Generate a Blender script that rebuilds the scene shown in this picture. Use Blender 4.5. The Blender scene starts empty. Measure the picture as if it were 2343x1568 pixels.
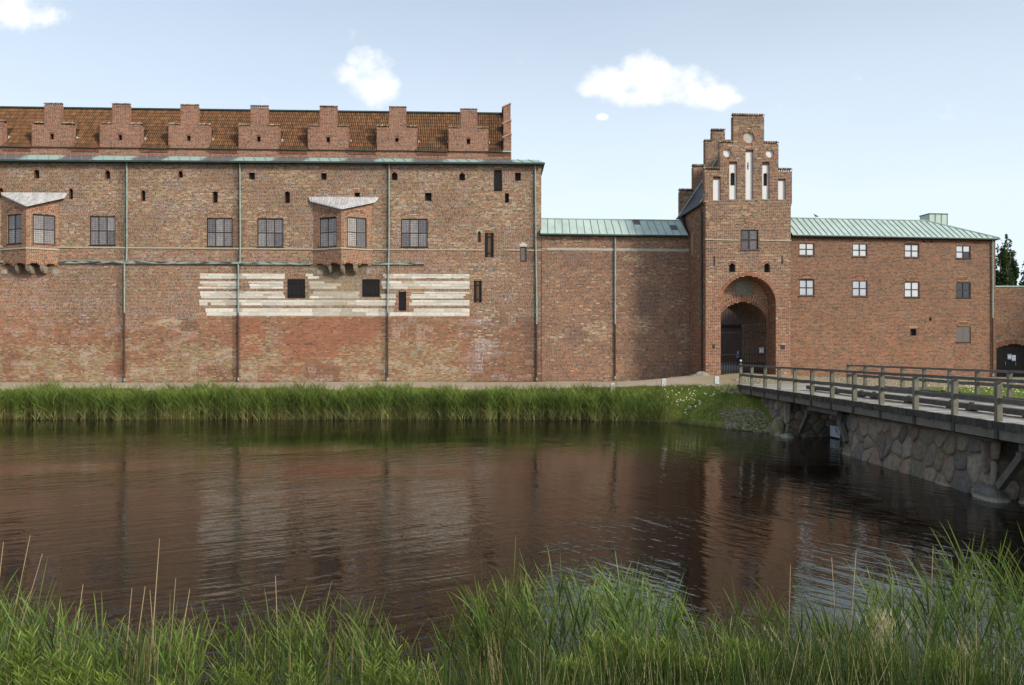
import bpy, math, random
import numpy as np
from mathutils import Vector, Matrix, noise as mnoise
C = bpy.context.scene.collection
SC = bpy.context.scene
random.seed(7); RNG = np.random.default_rng(11)
PI = math.pi; rad = math.radians
F = 1786.0; CX = 1171.0; CY = 806.0; HC = 3.9     # lens in photo units, eye 3.9 m above the water

# ------------------------------------------------------------------ camera, sky, sun, exposure
cam = bpy.data.cameras.new('camera'); camo = bpy.data.objects.new('camera', cam); C.objects.link(camo)
camo.location = (0, 0, HC); camo.rotation_euler = (PI/2, 0, 0)
cam.sensor_width = 36; cam.lens = F/2342*36; cam.shift_y = 22/2342; cam.clip_end = 3000; cam.clip_start = .1
SC.camera = camo
SUN_AZ, SUN_EL = rad(52), rad(29)                 # azimuth from the facade's normal towards the right, elevation
sdir = Vector((math.sin(SUN_AZ)*math.cos(SUN_EL), -math.cos(SUN_AZ)*math.cos(SUN_EL), math.sin(SUN_EL)))
sl = bpy.data.lights.new('sun', 'SUN'); sl.energy = 2.9; sl.angle = rad(10); sl.color = (1, .94, .83)
so = bpy.data.objects.new('sun', sl); C.objects.link(so); so.rotation_euler = sdir.to_track_quat('Z', 'Y').to_euler()
so.location = (60, -40, 60)
SC.view_settings.view_transform = 'Standard'; SC.view_settings.look = 'None'
SC.view_settings.gamma = 1; SC.view_settings.use_curve_mapping = False
SC.view_settings.exposure = 0.15
W = bpy.data.worlds.new('World'); SC.world = W; W.use_nodes = True
def build_world():
    nt = W.node_tree; N = nt.nodes; L = nt.links; N.clear()
    out = N.new('ShaderNodeOutputWorld'); bg = N.new('ShaderNodeBackground'); L.new(bg.outputs[0], out.inputs[0])
    sky = N.new('ShaderNodeTexSky'); sky.sky_type = 'NISHITA'; sky.sun_disc = False
    sky.sun_elevation = SUN_EL; sky.sun_rotation = math.atan2(sdir.x, sdir.y)
    sky.air_density = 1.0; sky.dust_density = 1.6; sky.ozone_density = 1.5
    bg.inputs[1].default_value = 0.115
    tc = N.new('ShaderNodeTexCoord'); sep = N.new('ShaderNodeSeparateXYZ'); L.new(tc.outputs['Generated'], sep.inputs[0])
    def math_(op, a, b=None, c=None):
        m = N.new('ShaderNodeMath'); m.operation = op
        for i, v in enumerate((a, b, c)):
            if v is None: continue
            if isinstance(v, (int, float)): m.inputs[i].default_value = v
            else: L.new(v, m.inputs[i])
        return m.outputs[0]
    # cumulus clouds fixed in the sky: direction as azimuth and elevation tangents
    yy = math_('MAXIMUM', sep.outputs[1], .02)
    ax = math_('DIVIDE', sep.outputs[0], yy); az = math_('DIVIDE', sep.outputs[2], yy)
    cmb = N.new('ShaderNodeCombineXYZ'); L.new(ax, cmb.inputs[0]); L.new(az, cmb.inputs[1])
    nz = N.new('ShaderNodeTexNoise'); nz.inputs['Scale'].default_value = 21; nz.inputs['Detail'].default_value = 7; nz.inputs['Roughness'].default_value = .58
    L.new(cmb.outputs[0], nz.inputs['Vector'])
    nn = math_('MULTIPLY', math_('SUBTRACT', nz.outputs[0], .5), 5.4)
    blobs = [  # cx, cy, rx, ry in photo units
        (35, 20, 105, 42), (95, 30, 55, 26), (845, 160, 45, 40), (800, 172, 42, 22), (868, 208, 40, 34), (835, 190, 42, 34),
        (1475, 180, 62, 50), (1400, 190, 72, 34), (1545, 200, 85, 42), (1620, 222, 75, 26), (1352, 200, 42, 20), (1480, 225, 90, 22), (1670, 226, 40, 12), (1376, 268, 12, 7),
        (2600, 120, 160, 60), (-420, 260, 170, 50), (-900, 90, 160, 50)]
    mx = None
    for (cx, cy, rx, ry) in blobs:
        dx = math_('MULTIPLY', math_('SUBTRACT', ax, (cx-CX)/F), F/rx); dy = math_('MULTIPLY', math_('SUBTRACT', az, (CY-cy)/F), F/ry)
        r2 = math_('ADD', math_('MULTIPLY', dx, dx), math_('MULTIPLY', dy, dy))
        v = math_('SUBTRACT', 1, r2)
        mx = v if mx is None else math_('MAXIMUM', mx, v)
    mask = math_('ADD', math_('MAXIMUM', mx, -1.5), nn)
    mr = N.new('ShaderNodeMapRange'); mr.interpolation_type = 'SMOOTHSTEP'; L.new(mask, mr.inputs[0])
    mr.inputs[1].default_value = -.8; mr.inputs[2].default_value = 1.5
    front = math_('GREATER_THAN', sep.outputs[1], .03)
    m2 = math_('MULTIPLY', mr.outputs[0], front)
    # thin bright veil over the blue, stronger towards the horizon
    el = math_('MAXIMUM', sep.outputs[2], 0)
    vr = N.new('ShaderNodeMapRange'); L.new(el, vr.inputs[0]); vr.inputs[1].default_value = .18; vr.inputs[2].default_value = .47
    vr.inputs[3].default_value = .9; vr.inputs[4].default_value = .40
    vz = N.new('ShaderNodeTexNoise'); vz.inputs['Scale'].default_value = 2.2; vz.inputs['Detail'].default_value = 4
    mp = N.new('ShaderNodeMapping'); mp.inputs['Scale'].default_value = (1, 1, 3); L.new(tc.outputs['Generated'], mp.inputs[0]); L.new(mp.outputs[0], vz.inputs['Vector'])
    vmask = math_('MULTIPLY', vr.outputs[0], math_('ADD', .86, math_('MULTIPLY', vz.outputs[0], .28)))
    mixv = N.new('ShaderNodeMix'); mixv.data_type = 'RGBA'; L.new(vmask, mixv.inputs[0]); L.new(sky.outputs[0], mixv.inputs[6])
    mixv.inputs[7].default_value = (7.1, 8.15, 9.3, 1)
    mixc = N.new('ShaderNodeMix'); mixc.data_type = 'RGBA'; m3 = math_('MULTIPLY', m2, .93); L.new(m3, mixc.inputs[0]); L.new(mixv.outputs[2], mixc.inputs[6])
    mixc.inputs[7].default_value = (9.3, 9.4, 9.5, 1)
    L.new(mixc.outputs[2], bg.inputs[0])
build_world()

# ------------------------------------------------------------------ materials
def lin(c):
    return tuple((v/255/12.92 if v/255 <= .04045 else ((v/255+.055)/1.055)**2.4) for v in c)
MATS = {}
def mat(name, color=None, rough=.8, attr=False, noise=.25, nscale=6., bump=0., bscale=30., metal=0., spec=.5, coords='Object', stretch=None, trans=0.):
    if name in MATS: return MATS[name]
    m = bpy.data.materials.new(name); m.use_nodes = True; nt = m.node_tree; N = nt.nodes; L = nt.links
    b = N['Principled BSDF']; b.inputs['Roughness'].default_value = rough; b.inputs['Metallic'].default_value = metal
    b.inputs['Specular IOR Level'].default_value = spec
    tc = N.new('ShaderNodeTexCoord'); vec = tc.outputs[coords]
    if stretch:
        mp = N.new('ShaderNodeMapping'); mp.inputs['Scale'].default_value = stretch; L.new(vec, mp.inputs[0]); vec = mp.outputs[0]
    if attr:
        a = N.new('ShaderNodeAttribute'); a.attribute_name = 'Col'; src = a.outputs['Color']
    else:
        r = N.new('ShaderNodeRGB'); r.outputs[0].default_value = (*lin(color), 1); src = r.outputs[0]
    if noise:
        n = N.new('ShaderNodeTexNoise'); n.inputs['Scale'].default_value = nscale; n.inputs['Detail'].default_value = 6; n.inputs['Roughness'].default_value = .65
        L.new(vec, n.inputs['Vector'])
        mr = N.new('ShaderNodeMapRange'); L.new(n.outputs[0], mr.inputs[0]); mr.inputs[1].default_value = .25; mr.inputs[2].default_value = .75
        mr.inputs[3].default_value = 1-noise; mr.inputs[4].default_value = 1+noise
        h = N.new('ShaderNodeVectorMath'); h.operation = 'SCALE'; L.new(src, h.inputs[0]); L.new(mr.outputs[0], h.inputs['Scale']); src = h.outputs[0]
    L.new(src, b.inputs['Base Color'])
    if bump:
        n2 = N.new('ShaderNodeTexNoise'); n2.inputs['Scale'].default_value = bscale; n2.inputs['Detail'].default_value = 5; L.new(vec, n2.inputs['Vector'])
        bp = N.new('ShaderNodeBump'); bp.inputs['Strength'].default_value = bump; bp.inputs['Distance'].default_value = .02
        L.new(n2.outputs[0], bp.inputs['Height']); L.new(bp.outputs[0], b.inputs['Normal'])
    if trans:
        t = N.new('ShaderNodeBsdfTranslucent'); L.new(src, t.inputs[0]); mx = N.new('ShaderNodeMixShader'); mx.inputs[0].default_value = trans
        L.new(b.outputs[0], mx.inputs[1]); L.new(t.outputs[0], mx.inputs[2]); L.new(mx.outputs[0], N['Material Output'].inputs[0])
    MATS[name] = m; return m
M_BRICK = mat('brick', attr=True, rough=.92, noise=.16, nscale=9, bump=.35, bscale=45, spec=.25)
M_MORT = mat('mortar', attr=True, rough=.95, noise=.22, nscale=3.5, bump=.4, bscale=60, spec=.2)
M_LIME = mat('limestone', attr=True, rough=.9, noise=.2, nscale=5, bump=.6, bscale=14, spec=.25)
M_STONE = mat('granite', attr=True, rough=.85, noise=.45, nscale=7, bump=.7, bscale=18, spec=.35)
M_TILE = mat('clay_tile', attr=True, rough=.85, noise=.3, nscale=5, spec=.3)
M_LEAF = mat('leaf', attr=True, rough=.55, noise=.12, nscale=3, trans=.35, spec=.35)
M_COPPER = mat('patina_copper', (178, 194, 184), rough=.6, noise=.22, nscale=1.1, stretch=(1, 1, .25), spec=.4)
M_COPPERD = mat('dark_patina', (52, 72, 66), rough=.6, noise=.5, nscale=2.5, spec=.4)
M_SEAM = mat('seam_copper', (128, 148, 140), rough=.6, noise=.2, spec=.4)
M_PATCH = mat('brown_copper', (92, 82, 84), rough=.5, noise=.2, spec=.4)
M_PIPE = mat('green_pipe', (146, 160, 150), rough=.55, noise=.35, nscale=3, spec=.4)
M_PIPEB = mat('brown_pipe', (84, 54, 44), rough=.6, noise=.3, nscale=4, spec=.4)
M_LEAD = mat('lead_sheet', (188, 184, 182), rough=.5, noise=.4, nscale=2.2, stretch=(1.5, 1, .5), spec=.5)
M_FRAME = mat('window_frame', (58, 44, 38), rough=.6, noise=.3, spec=.3)
M_GLASS = mat('leaded_glass', (152, 142, 138), rough=.14, noise=.35, nscale=5, bump=.15, bscale=9, spec=.8)
M_GLASS2 = mat('pale_leaded_glass', (176, 166, 158), rough=.2, noise=.3, nscale=4, bump=.15, bscale=9, spec=.8)  # pane reflections put into the base colour: brighter here, dimmer in the next
M_GLASS3 = mat('dim_leaded_glass', (118, 110, 110), rough=.1, noise=.4, nscale=6, bump=.2, bscale=7, spec=.9)
M_GLASSD = mat('dark_glass', (34, 38, 42), rough=.05, noise=.3, nscale=3, spec=.9)
M_BLIND = mat('white_blind', (206, 208, 210), rough=.7, noise=.06, nscale=2, spec=.5)
M_BLIND2 = mat('pale_blind', (180, 186, 194), rough=.6, noise=.12, nscale=2, spec=.5)
M_CAME = mat('lead_came', (52, 50, 54), rough=.6, noise=0)
M_DARK = mat('dark_void', (52, 46, 44), rough=.9, noise=.2)
M_BLACKW = mat('black_wood', (34, 30, 29), rough=.75, noise=.4, nscale=4, stretch=(6, 6, .6), spec=.3)
M_BROWNW = mat('brown_wood', (96, 76, 56), rough=.8, noise=.5, nscale=3, stretch=(9, 9, .8), spec=.3)
M_IRON = mat('iron', (28, 28, 30), rough=.6, noise=.2, metal=.3)
M_WHITE = mat('whitewash', (226, 222, 218), rough=.9, noise=.05, nscale=1.4, bump=.2, bscale=8, spec=.2)
M_WOOD = mat('weathered_wood', attr=True, rough=.85, noise=.35, nscale=4, stretch=(1, 1, 1), bump=.3, bscale=30, spec=.25)
M_SLATE = mat('slate', (44, 46, 50), rough=.6, noise=.35, nscale=8, spec=.4)
M_PAPER = mat('paper', (225, 228, 238), rough=.7, noise=.03)
M_PRINT = mat('print', (60, 66, 92), rough=.8, noise=0)
M_PEBBLE = mat('pebble', attr=True, rough=.85, noise=.3, nscale=12)
def brick_shader(name, c1, c2, mortar):
    m = bpy.data.materials.new(name); m.use_nodes = True; nt = m.node_tree; N = nt.nodes; L = nt.links
    b = N['Principled BSDF']; b.inputs['Roughness'].default_value = .9
    tc = N.new('ShaderNodeTexCoord'); sp = N.new('ShaderNodeSeparateXYZ'); L.new(tc.outputs['Object'], sp.inputs[0])
    ad = N.new('ShaderNodeMath'); ad.operation = 'ADD'; L.new(sp.outputs[0], ad.inputs[0]); L.new(sp.outputs[1], ad.inputs[1])
    cb = N.new('ShaderNodeCombineXYZ'); L.new(ad.outputs[0], cb.inputs[0]); L.new(sp.outputs[2], cb.inputs[1])
    bt = N.new('ShaderNodeTexBrick'); L.new(cb.outputs[0], bt.inputs[0])
    bt.inputs['Color1'].default_value = (*lin(c1), 1); bt.inputs['Color2'].default_value = (*lin(c2), 1); bt.inputs['Mortar'].default_value = (*lin(mortar), 1)
    bt.inputs['Scale'].default_value = 1; bt.inputs['Brick Width'].default_value = .28; bt.inputs['Row Height'].default_value = .1; bt.inputs['Mortar Size'].default_value = .012
    n = N.new('ShaderNodeTexNoise'); n.inputs['Scale'].default_value = 1.5; L.new(tc.outputs['Object'], n.inputs['Vector'])
    mr = N.new('ShaderNodeMapRange'); L.new(n.outputs[0], mr.inputs[0]); mr.inputs[3].default_value = .6; mr.inputs[4].default_value = 1.4
    h = N.new('ShaderNodeVectorMath'); h.operation = 'SCALE'; L.new(bt.outputs[0], h.inputs[0]); L.new(mr.outputs[0], h.inputs['Scale'])
    L.new(h.outputs[0], b.inputs['Base Color']); return m
M_PLAINB = brick_shader('plain_brickwork', (130, 78, 62), (108, 68, 56), (150, 132, 112))
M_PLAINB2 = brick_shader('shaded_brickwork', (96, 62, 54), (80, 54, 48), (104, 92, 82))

# ------------------------------------------------------------------ mesh helpers
def link(o, parent=None, kind=None):
    C.objects.link(o)
    if parent is not None: o.parent = parent
    if kind: o['kind'] = kind
    return o
def empty(name, loc, rz=0, label=None, cat=None, group=None):
    o = bpy.data.objects.new(name, None); C.objects.link(o); o.location = loc; o.rotation_euler = (0, 0, rz)
    o.empty_display_size = .3
    tag(o, label, cat, group); return o
def tag(o, label=None, cat=None, group=None, kind=None):
    if label: o['label'] = label
    if cat: o['category'] = cat
    if group: o['group'] = group
    if kind: o['kind'] = kind
    return o
def np_mesh(name, V, Fc, material, parent=None, cols=None, kind=None, smooth=False):
    """V (n,3); Fc (m,k) all k-gons or a list of such arrays; cols (n,3) per vertex"""
    me = bpy.data.meshes.new(name); V = np.asarray(V, np.float32)
    Fl = Fc if isinstance(Fc, list) else [Fc]
    Fl = [np.asarray(f, np.int32) for f in Fl if len(f)]
    me.vertices.add(len(V)); me.vertices.foreach_set('co', V.ravel())
    loops = np.concatenate([f.ravel() for f in Fl]); tot = np.concatenate([np.full(len(f), f.shape[1], np.int32) for f in Fl])
    st = np.concatenate([[0], np.cumsum(tot)[:-1]]).astype(np.int32)
    me.loops.add(len(loops)); me.loops.foreach_set('vertex_index', loops)
    me.polygons.add(len(tot)); me.polygons.foreach_set('loop_start', st); me.polygons.foreach_set('loop_total', tot)
    me.polygons.foreach_set('use_smooth', np.full(len(tot), smooth, bool))
    if cols is not None:
        a = me.color_attributes.new('Col', 'FLOAT_COLOR', 'POINT')
        c4 = np.ones((len(V), 4), np.float32); c4[:, :3] = cols; a.data.foreach_set('color', c4.ravel())
    me.update(calc_edges=True); me.validate()
    if material: me.materials.append(material)
    o = bpy.data.objects.new(name, me); return link(o, parent, kind)
class MB:
    def __init__(s): s.v = []; s.f = []; s.c = []
    def poly(s, pts, col=None, faces=None):
        n = len(s.v); s.v += [tuple(p) for p in pts]; s.c += [col or (.5, .5, .5)]*len(pts)
        for f in (faces or [range(len(pts))]): s.f.append(tuple(n+i for i in f))
        return s
    def box(s, x0, x1, y0, y1, z0, z1, col=None):
        p = [(x, y, z) for z in (z0, z1) for (x, y) in ((x0, y0), (x1, y0), (x1, y1), (x0, y1))]
        return s.poly(p, col, [(3, 2, 1, 0), (4, 5, 6, 7), (0, 1, 5, 4), (1, 2, 6, 5), (2, 3, 7, 6), (3, 0, 4, 7)])
    def bar(s, a, b, w, h, col=None, up=(0, 0, 1)):
        a = Vector(a); b = Vector(b); d = (b-a).normalized(); u = Vector(up)
        sd = d.cross(u).normalized(); u = sd.cross(d).normalized()
        p = []
        for q in (a, b):
            for (i, j) in ((-1, -1), (1, -1), (1, 1), (-1, 1)): p.append(q + sd*i*w/2 + u*j*h/2)
        return s.poly(p, col, [(3, 2, 1, 0), (4, 5, 6, 7), (0, 1, 5, 4), (1, 2, 6, 5), (2, 3, 7, 6), (3, 0, 4, 7)])
    def tube(s, pts, r, n=8, col=None):
        rings = []
        pts = [Vector(p) for p in pts]
        for i, p in enumerate(pts):
            d = (pts[min(i+1, len(pts)-1)] - pts[max(i-1, 0)]).normalized()
            a = d.orthogonal().normalized() if abs(d.z) < .99 else Vector((1, 0, 0)); b = d.cross(a).normalized(); a = b.cross(d)
            rr = r[i] if isinstance(r, (list, tuple)) else r
            rings.append([p + (a*math.cos(t) + b*math.sin(t))*rr for t in [2*PI*k/n for k in range(n)]])
        P = [q for R in rings for q in R]; Fs = []
        for i in range(len(rings)-1):
            for k in range(n): Fs.append((i*n+k, i*n+(k+1) % n, (i+1)*n+(k+1) % n, (i+1)*n+k))
        Fs.append(tuple(range(n-1, -1, -1))); Fs.append(tuple((len(rings)-1)*n+k for k in range(n)))
        return s.poly(P, col, Fs)
    def prism(s, pts2, y0, y1, col=None, mp=None):
        """pts2: (u,z) outline extruded over y0..y1; mp maps (u,y,z)"""
        mp = mp or (lambda u, y, z: (u, y, z)); n = len(pts2)
        P = [mp(u, y0, z) for u, z in pts2] + [mp(u, y1, z) for u, z in pts2]
        Fs = [tuple(range(n)), tuple(range(2*n-1, n-1, -1))] + [(i, i+n, (i+1) % n+n, (i+1) % n) for i in range(n)]
        return s.poly(P, col, Fs)
    def build(s, name, m, parent=None, kind=None, smooth=False):
        me = bpy.data.meshes.new(name); me.from_pydata(s.v, [], s.f)
        a = me.color_attributes.new('Col', 'FLOAT_COLOR', 'POINT')
        c4 = np.ones((len(s.v), 4), np.float32); c4[:, :3] = np.array(s.c, np.float32).reshape(-1, 3); a.data.foreach_set('color', c4.ravel())
        if smooth: me.polygons.foreach_set('use_smooth', [True]*len(me.polygons))
        me.materials.append(m); me.update()
        return link(bpy.data.objects.new(name, me), parent, kind)
# value noise on arrays
_LAT = RNG.random((256, 256))
def vn(x, y):
    x = np.asarray(x, float); y = np.asarray(y, float)
    xi = np.floor(x).astype(int); yi = np.floor(y).astype(int); fx = x-xi; fy = y-yi
    fx = fx*fx*(3-2*fx); fy = fy*fy*(3-2*fy); a = lambda i, j: _LAT[(xi+i) % 256, (yi+j) % 256]
    return (a(0, 0)*(1-fx)+a(1, 0)*fx)*(1-fy) + (a(0, 1)*(1-fx)+a(1, 1)*fx)*fy
def fbm(x, y, o=4):
    s = 0; a = 1; t = 0
    for i in range(o): s = s+a*vn(np.asarray(x)*2**i+17*i, np.asarray(y)*2**i+31*i); t += a; a *= .5
    return s/t
def sstep(a, b, x): t = np.clip((np.asarray(x, float)-a)/(b-a), 0, 1); return t*t*(3-2*t)

class Frame:
    """upright plane set by one point (photo column x0 at distance Y0) and its turn k"""
    def __init__(s, x0, Y0, k, zb):
        s.t = math.atan(k*F); s.Y0 = Y0; s.X0 = (x0-CX)/F*Y0; s.zb = zb; s.c = math.cos(s.t); s.s = math.sin(s.t)
    def uz(s, px, py=None, d=0):
        a = (px-CX)/F; Y = (s.Y0*s.c - s.X0*s.s - d)/(s.c - a*s.s); X = a*Y
        u = (X-s.X0)*s.c + (Y-s.Y0)*s.s
        return (u, HC + (CY-py)/F*Y - s.zb) if py is not None else u
    def z(s, px, py, d=0): return s.uz(px, py, d)[1]
    def world(s, u, z, d=0): return (s.X0+u*s.c+d*s.s, s.Y0+u*s.s-d*s.c, z+s.zb)
    def root(s, name, label, cat): return empty(name, (s.X0, s.Y0, s.zb), s.t, label, cat)

# shapes that keep bricks out: span(z) -> intervals
class Rect:
    def __init__(s, u0, u1, z0, z1): s.u0, s.u1, s.z0, s.z1 = u0, u1, z0, z1
    def span(s, z): return [(s.u0, s.u1)] if s.z0 <= z <= s.z1 else []
class Seg:
    """segmental arch: chord u0..u1 at z, rise h"""
    def __init__(s, u0, u1, z, h):
        w = (u1-u0)/2; s.uc = (u0+u1)/2; s.w = w; s.R = (w*w+h*h)/(2*h); s.zc = z+h-s.R; s.zs = z; s.h = h; s.ang = math.asin(min(1, w/s.R))
        if h > w: s.ang = PI-s.ang
    def half(s, z, R):
        q = R*R-(z-s.zc)**2
        return math.sqrt(q) if q > 0 else 0
class ArchHole:
    def __init__(s, u0, u1, z0, z1, h): s.r = Rect(u0, u1, z0, z1); s.g = Seg(u0, u1, z1, h) if h > 0 else None
    def span(s, z):
        o = s.r.span(z)
        if not o and s.g and z > s.r.z1:
            w = s.g.half(z, s.g.R)
            if w > 0: o = [(s.g.uc-w, s.g.uc+w)]
        return o
class Ring:
    def __init__(s, g, t): s.g = g; s.t = t
    def span(s, z):
        g = s.g; zlo = g.zc + (g.R)*math.cos(g.ang); Ro = g.R+s.t
        if z < zlo-.02 or z > g.zc+Ro: return []
        wo = min(g.half(z, Ro), Ro*math.sin(min(g.ang, PI/2))+.01); wi = g.half(z, g.R) if z < g.zc+g.R else 0
        if g.ang < 1.5: wo = min(wo, max(wi, (z-g.zc)*math.tan(g.ang)+.012))
        if wo <= 0 or (wi > 0 and wo-wi < .01): return []
        return [(g.uc-wo, g.uc-wi), (g.uc+wi, g.uc+wo)] if wi > 0 else [(g.uc-wo, g.uc+wo)]
class Disc:
    def __init__(s, u, z, r): s.u, s.zc, s.r = u, z, r
    def span(s, z):
        q = s.r**2-(z-s.zc)**2
        return [(s.u-math.sqrt(q), s.u+math.sqrt(q))] if q > 0 else []
def subtract(iv, cuts):
    for (a, b) in cuts:
        out = []
        for (p, q) in iv:
            if b <= p or a >= q: out.append((p, q)); continue
            if a > p: out.append((p, a))
            if b < q: out.append((b, q))
        iv = out
    return iv
PAL = {k: np.array(lin(v)) for k, v in dict(red=(141, 93, 71), dred=(114, 78, 64), brown=(140, 111, 84), tan=(180, 152, 116), orange=(166, 108, 80),
       dark=(92, 78, 72), purp=(112, 84, 78), cream=(196, 178, 150), grey=(148, 138, 122), olive=(152, 136, 104)).items()}
def pick(weights, n, jit=.11):
    ks = list(weights); Wt = np.stack([np.broadcast_to(np.asarray(weights[k], float), (n,)) for k in ks], 1); Wt = np.clip(Wt, 0, None)
    cs = np.cumsum(Wt, 1); r = RNG.random(n)*cs[:, -1]; idx = (r[:, None] > cs).sum(1).clip(0, len(ks)-1)
    PK = np.stack([PAL[k] for k in ks]); col = PK[idx]*.8+(Wt/Wt.sum(1, keepdims=True))@PK*.2
    # soften: mix with neighbours in palette and vary brightness
    col = col*(1+jit*RNG.standard_normal((n, 1))).clip(.55, 1.5)
    col = col*(1+.03*RNG.standard_normal((n, 3)))
    return col.clip(.01, .8)
CUBE5 = np.array([(0, 1, 5, 4), (1, 2, 6, 5), (3, 0, 4, 7), (4, 5, 6, 7), (3, 2, 1, 0)])
def lay(root, fr, base, z0, z1, holes, blocks, colfn, mortfn, course=.1, lens=(.265, .125), joint=.022, M=None, nparts=300, name='brickwork', header_p=.45, back=True, pname='brick', wname='wall'):
    """courses of real bricks in front of a mortar sheet. M maps (u,z,d)->local xyz"""
    M = M or (lambda u, z, d: (u, -d, z))
    B = []; Q = []
    nrow = max(1, int(round((z1-z0)/course))); ch = (z1-z0)/nrow; rnd = random.random
    for r in range(nrow):
        za = z0+r*ch; zm = za+ch/2
        iv = subtract(base(zm), [c for h in holes for c in h.span(zm)])
        for (a, b) in iv:
            n = max(1, int((b-a)/.6))
            for i in range(n): Q.append((a+(b-a)*i/n, a+(b-a)*(i+1)/n, za, za+ch))
        iv = subtract(iv, [c for h in blocks for c in h.span(zm)])
        wob = .004
        for (a, b) in iv:
            u = a + (0 if rnd() < .5 else -0); first = True
            while u < b-.02:
                L = lens[1] if rnd() < header_p else lens[0]
                L *= .94+.12*rnd()
                if b-u-L < .05: L = b-u
                e = min(u+L, b)
                B.append((u+(0 if first else joint/2), e-(joint/2 if e < b-.001 else 0), za+joint*.4+rnd()*wob, za+ch-joint*.4-rnd()*wob))
                u = e; first = False
    B = np.array(B).reshape(-1, 4); Q = np.array(Q).reshape(-1, 4)
    def topx(u, z):
        lx, ly, lz = M(u, z, 0*u); lx = lx+0*u; ly = ly+0*u; lz = lz+0*u
        X = fr.X0+lx*fr.c-ly*fr.s; Y = fr.Y0+lx*fr.s+ly*fr.c
        return CX+F*X/Y, CY-(lz+fr.zb-HC)*F/Y
    def mk(A, dfront, dback):
        n = len(A); V = np.zeros((n, 8, 3))
        for j, (ui, zi, di) in enumerate([(0, 2, 0), (1, 2, 0), (1, 2, 1), (0, 2, 1), (0, 3, 0), (1, 3, 0), (1, 3, 1), (0, 3, 1)]):
            d = dfront if di == 0 else dback
            V[:, j] = np.stack([np.broadcast_to(np.asarray(t, float), (n,)) for t in M(A[:, ui], A[:, zi], d)], 1)
        return V
    if len(Q):
        um = (Q[:, 0]+Q[:, 1])/2; zm = (Q[:, 2]+Q[:, 3])/2; px, py = topx(um, zm)
        mc = mortfn(px, py, um, zm)
        n = len(Q); V = np.zeros((n, 4, 3))
        for j, (ui, zi) in enumerate([(0, 2), (1, 2), (1, 3), (0, 3)]):
            V[:, j] = np.stack([np.broadcast_to(np.asarray(t, float), (n,)) for t in M(Q[:, ui], Q[:, zi], np.zeros(n))], 1)
        np_mesh(wname, V.reshape(-1, 3), np.arange(n*4).reshape(-1, 4), M_MORT, root, np.repeat(mc, 4, 0))
    n = len(B)
    if not n: return 0
    um = (B[:, 0]+B[:, 1])/2; zm = (B[:, 2]+B[:, 3])/2; px, py = topx(um, zm)
    col = colfn(px, py, um, zm)
    dfr = .003+.006*RNG.random(n)
    V = mk(B, dfr, np.full(n, -.02))
    # nearest full-length bricks become parts
    sel = np.zeros(n, bool)
    if nparts:
        lx, ly, lz = M(um, zm, 0*um); lx = lx+0*um; ly = ly+0*um; lz = lz+0*um
        X = fr.X0+lx*fr.c-ly*fr.s; Y = fr.Y0+lx*fr.s+ly*fr.c; dist = np.sqrt(X*X+Y*Y+(lz+fr.zb-HC)**2)
        score = (B[:, 1]-B[:, 0])*(B[:, 3]-B[:, 2])/dist**2
        seen = (px > 4) & (px < 2338) & (py > 4) & (py < 860)
        sel[np.argsort(-np.where(seen, score, -1))[:nparts]] = True
        for i in np.nonzero(sel)[0]:
            np_mesh(pname, V[i], CUBE5, M_BRICK, root, np.repeat(col[i:i+1], 8, 0))
    r = ~sel; m = int(r.sum())
    if m:
        Fc = (CUBE5[None]+8*np.arange(m)[:, None, None]).reshape(-1, 4)
        np_mesh(name, V[r].reshape(-1, 3), Fc, M_BRICK, root, np.repeat(col[r], 8, 0), kind='stuff')
    return n
def voussoirs(parent, g, t, n, d0, d1, colw, M=None, name='arch_brick', joint=.1, separate=True, mcol=None):
    """ring of wedge bricks over segment g"""
    M = M or (lambda u, z, d: (u, -d, z)); cols = pick(colw, n)
    mb = MB()
    for i in range(n):
        a0 = -g.ang+2*g.ang*(i+joint)/n; a1 = -g.ang+2*g.ang*(i+1-joint)/n
        P = [(g.uc+R*math.sin(a), g.zc+R*math.cos(a)) for (R, a) in ((g.R+.004, a0), (g.R+.004, a1), (g.R+t, a1), (g.R+t, a0))]
        b = MB() if separate else mb
        pts = [M(u, z, d0) for u, z in P]+[M(u, z, d1) for u, z in P]
        b.poly(pts, tuple(cols[i]), [(3, 2, 1, 0), (0, 1, 5, 4), (1, 2, 6, 5), (2, 3, 7, 6), (3, 0, 4, 7)][0:5])
        if separate: b.build(name, M_BRICK, parent)
    if not separate: mb.build(name+'s', M_BRICK, parent, kind='stuff')
def recess(parent, u0, u1, z0, z1, h, dep, m_side, m_back, M=None, name='recess', col=None, d0=0.):
    """reveal (sides, sill, segmental head) and back panel of an opening"""
    M = M or (lambda u, z, d: (u, -d, z)); P = [(u0, z0), (u1, z0), (u1, z1)]
    if h > 0:
        g = Seg(u0, u1, z1, h); K = 8
        P += [(g.uc+g.R*math.sin(a), g.zc+g.R*math.cos(a)) for a in [g.ang-2*g.ang*i/K for i in range(1, K)]]
    P.append((u0, z1)); n = len(P); mb = MB()
    pts = [M(u, z, d0) for u, z in P]+[M(u, z, -dep) for u, z in P]
    mb.poly(pts, col or tuple(PAL['red']*.8), [(i, i+n, (i+1) % n+n, (i+1) % n) for i in range(n)])
    o = mb.build(name, m_side, parent)
    if m_back:
        MB().poly([M(u, z, -dep+.004) for u, z in P], col).build('back_panel', m_back, o)
    return o, P

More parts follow.
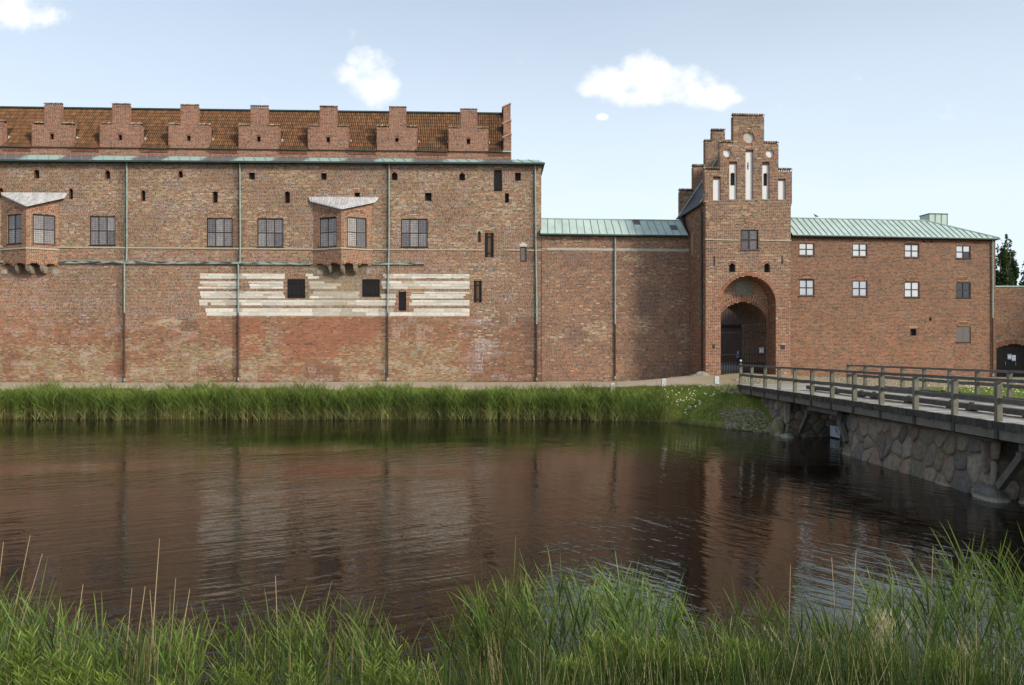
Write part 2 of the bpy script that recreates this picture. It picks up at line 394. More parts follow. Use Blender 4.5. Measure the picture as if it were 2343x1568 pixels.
def window(parent, M, u0, u1, z0, z1, cols, rows, dep=.12, grid=None, glass=None, fw=.07, mw=.06, mframe=None, name='window', label=None, sill=True):
    mframe = mframe or M_FRAME
    recess(parent, u0, u1, z0, z1, 0, dep+.03, M_MORT, M_DARK, M, 'reveal', tuple(PAL['tan']*.8))
    mb = MB()
    def bx(a, b, c, e, d0, d1, mbb=None, col=None):
        P = [M(u, z, d) for d in (d0, d1) for (u, z) in ((a, c), (b, c), (b, e), (a, e))]
        (mbb or mb).poly(P, col, [(0, 1, 2, 3), (7, 6, 5, 4), (0, 4, 5, 1), (1, 5, 6, 2), (2, 6, 7, 3), (3, 7, 4, 0)])
    df, db = -dep+.05, -dep-.01
    bx(u0, u1, z0, z0+fw, df, db); bx(u0, u1, z1-fw, z1, df, db); bx(u0, u0+fw, z0+fw, z1-fw, df, db); bx(u1-fw, u1, z0+fw, z1-fw, df, db)
    W_ = (u1-u0-2*fw-(cols-1)*mw)/cols; H_ = (z1-z0-2*fw-(rows-1)*mw)/rows
    for i in range(1, cols): x = u0+fw+i*W_+(i-1)*mw; bx(x, x+mw, z0+fw, z1-fw, df, db)
    for j in range(1, rows):
        z = z0+fw+j*H_+(j-1)*mw
        for i in range(cols): x = u0+fw+i*(W_+mw); bx(x, x+W_, z, z+mw, df-.004, db)
    if sill: bx(u0-.06, u1+.06, z0-.05, z0-.003, .05, -dep)
    w = mb.build(name, mframe, parent)
    if label: w['label'] = label
    k = 0
    for j in range(rows):
        for i in range(cols):
            x = u0+fw+i*(W_+mw); z = z0+fw+j*(H_+mw); g = glass[k % len(glass)] if isinstance(glass, list) else (glass or random.choice((M_GLASS, M_GLASS, M_GLASS2, M_GLASS3))); k += 1
            q = MB(); tl = random.uniform(-.004, .004); t2 = random.uniform(-.004, .004)
            q.poly([M(x, z, -dep+.01+tl), M(x+W_, z, -dep+.01+t2), M(x+W_, z+H_, -dep+.01-tl), M(x, z+H_, -dep+.01-t2)]); q.build('pane', g, w)
            if grid:
                q = MB(); r = .0085
                for a in range(1, grid[0]): uu = x+W_*a/grid[0]; bx(uu-r, uu+r, z, z+H_, -dep+.022, -dep+.012, q)
                for a in range(1, grid[1]): zz = z+H_*a/grid[1]; bx(x, x+W_, zz-r*.8, zz+r*.8, -dep+.026, -dep+.016, q)
                q.build('lead_grid', M_CAME, w)
    return w
def shutter(parent, M, u0, u1, z0, z1, h, wood, planks=4, dep=.16, straps=(.18, .82), name='shutter', warm=None):
    o, P = recess(parent, u0, u1, z0, z1, h, dep, M_MORT, M_DARK, M, 'reveal', tuple(PAL['red']*.7))
    s = bpy.data.objects.new(name, None); link(s, parent); s.empty_display_size = .2
    g = Seg(u0, u1, z1, h) if h > 0 else None
    for i in range(planks):
        a = u0+(u1-u0)*i/planks+.006; b = u0+(u1-u0)*(i+1)/planks-.006
        ht = lambda u: (g.zc+math.sqrt(max(0, g.R**2-(u-g.uc)**2))-.01) if g else z1-.01
        pts = [(a, z0+.01), (b, z0+.01), (b, ht(b)), (a, ht(a))]; dd = -.07+random.uniform(-.006, .006)
        q = MB(); q.prism(pts, -dd, -dd+.05, mp=lambda u, y, z: M(u, z, -y)); q.build('plank', warm if (warm and 0 < i < planks-1) else wood, s)
    for t in straps:
        z = z0+(z1-z0)*t; q = MB(); q.prism([(u0-.02, z-.03), (u1, z-.03), (u1, z+.03), (u0-.02, z+.03)], .035, .06, mp=lambda u, y, z: M(u, z, -y)); q.build('iron_strap', M_IRON, s)
    return s
def dpipe(parent, fr, pxs, ytop, ybrk, ybot, jogs=(), d=.1, r=.052, top_m=None, label=None, M=None):
    """downpipe drawn through picture columns; upper copper, lower brown"""
    pts = []
    for (px, py) in [(pxs, ytop)]+list(jogs)+[(jogs[-1][0] if jogs else pxs, ybrk)]:
        u, z = fr.uz(px, py, d); pts.append((u, -d, z))
    o = MB().tube(pts, r, 8).build('downpipe', top_m or M_PIPE, parent)
    q = MB()
    for i in range(1, 9):
        t = i/9*(len(pts)-1); k = int(t); p = Vector(pts[k]).lerp(Vector(pts[min(k+1, len(pts)-1)]), t-k)
        q.tube([p-Vector((0, 0, .03)), p+Vector((0, 0, .03))], r*1.25, 8)
    q.build('pipe_collar', top_m or M_PIPE, o)
    u, z1 = fr.uz(pts and (jogs[-1][0] if jogs else pxs), ybrk, d); _, z0 = fr.uz(jogs[-1][0] if jogs else pxs, ybot, d)
    b = MB().tube([(u, -d, z1+.04), (u, -d, z0+.25), (u, -d-.0, z0)], r*.95, 8).build('downpipe', M_PIPEB, parent); b['label'] = 'brown lower length of downpipe'
    MB().tube([(u, -d, z0+.02), (u, -d, z0+.22)], r*1.3, 8).build('pipe_foot', M_PIPE, b)
    return o
def scallops(parent, u0, u1, z, y0, y1, n, name='coping_tiles', M=None):
    """row of half-round coping tiles lying across a wall top, with a small saddle"""
    M = M or (lambda u, y, z: (u, y, z)); V = []; Fs = []; cs = []
    w = (u1-u0)/n; ym = (y0+y1)/2; rise = (y1-y0)*.28
    for i in range(n):
        uc = u0+w*(i+.5); c = PAL['brown']*random.uniform(.6, 1.2) if random.random() < .6 else PAL['cream']*random.uniform(.5, .8)
        for (ya, za, yb, zb) in ((y0-.05, z, ym, z+rise), (ym, z+rise, y1+.05, z)):
            b = len(V)
            for (y, zz) in ((ya, za), (yb, zb)):
                for k in range(5):
                    t = PI*k/4; V.append(M(uc-math.cos(t)*w*.5, y, zz+math.sin(t)*w*.75)); cs.append(c)
            for k in range(4): Fs.append((b+k, b+k+1, b+5+k+1, b+5+k))
            Fs.append((b, b+1, b+2, b+3)); Fs[-1] = (b, b+1, b+2, b+3)
    return np_mesh(name, V, np.array(Fs), M_TILE, parent, np.array(cs), kind='stuff')

# ------------------------------------------------------------------ castle range on the left
FM = Frame(1171, 56.5, 1.35e-5, 1.62)
castle = FM.root('castle_range', 'long red brick castle range with stepped dormers and white limestone bands', 'castle')
UZ = FM.uz
def rectpx(fr, x0, x1, y0, y1, d=0):
    u0, zt = fr.uz(x0, y0, d); u1, zt2 = fr.uz(x1, y0, d); _, zb = fr.uz((x0+x1)/2, y1, d); return u0, u1, zb, (zt+zt2)/2
uL = UZ(-190, 500)[0]; uR = UZ(1238, 500)[0]; ZE = UZ(900, 372)[1]
holes = []; blocks = []; todo = []
small = [(77.5, 90, 389.5, 408), (240, 252, 391, 409), (407.5, 418, 392, 408.5), (569, 583, 394, 412), (734.5, 747, 395, 412), (895.6, 909, 395, 413.6), (1050.5, 1063.4, 396, 414.7), (1178, 1191, 395, 414)]
slots = [(-3, 7, 431, 453), (157.7, 166.8, 432, 457.5), (322.7, 332.4, 436, 461), (486, 498, 437.5, 463), (651, 663, 438, 464), (811, 823, 439.5, 456), (972, 987, 440, 462), (1155, 1164, 441, 463)]
for (a, b, c, e) in small+slots:
    u0, u1, z0, z1 = rectpx(FM, a, b, c, e); h = (u1-u0)*.16; is_s = (a, b, c, e) in slots
    holes.append(ArchHole(u0, u1, z0, z1-h, h)); g = Seg(u0, u1, z1-h, h if not is_s else h*.9); blocks.append(Ring(g, .25 if is_s else .2)); todo.append((u0, u1, z0, z1-h, h, g, is_s))
bigw = [(204.8, 263.8, 494.5, 561.5), (472.4, 531.8, 499, 564.6), (588, 648, 500, 565.7), (917, 978, 500.7, 565.7)]
bw = []
for q in bigw:
    u0, u1, z0, z1 = rectpx(FM, *q); holes.append(Rect(u0, u1, z0, z1)); g = Seg(u0, u1, z1+.02, .29); blocks.append(Ring(g, .31)); bw.append((u0, u1, z0, z1, g))
shut = [(657, 697.8, 638.6, 683, .26, 'k'), (828, 868.3, 638, 681, .22, 'k'), (911.6, 928.8, 668, 712.4, .0, 'k'), (1083.7, 1101.6, 643.5, 694, .0, 'w'), (1108.8, 1129, 532, 590, .0, 'w'), (1129.6, 1148, 391, 438, .08, 'k')]
sh = []
for (a, b, c, e, h, k) in shut:
    u0, u1, z0, z1 = rectpx(FM, a, b, c, e)
    if h == 0: holes.append(Rect(u0, u1, z0, z1)); g = Seg(u0, u1, z1, .05); sh.append((u0, u1, z0, z1, 0, k, g))
    elif k == 'k' and h > .2: holes.append(Rect(u0, u1, z0, z1)); g = Seg(u0, u1, z1, h); sh.append((u0, u1, z0, z1, 0, k, g))
    else: holes.append(ArchHole(u0, u1, z0, z1, h)); g = Seg(u0, u1, z1, h); sh.append((u0, u1, z0, z1, h, k, g))
    blocks.append(Ring(g, .14 if h > .2 else .17))
lw = rectpx(FM, 1190, 1204, 565, 597.8); holes.append(Rect(*lw)); lwg = Seg(lw[0], lw[1], lw[3], .05); blocks.append(Ring(lwg, .22))
ls = rectpx(FM, 1092.5, 1099.5, 533, 556.5); holes.append(ArchHole(ls[0], ls[1], ls[2], ls[3], (ls[1]-ls[0])*.48)); blk_l = rectpx(FM, 1089.5, 1103, 526.5, 534); blocks.append(Rect(*blk_l))
# limestone courses in picture rows: (y0, y1, [(x0, x1)...])
bands = [(627.2, 631.8, [(457, 652), (699, 716), (876, 1074)]), (632.2, 637.8, [(458, 651), (704, 730), (880, 1074)]),
    (643.8, 649.6, [(457, 547), (568, 648), (706, 742), (872, 1074)]), (650.0, 655.6, [(463, 545), (570, 649), (708, 780), (873, 1074)]), (656.0, 661.0, [(453, 547), (572, 648), (709, 770), (875, 1074)]),
    (667.5, 672.4, [(457, 648), (716, 822), (942, 1074)]), (672.8, 677.6, [(458, 650), (710, 820), (870, 905), (940, 1065)]), (678.0, 683.2, [(460, 652), (708, 822), (872, 906), (938, 1060)]),
    (686.8, 692.0, [(455, 905), (942, 1074)]), (692.4, 699.6, [(456, 475), (482, 903), (936, 1074)]),
    (706.4, 714.2, [(470, 901), (946, 1074)]), (714.6, 722.8, [(472, 1074)])]
lime = []
for (y0, y1, xs) in bands:
    for (xa, xb) in xs:
        yo = .012*(xa-650)*.5; u0, u1, z0, z1 = rectpx(FM, xa, xb, y0, y1); blocks.append(Rect(u0, u1, z0, z1)); lime.append((u0, u1, z0, z1))
zs1 = UZ(600, 568.5)[1]; zs0 = UZ(600, 573)[1]                                    # string course
us = [UZ(1110, 570)[0], UZ(1130, 570)[0]]
CORB = []
for q in (rectpx(FM, 1082, 1098, 612, 622),): pass
def w_main(px, py, u, z):
    n = len(px); n1 = fbm(u/2.6, z/1.5); n2 = fbm(u/.9+50, z/.5+9, 3); n3 = fbm(u/5+90, z/3.5+70, 3); n4 = fbm(u/1.7+20, z/1.0+40, 3)
    up = (py < 571).astype(float); mid = ((py >= 571) & (py < 728)).astype(float); lo = (py >= 728).astype(float)
    right = sstep(1065, 1085, px+20*(n2-.5))
    t_lo = sstep(770, 812, py+60*(n3-.5)+10*(n2-.5))
    cell = vn(u/.8+3, z/.45+8)
    W_ = dict(red=.42*up+.42*mid+.45*lo, dred=.18*up+.16*mid+.1*lo, brown=.20+.12*up, tan=.30*up*sstep(.36, .6, n1)+.06*mid+.1*lo, orange=.1*up+.40*mid*sstep(.35, .6, n3)+.45*lo,
              dark=.13*up+.07*mid+.05*lo, purp=.06*up+.05*mid, cream=.05*up*sstep(.5, .65, n1), grey=.03+0*up, olive=.04*up)
    W_ = {k: v*np.ones(n) for k, v in W_.items()}
    def blend(mask, **kw):
        for k in W_: W_[k] = W_[k]*(1-mask)+mask*kw.get(k, 0)
    blend(t_lo*lo*(1-right)*sstep(.25, .42, n4), tan=.44, olive=.22, grey=.12, brown=.22, orange=.08, red=.14)
    blend(((px < 90) & (py > 715) & (py < 790))*.5*(1-right), orange=.6, red=.3)
    def patch(x0, x1, y0, y1, soft=14):
        xx = px+30*(n2-.5)+14*(cell-.5); yy = py+16*(n2-.5)+8*(cell-.5)
        return sstep(x0-soft/2, x0+soft/2, xx)*(1-sstep(x1-soft/2, x1+soft/2, xx))*sstep(y0-4, y0+4, yy)*(1-sstep(y1-5, y1+5, yy))
    blend(patch(545, 605, 728, 812)*.95, orange=.7, red=.25, dark=.03)
    blend(patch(700, 865, 730, 792)*.95, orange=.5, red=.35, brown=.1, dark=.05); blend(patch(640, 770, 760, 828)*.95, orange=.5, red=.35, brown=.1, dark=.05)
    blend(patch(695, 775, 832, 870)*.95, dred=.35, red=.65); blend(patch(805, 830, 838, 850), orange=.5, red=.5)
    blend(patch(1045, 1075, 780, 832)*.95, red=.7, orange=.3); blend(patch(238, 290, 820, 868), red=.7, orange=.2); blend(patch(505, 540, 760, 800)*.8, orange=.6, red=.4)
    blend(patch(480, 545, 838, 872)*.7, dred=.5, red=.4, grey=.1); blend(patch(0, 30, 800, 865)*.8, red=.6, purp=.3); blend(patch(150, 180, 830, 850)*.9, red=.9)
    blend(patch(560, 625, 765, 800)*.5, tan=.7, brown=.3); blend(patch(330, 420, 735, 745), tan=.8)
    blend(right*(1-up)*.95, red=.46, dred=.26, purp=.16, dark=.07, brown=.2, orange=.10, cream=.03)
    blend(right*(1-up)*patch(1070, 1140, 700, 800, 30)*.5, cream=.3, grey=.3, purp=.2, red=.3)
    blend(patch(1195, 1228, 690, 850)*.9, dred=.6, dark=.12, red=.3); blend(patch(1040, 1170, 590, 640)*.6, tan=.2, brown=.4, red=.4, cream=.1)
    blend(patch(180, 225, 712, 750)*.6, dred=.7, dark=.3); blend(patch(415, 450, 720, 760)*.8, dred=.6, dark=.3, brown=.1)
    return W_, (n1, n2, n3, n4)
PIPES = [(288, 284), (548, 545), (889, 885), (1225, 1228)]
def darken(px, py, n2):
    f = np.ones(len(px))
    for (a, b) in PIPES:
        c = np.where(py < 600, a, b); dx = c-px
        m = sstep(-3, 3, dx)*(1-sstep(8, 22, dx+8*(n2-.5))); f *= 1-.42*m*(.6+.8*n2)  # darker strip on the left of each downpipe
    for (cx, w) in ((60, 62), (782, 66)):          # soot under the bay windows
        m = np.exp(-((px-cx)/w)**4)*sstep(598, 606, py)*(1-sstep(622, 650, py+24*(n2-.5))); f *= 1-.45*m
    f *= 1-.22*(1-sstep(374, 388, py+8*(n2-.5)))  # darker strip under the eaves
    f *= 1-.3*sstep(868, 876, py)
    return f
def col_main(px, py, u, z):
    W_, nn = w_main(px, py, u, z); c = pick(W_, len(px)); c *= (.77+.33*nn[0])[:, None]
    g = np.exp(-((px-785)/75)**4)*sstep(600, 610, py)*(1-sstep(690, 712, py+20*(nn[1]-.5)))   # thin greenish render below the bay
    c = c*(1-.45*g[:, None])+np.array(lin((150, 140, 112)))*.45*g[:, None]
    return c*darken(px, py, nn[1])[:, None]
def mort_main(px, py, u, z):
    n = len(px); a = np.array(lin((196, 178, 150))); b = np.array(lin((160, 138, 112))); c3 = np.array(lin((206, 196, 182))); n2 = fbm(u/.9+50, z/.5+9, 3); n3 = fbm(u/5+90, z/3.5+70, 3)
    t = sstep(700, 760, py)[:, None]; col = a*(1-t)+b*t
    cr = (sstep(.56, .66, n2)*.8)[:, None]; col = col*(1-cr)+c3*cr
    wh = (np.exp(-((px-1100)/22)**2)*sstep(690, 720, py)*sstep(.4, .6, n2))[:, None]; col = col*(1-wh)+np.array(lin((222, 212, 208)))*wh
    org = ((((px > 640) & (px < 870)) | ((px > 545) & (px < 605))) & (py > 728) & (py < 820)).astype(float)[:, None]*.7
    col = col*(1-org)+np.array(lin((176, 124, 96)))*org
    return col*darken(px, py, n2)[:, None]*(.83+.2*RNG.random((n, 1)))
# the bay windows stand before the wall, bricks run behind them too
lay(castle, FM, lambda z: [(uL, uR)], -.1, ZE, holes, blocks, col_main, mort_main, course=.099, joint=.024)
wred = dict(red=.5, orange=.3, brown=.2, dred=.2)
for (u0, u1, z0, zt, h, g, iss) in todo:
    o, _ = recess(castle, u0, u1, z0, zt, h, .3, M_MORT, M_DARK, name='window_slot', col=tuple(PAL['red']*.7))
    voussoirs(o, g, .22 if iss else .17, 6 if iss else 8, .014, -.02, dict(red=.6, orange=.4, dred=.2), separate=False, joint=.17)
for (u0, u1, z0, z1, g) in bw:
    w = window(castle, lambda u, z, d: (u, -d, z), u0, u1, z0, z1, 3, 2, grid=(5, 7))
    g2 = Seg(g.uc-g.w, g.uc+g.w, g.zs, g.h); g2.R = g.R+.03; g2.zc = g.zc; voussoirs(w, g2, .25, 20, .016, -.02, dict(red=.6, brown=.2, orange=.1, dred=.3), joint=.16)
for (u0, u1, z0, z1, h, k, g) in sh:
    s = shutter(castle, lambda u, z, d: (u, -d, z), u0, u1, z0, z1, h, M_BLACKW, 4 if u1-u0 > .9 else 3, warm=M_BROWNW if k == 'w' else None)
    voussoirs(s, g, .13, 9 if u1-u0 < 1 else 14, .016, -.02, wred, separate=False)
window(castle, lambda u, z, d: (u, -d, z), *lw, 1, 1, grid=(5, 10), fw=.06, sill=False)
recess(castle, ls[0], ls[1], ls[2], ls[3], (ls[1]-ls[0])*.48, .12, M_MORT, M_BROWNW, name='window_slot', col=tuple(PAL['brown']*.7))
q = MB(); g = Seg(ls[0], ls[1], ls[3], (ls[1]-ls[0])*.48); q.prism([(blk_l[0], blk_l[2]), (ls[0], blk_l[2])]+[(g.uc-g.w*math.cos(PI*i/8), g.zs+.02+g.w*math.sin(PI*i/8)) for i in range(9)]+[(ls[1], blk_l[2]), (blk_l[1], blk_l[2]), (blk_l[1], blk_l[3]), (blk_l[0], blk_l[3])], -.02, .02, tuple(lin((178, 168, 148)))); q.build('stone_lintel', M_LIME, castle)
# limestone blocks, one by one
for (u0, u1, z0, z1) in lime:
    u = u0
    while u < u1-.05:
        L = random.uniform(.5, 1.25)
        if u1-u-L < .3: L = u1-u
        c = np.array(lin((226, 219, 205)))*random.uniform(.74, 1.04)
        cx = u+L/2; px_ = CX+F*(FM.X0+cx*FM.c)/(FM.Y0+cx*FM.s)
        if 720 < px_ < 820: k_ = random.uniform(.3, .8); c = c*k_+np.array(lin((160, 150, 124)))*(.95-k_)
        for (pa, pb) in PIPES:
            if pa-20 < px_ < pa+2: c = c*.72
        dd = random.uniform(.004, .014); J = .006
        q = MB(); n_ = random.uniform(-.012, .012)
        if random.random() < .035: u += L; continue
        q.poly([(u+J, -dd, z0+J+n_), (u+L-J, -dd, z0+J-n_), (u+L-J, -dd-.008, z1-J), (u+J, -dd-.002, z1-J), (u+J, .02, z0+J), (u+L-J, .02, z0+J), (u+L-J, .02, z1-J), (u+J, .02, z1-J)], tuple(c), [(0, 1, 2, 3), (0, 4, 5, 1), (1, 5, 6, 2), (2, 6, 7, 3), (3, 7, 4, 0)])
        q.build('limestone_block', M_LIME, castle); u += L
# string course and copper ledges
def strip(parent, fr, xa, xb, ya0, ya1, yb0, yb1, d, m, name, sag=.01, seg=1.6, col=None, slope=.0):
    u0, za1 = fr.uz(xa, ya0, d); _, za0 = fr.uz(xa, ya1, d); u1, zb1 = fr.uz(xb, yb0, d); _, zb0 = fr.uz(xb, yb1, d)
    n = max(1, int((u1-u0)/seg))
    for i in range(n):
        t0, t1 = i/n, (i+1)/n; J = .004
        ua = u0+(u1-u0)*t0+J; ub = u0+(u1-u0)*t1-J; f = lambda t, a, b: a+(b-a)*t
        w = random.uniform(-sag, sag)
        q = MB(); q.poly([(ua, -d, f(t0, za0, zb0)+w), (ub, -d, f(t1, za0, zb0)+w), (ub, -d, f(t1, za1, zb1)+w-slope), (ua, -d, f(t0, za1, zb1)+w-slope),
                          (ua, .02, f(t0, za0, zb0)+w), (ub, .02, f(t1, za0, zb0)+w), (ub, .02, f(t1, za1, zb1)+w), (ua, .02, f(t0, za1, zb1)+w)], col, [(0, 1, 2, 3), (0, 4, 5, 1), (1, 5, 6, 2), (2, 6, 7, 3), (3, 7, 4, 0)])
        q.build(name, m, parent)
cst = tuple(np.array(lin((176, 166, 144))))
strip(castle, FM, -190, 716, 562.3, 565.5, 568.5, 571.7, .07, M_LIME, 'string_course_stone', .004, 2.2, cst)
strip(castle, FM, 852, 1106, 569.3, 572.5, 570.6, 573.8, .07, M_LIME, 'string_course_stone', .004, 2.2, cst)
strip(castle, FM, 1153, 1189, 571.0, 573.5, 571.4, 574, .05, M_LIME, 'string_course_stone', .003, 1.2, cst)
strip(castle, FM, 1205, 1238, 571.4, 574, 571.8, 574.5, .05, M_LIME, 'string_course_stone', .003, 1.2, cst)
def ledge_mat():
    m = mat('ledge_copper', (140, 172, 166), rough=.6, noise=0); nt = m.node_tree; N = nt.nodes; L = nt.links
    tc = N.new('ShaderNodeTexCoord'); mp = N.new('ShaderNodeMapping'); mp.inputs['Scale'].default_value = (.8, 3, 6); L.new(tc.outputs['Object'], mp.inputs[0])
    n = N.new('ShaderNodeTexNoise'); n.inputs['Scale'].default_value = 1.6; n.inputs['Detail'].default_value = 6; L.new(mp.outputs[0], n.inputs['Vector'])
    r = N.new('ShaderNodeValToRGB'); r.color_ramp.elements[0].position = .44; r.color_ramp.elements[1].position = .54
    r.color_ramp.elements[0].color = (*lin((58, 64, 66)), 1); r.color_ramp.elements[1].color = (*lin((152, 164, 152)), 1)
    L.new(n.outputs[0], r.inputs[0]); L.new(r.outputs[0], N['Principled BSDF'].inputs['Base Color']); return m
M_LEDGE = ledge_mat()
strip(castle, FM, -190, 6, 594, 598.5, 596, 601, .16, M_LEDGE, 'copper_ledge', .01, 3, None, .05)
strip(castle, FM, 135, 715, 595.5, 602.5, 599.8, 606, .16, M_LEDGE, 'copper_ledge', .01, 3, None, .05)
strip(castle, FM, 852, 970, 600.5, 605.8, 600.8, 606.3, .14, M_LEDGE, 'copper_ledge', .01, 3, None, .05)
dpipe(castle, FM, 290, 373, 716, 873, [(290, 560), (289.5, 594), (284.5, 605)])
dpipe(castle, FM, 548.5, 375, 716, 871, [(549.5, 560), (549, 597), (545, 606)])
dpipe(castle, FM, 890, 377, 716, 871, [(889.5, 560), (886.5, 700)])
dpipe(castle, FM, 1224, 379, 742, 871, [(1225.5, 560), (1227.5, 700)])
# grey stone stubs on the wall right of the bands
for (a, b, c, e) in ((1084, 1092.5, 611.5, 621), (1109.5, 1115.5, 611, 618), (1127, 1134, 610.5, 621)):
    r_ = rectpx(FM, a-8+8, b, c, e); MB().box(r_[0], r_[1], -.02, .02, r_[2], r_[3], tuple(lin((118, 116, 112)))).build('stone_stub', M_STONE, castle)

# bay windows (oriels)
def oriel(xl, xa, xr, lw_, rw_, P, rl, rr, corb, ytop=451, yeave=478, stubs=(), lbl=None):
    ul = UZ(xl, 560)[0]; ua = UZ(xa, 560, P)[0]; ur = UZ(xr, 560)[0]
    o = bpy.data.objects.new('bay_window', None); link(o, castle); o.empty_display_size = .5
    if lbl: o['label'] = lbl
    ztop = UZ(xa, 462, P*.5)[1]; zb = UZ(xa, 600.5, P)[1]; zst = UZ(xa, 566.2, P)[1]
    for side, (A, B) in enumerate((((ul, 0), (ua, P)), ((ua, P), (ur, 0)))):
        du = B[0]-A[0]; dd = B[1]-A[1]; L_ = math.hypot(du, dd); eu, ed = du/L_, dd/L_; nu, nd = -ed, eu
        def M(s, z, d, A=A, eu=eu, ed=ed, nu=nu, nd=nd): return (A[0]+s*eu+d*nu, -(A[1]+s*ed+d*nd), z)
        (x0, x1, y0, y1) = (lw_, rw_)[side]
        def s_of(px):      # picture column to distance along this face
            lo, hi = -.5, L_+.5
            for _ in range(40):
                m_ = (lo+hi)/2; lx, ly, _z = M(m_, 0, 0); X = FM.X0+lx*FM.c-ly*FM.s; Y = FM.Y0+lx*FM.s+ly*FM.c
                if CX+F*X/Y < px: lo = m_
                else: hi = m_
            return lo
        s0, s1 = s_of(x0), s_of(x1); dm = P/2; z1 = UZ((x0+x1)/2, y0, dm)[1]; z0 = UZ((x0+x1)/2, y1, dm)[1]
        g = Seg(s0, s1, z1+.02, .22*(s1-s0)/1.2+.03)
        # scalloped lower edge: little arches between corbels
        na = 2; cuts = [Seg(L_*i/na+.03, L_*(i+1)/na-.03, zb-.22, .2) for i in range(na)]
        hl = [Rect(s0, s1, z0, z1)]+[ArchHole(c.uc-c.w, c.uc+c.w, zb-.6, c.zs, c.h) for c in cuts]
        bl = [Ring(g, .26)]+[Ring(c, .12) for c in cuts]
        wt = dict(red=.55, dred=.2, brown=.2, orange=.15, dark=.06)
        zt_, zA_ = UZ(rl[0], ytop)[1], UZ(xa, yeave, P+.28)[1]; ztop = zt_-.05
        def roofcut(z, side=side, L_=L_):
            q_ = min(1, max(.02, (zt_-z-.06)/(zt_-zA_)*(P+.28)/P)); return [(0, L_*q_)] if side == 0 else [(L_*(1-q_), L_)]
        lay(o, FM, roofcut, zb-.22, ztop, hl, bl, lambda px, py, u, z: pick(wt, len(px)), lambda px, py, u, z: np.tile(np.array(lin((190, 168, 142))), (len(px), 1)), course=.099, joint=.024, M=M, nparts=0)
        w = window(o, M, s0, s1, z0, z1, 2, 2, dep=.1, grid=(5 if side == 0 or x1-x0 < 46 else 6, 7))
        for c in cuts: voussoirs(o, c, .12, 9, .016, -.02, wt, M=M, separate=False)
        g2 = Seg(g.uc-g.w, g.uc+g.w, g.zs, g.h); g2.R = g.R+.03; g2.zc = g.zc; voussoirs(w, g2, .22, 16, .016, -.02, wt, M=M, separate=False)
        q = MB(); q.poly([M(-.02*side, zst-.1, .07), M(L_+.02*(1-side)+.03, zst-.1, .07), M(L_+.02*(1-side)+.03, zst, .07), M(-.02*side, zst, .07), M(0, zst-.1, -.02), M(L_, zst-.1, -.02), M(L_, zst, -.02), M(0, zst, -.02)], cst, [(0, 1, 2, 3), (0, 4, 5, 1), (1, 5, 6, 2), (2, 6, 7, 3), (3, 7, 4, 0)]); q.build('string_course', M_LIME, o)
    # soffit and core
    q = MB(); q.poly([(ul+.15, .0, zb-.05), (ur-.15, .0, zb-.05), (ua, -P+.08, zb-.05)], tuple(PAL['grey']*.5), [(0, 2, 1)]); q.build('soffit', M_MORT, o)
    # lead roof: strips side by side along the wall, draining out to the broken eave
    uL0, zt = UZ(rl[0], ytop); uR0, zt2 = UZ(rr[0], ytop+.8); uAe, zAe = UZ(xa, yeave, P+.28); uLe, zLe = UZ(rl[1], rl[2], .15); uRe, zRe = UZ(rr[1], rr[2], .15)
    n = 24
    for i in range(n):
        t0, t1 = i/n, (i+1)/n
        def top(t): return Vector((uL0+(uR0-uL0)*t, .0, zt+(zt2-zt)*t))
        def bot(t):
            f = (uAe-uLe)/(uRe-uLe)
            if t < f: k = t/f; return Vector((uLe+(uAe-uLe)*k, -(.15+(P+.13)*k), zLe+(zAe-zLe)*k))
            k = (t-f)/(1-f); return Vector((uAe+(uRe-uAe)*k, -((P+.28)-(P+.13)*k), zAe+(zRe-zAe)*k))
        tt0, tt1 = top(t0), top(t1); b0, b1 = bot(t0), bot(t1); off = Vector((0, 0, random.uniform(0, .012)))
        dn = Vector((0, 0, -.05)); q = MB(); q.poly([b0+off, b1+off, tt1+off, tt0+off, b0+dn, b1+dn, tt1+dn, tt0+dn], None, [(0, 1, 2, 3), (7, 6, 5, 4), (0, 4, 5, 1), (1, 5, 6, 2), (3, 7, 4, 0)])
        q.build('lead_sheet', M_LEAD, o)
        q = MB(); q.bar(b0+Vector((0, 0, .02)), tt0+Vector((0, 0, .02)), .035, .045); q.build('lead_roll', M_LEAD, o)
    for (cx, w, dP, L2) in corb:                      # carved stone brackets
        u, z = UZ(cx, 606.5, dP); _, zl = UZ(cx, 624.5, dP); q = MB(); hw = w/2
        prof = [(0, 1.0, 1.0), (.35, 1.1, .95), (.7, .9, .8), (1, .55, .5)]
        for j in range(3):
            (ta, wa, da), (tb, wb, db) = prof[j], prof[j+1]; za = z+(zl-z)*ta; zb_ = z+(zl-z)*tb
            P8 = [(u+sx*hw*wb, y, zb_) for (sx, y) in ((-1, .05), (1, .05), (1, -dP*db), (-1, -dP*db))]+[(u+sx*hw*wa, y, za) for (sx, y) in ((-1, .05), (1, .05), (1, -dP*da), (-1, -dP*da))]
            q.poly(P8, tuple(lin((150, 138, 118))), [(3, 2, 1, 0)] * (j == 2)+[(4, 5, 6, 7)]*(j == 0)+[(0, 1, 5, 4), (1, 2, 6, 5), (2, 3, 7, 6), (3, 0, 4, 7)])
        q.build('stone_bracket', M_STONE, o)
    for (a, b, c, e) in stubs:
        r_ = rectpx(FM, a, b, c, e); MB().box(r_[0], r_[1], -.03, .02, r_[2], r_[3], tuple(lin((160, 154, 142)))).build('stone_stub', M_STONE, o)
    return o
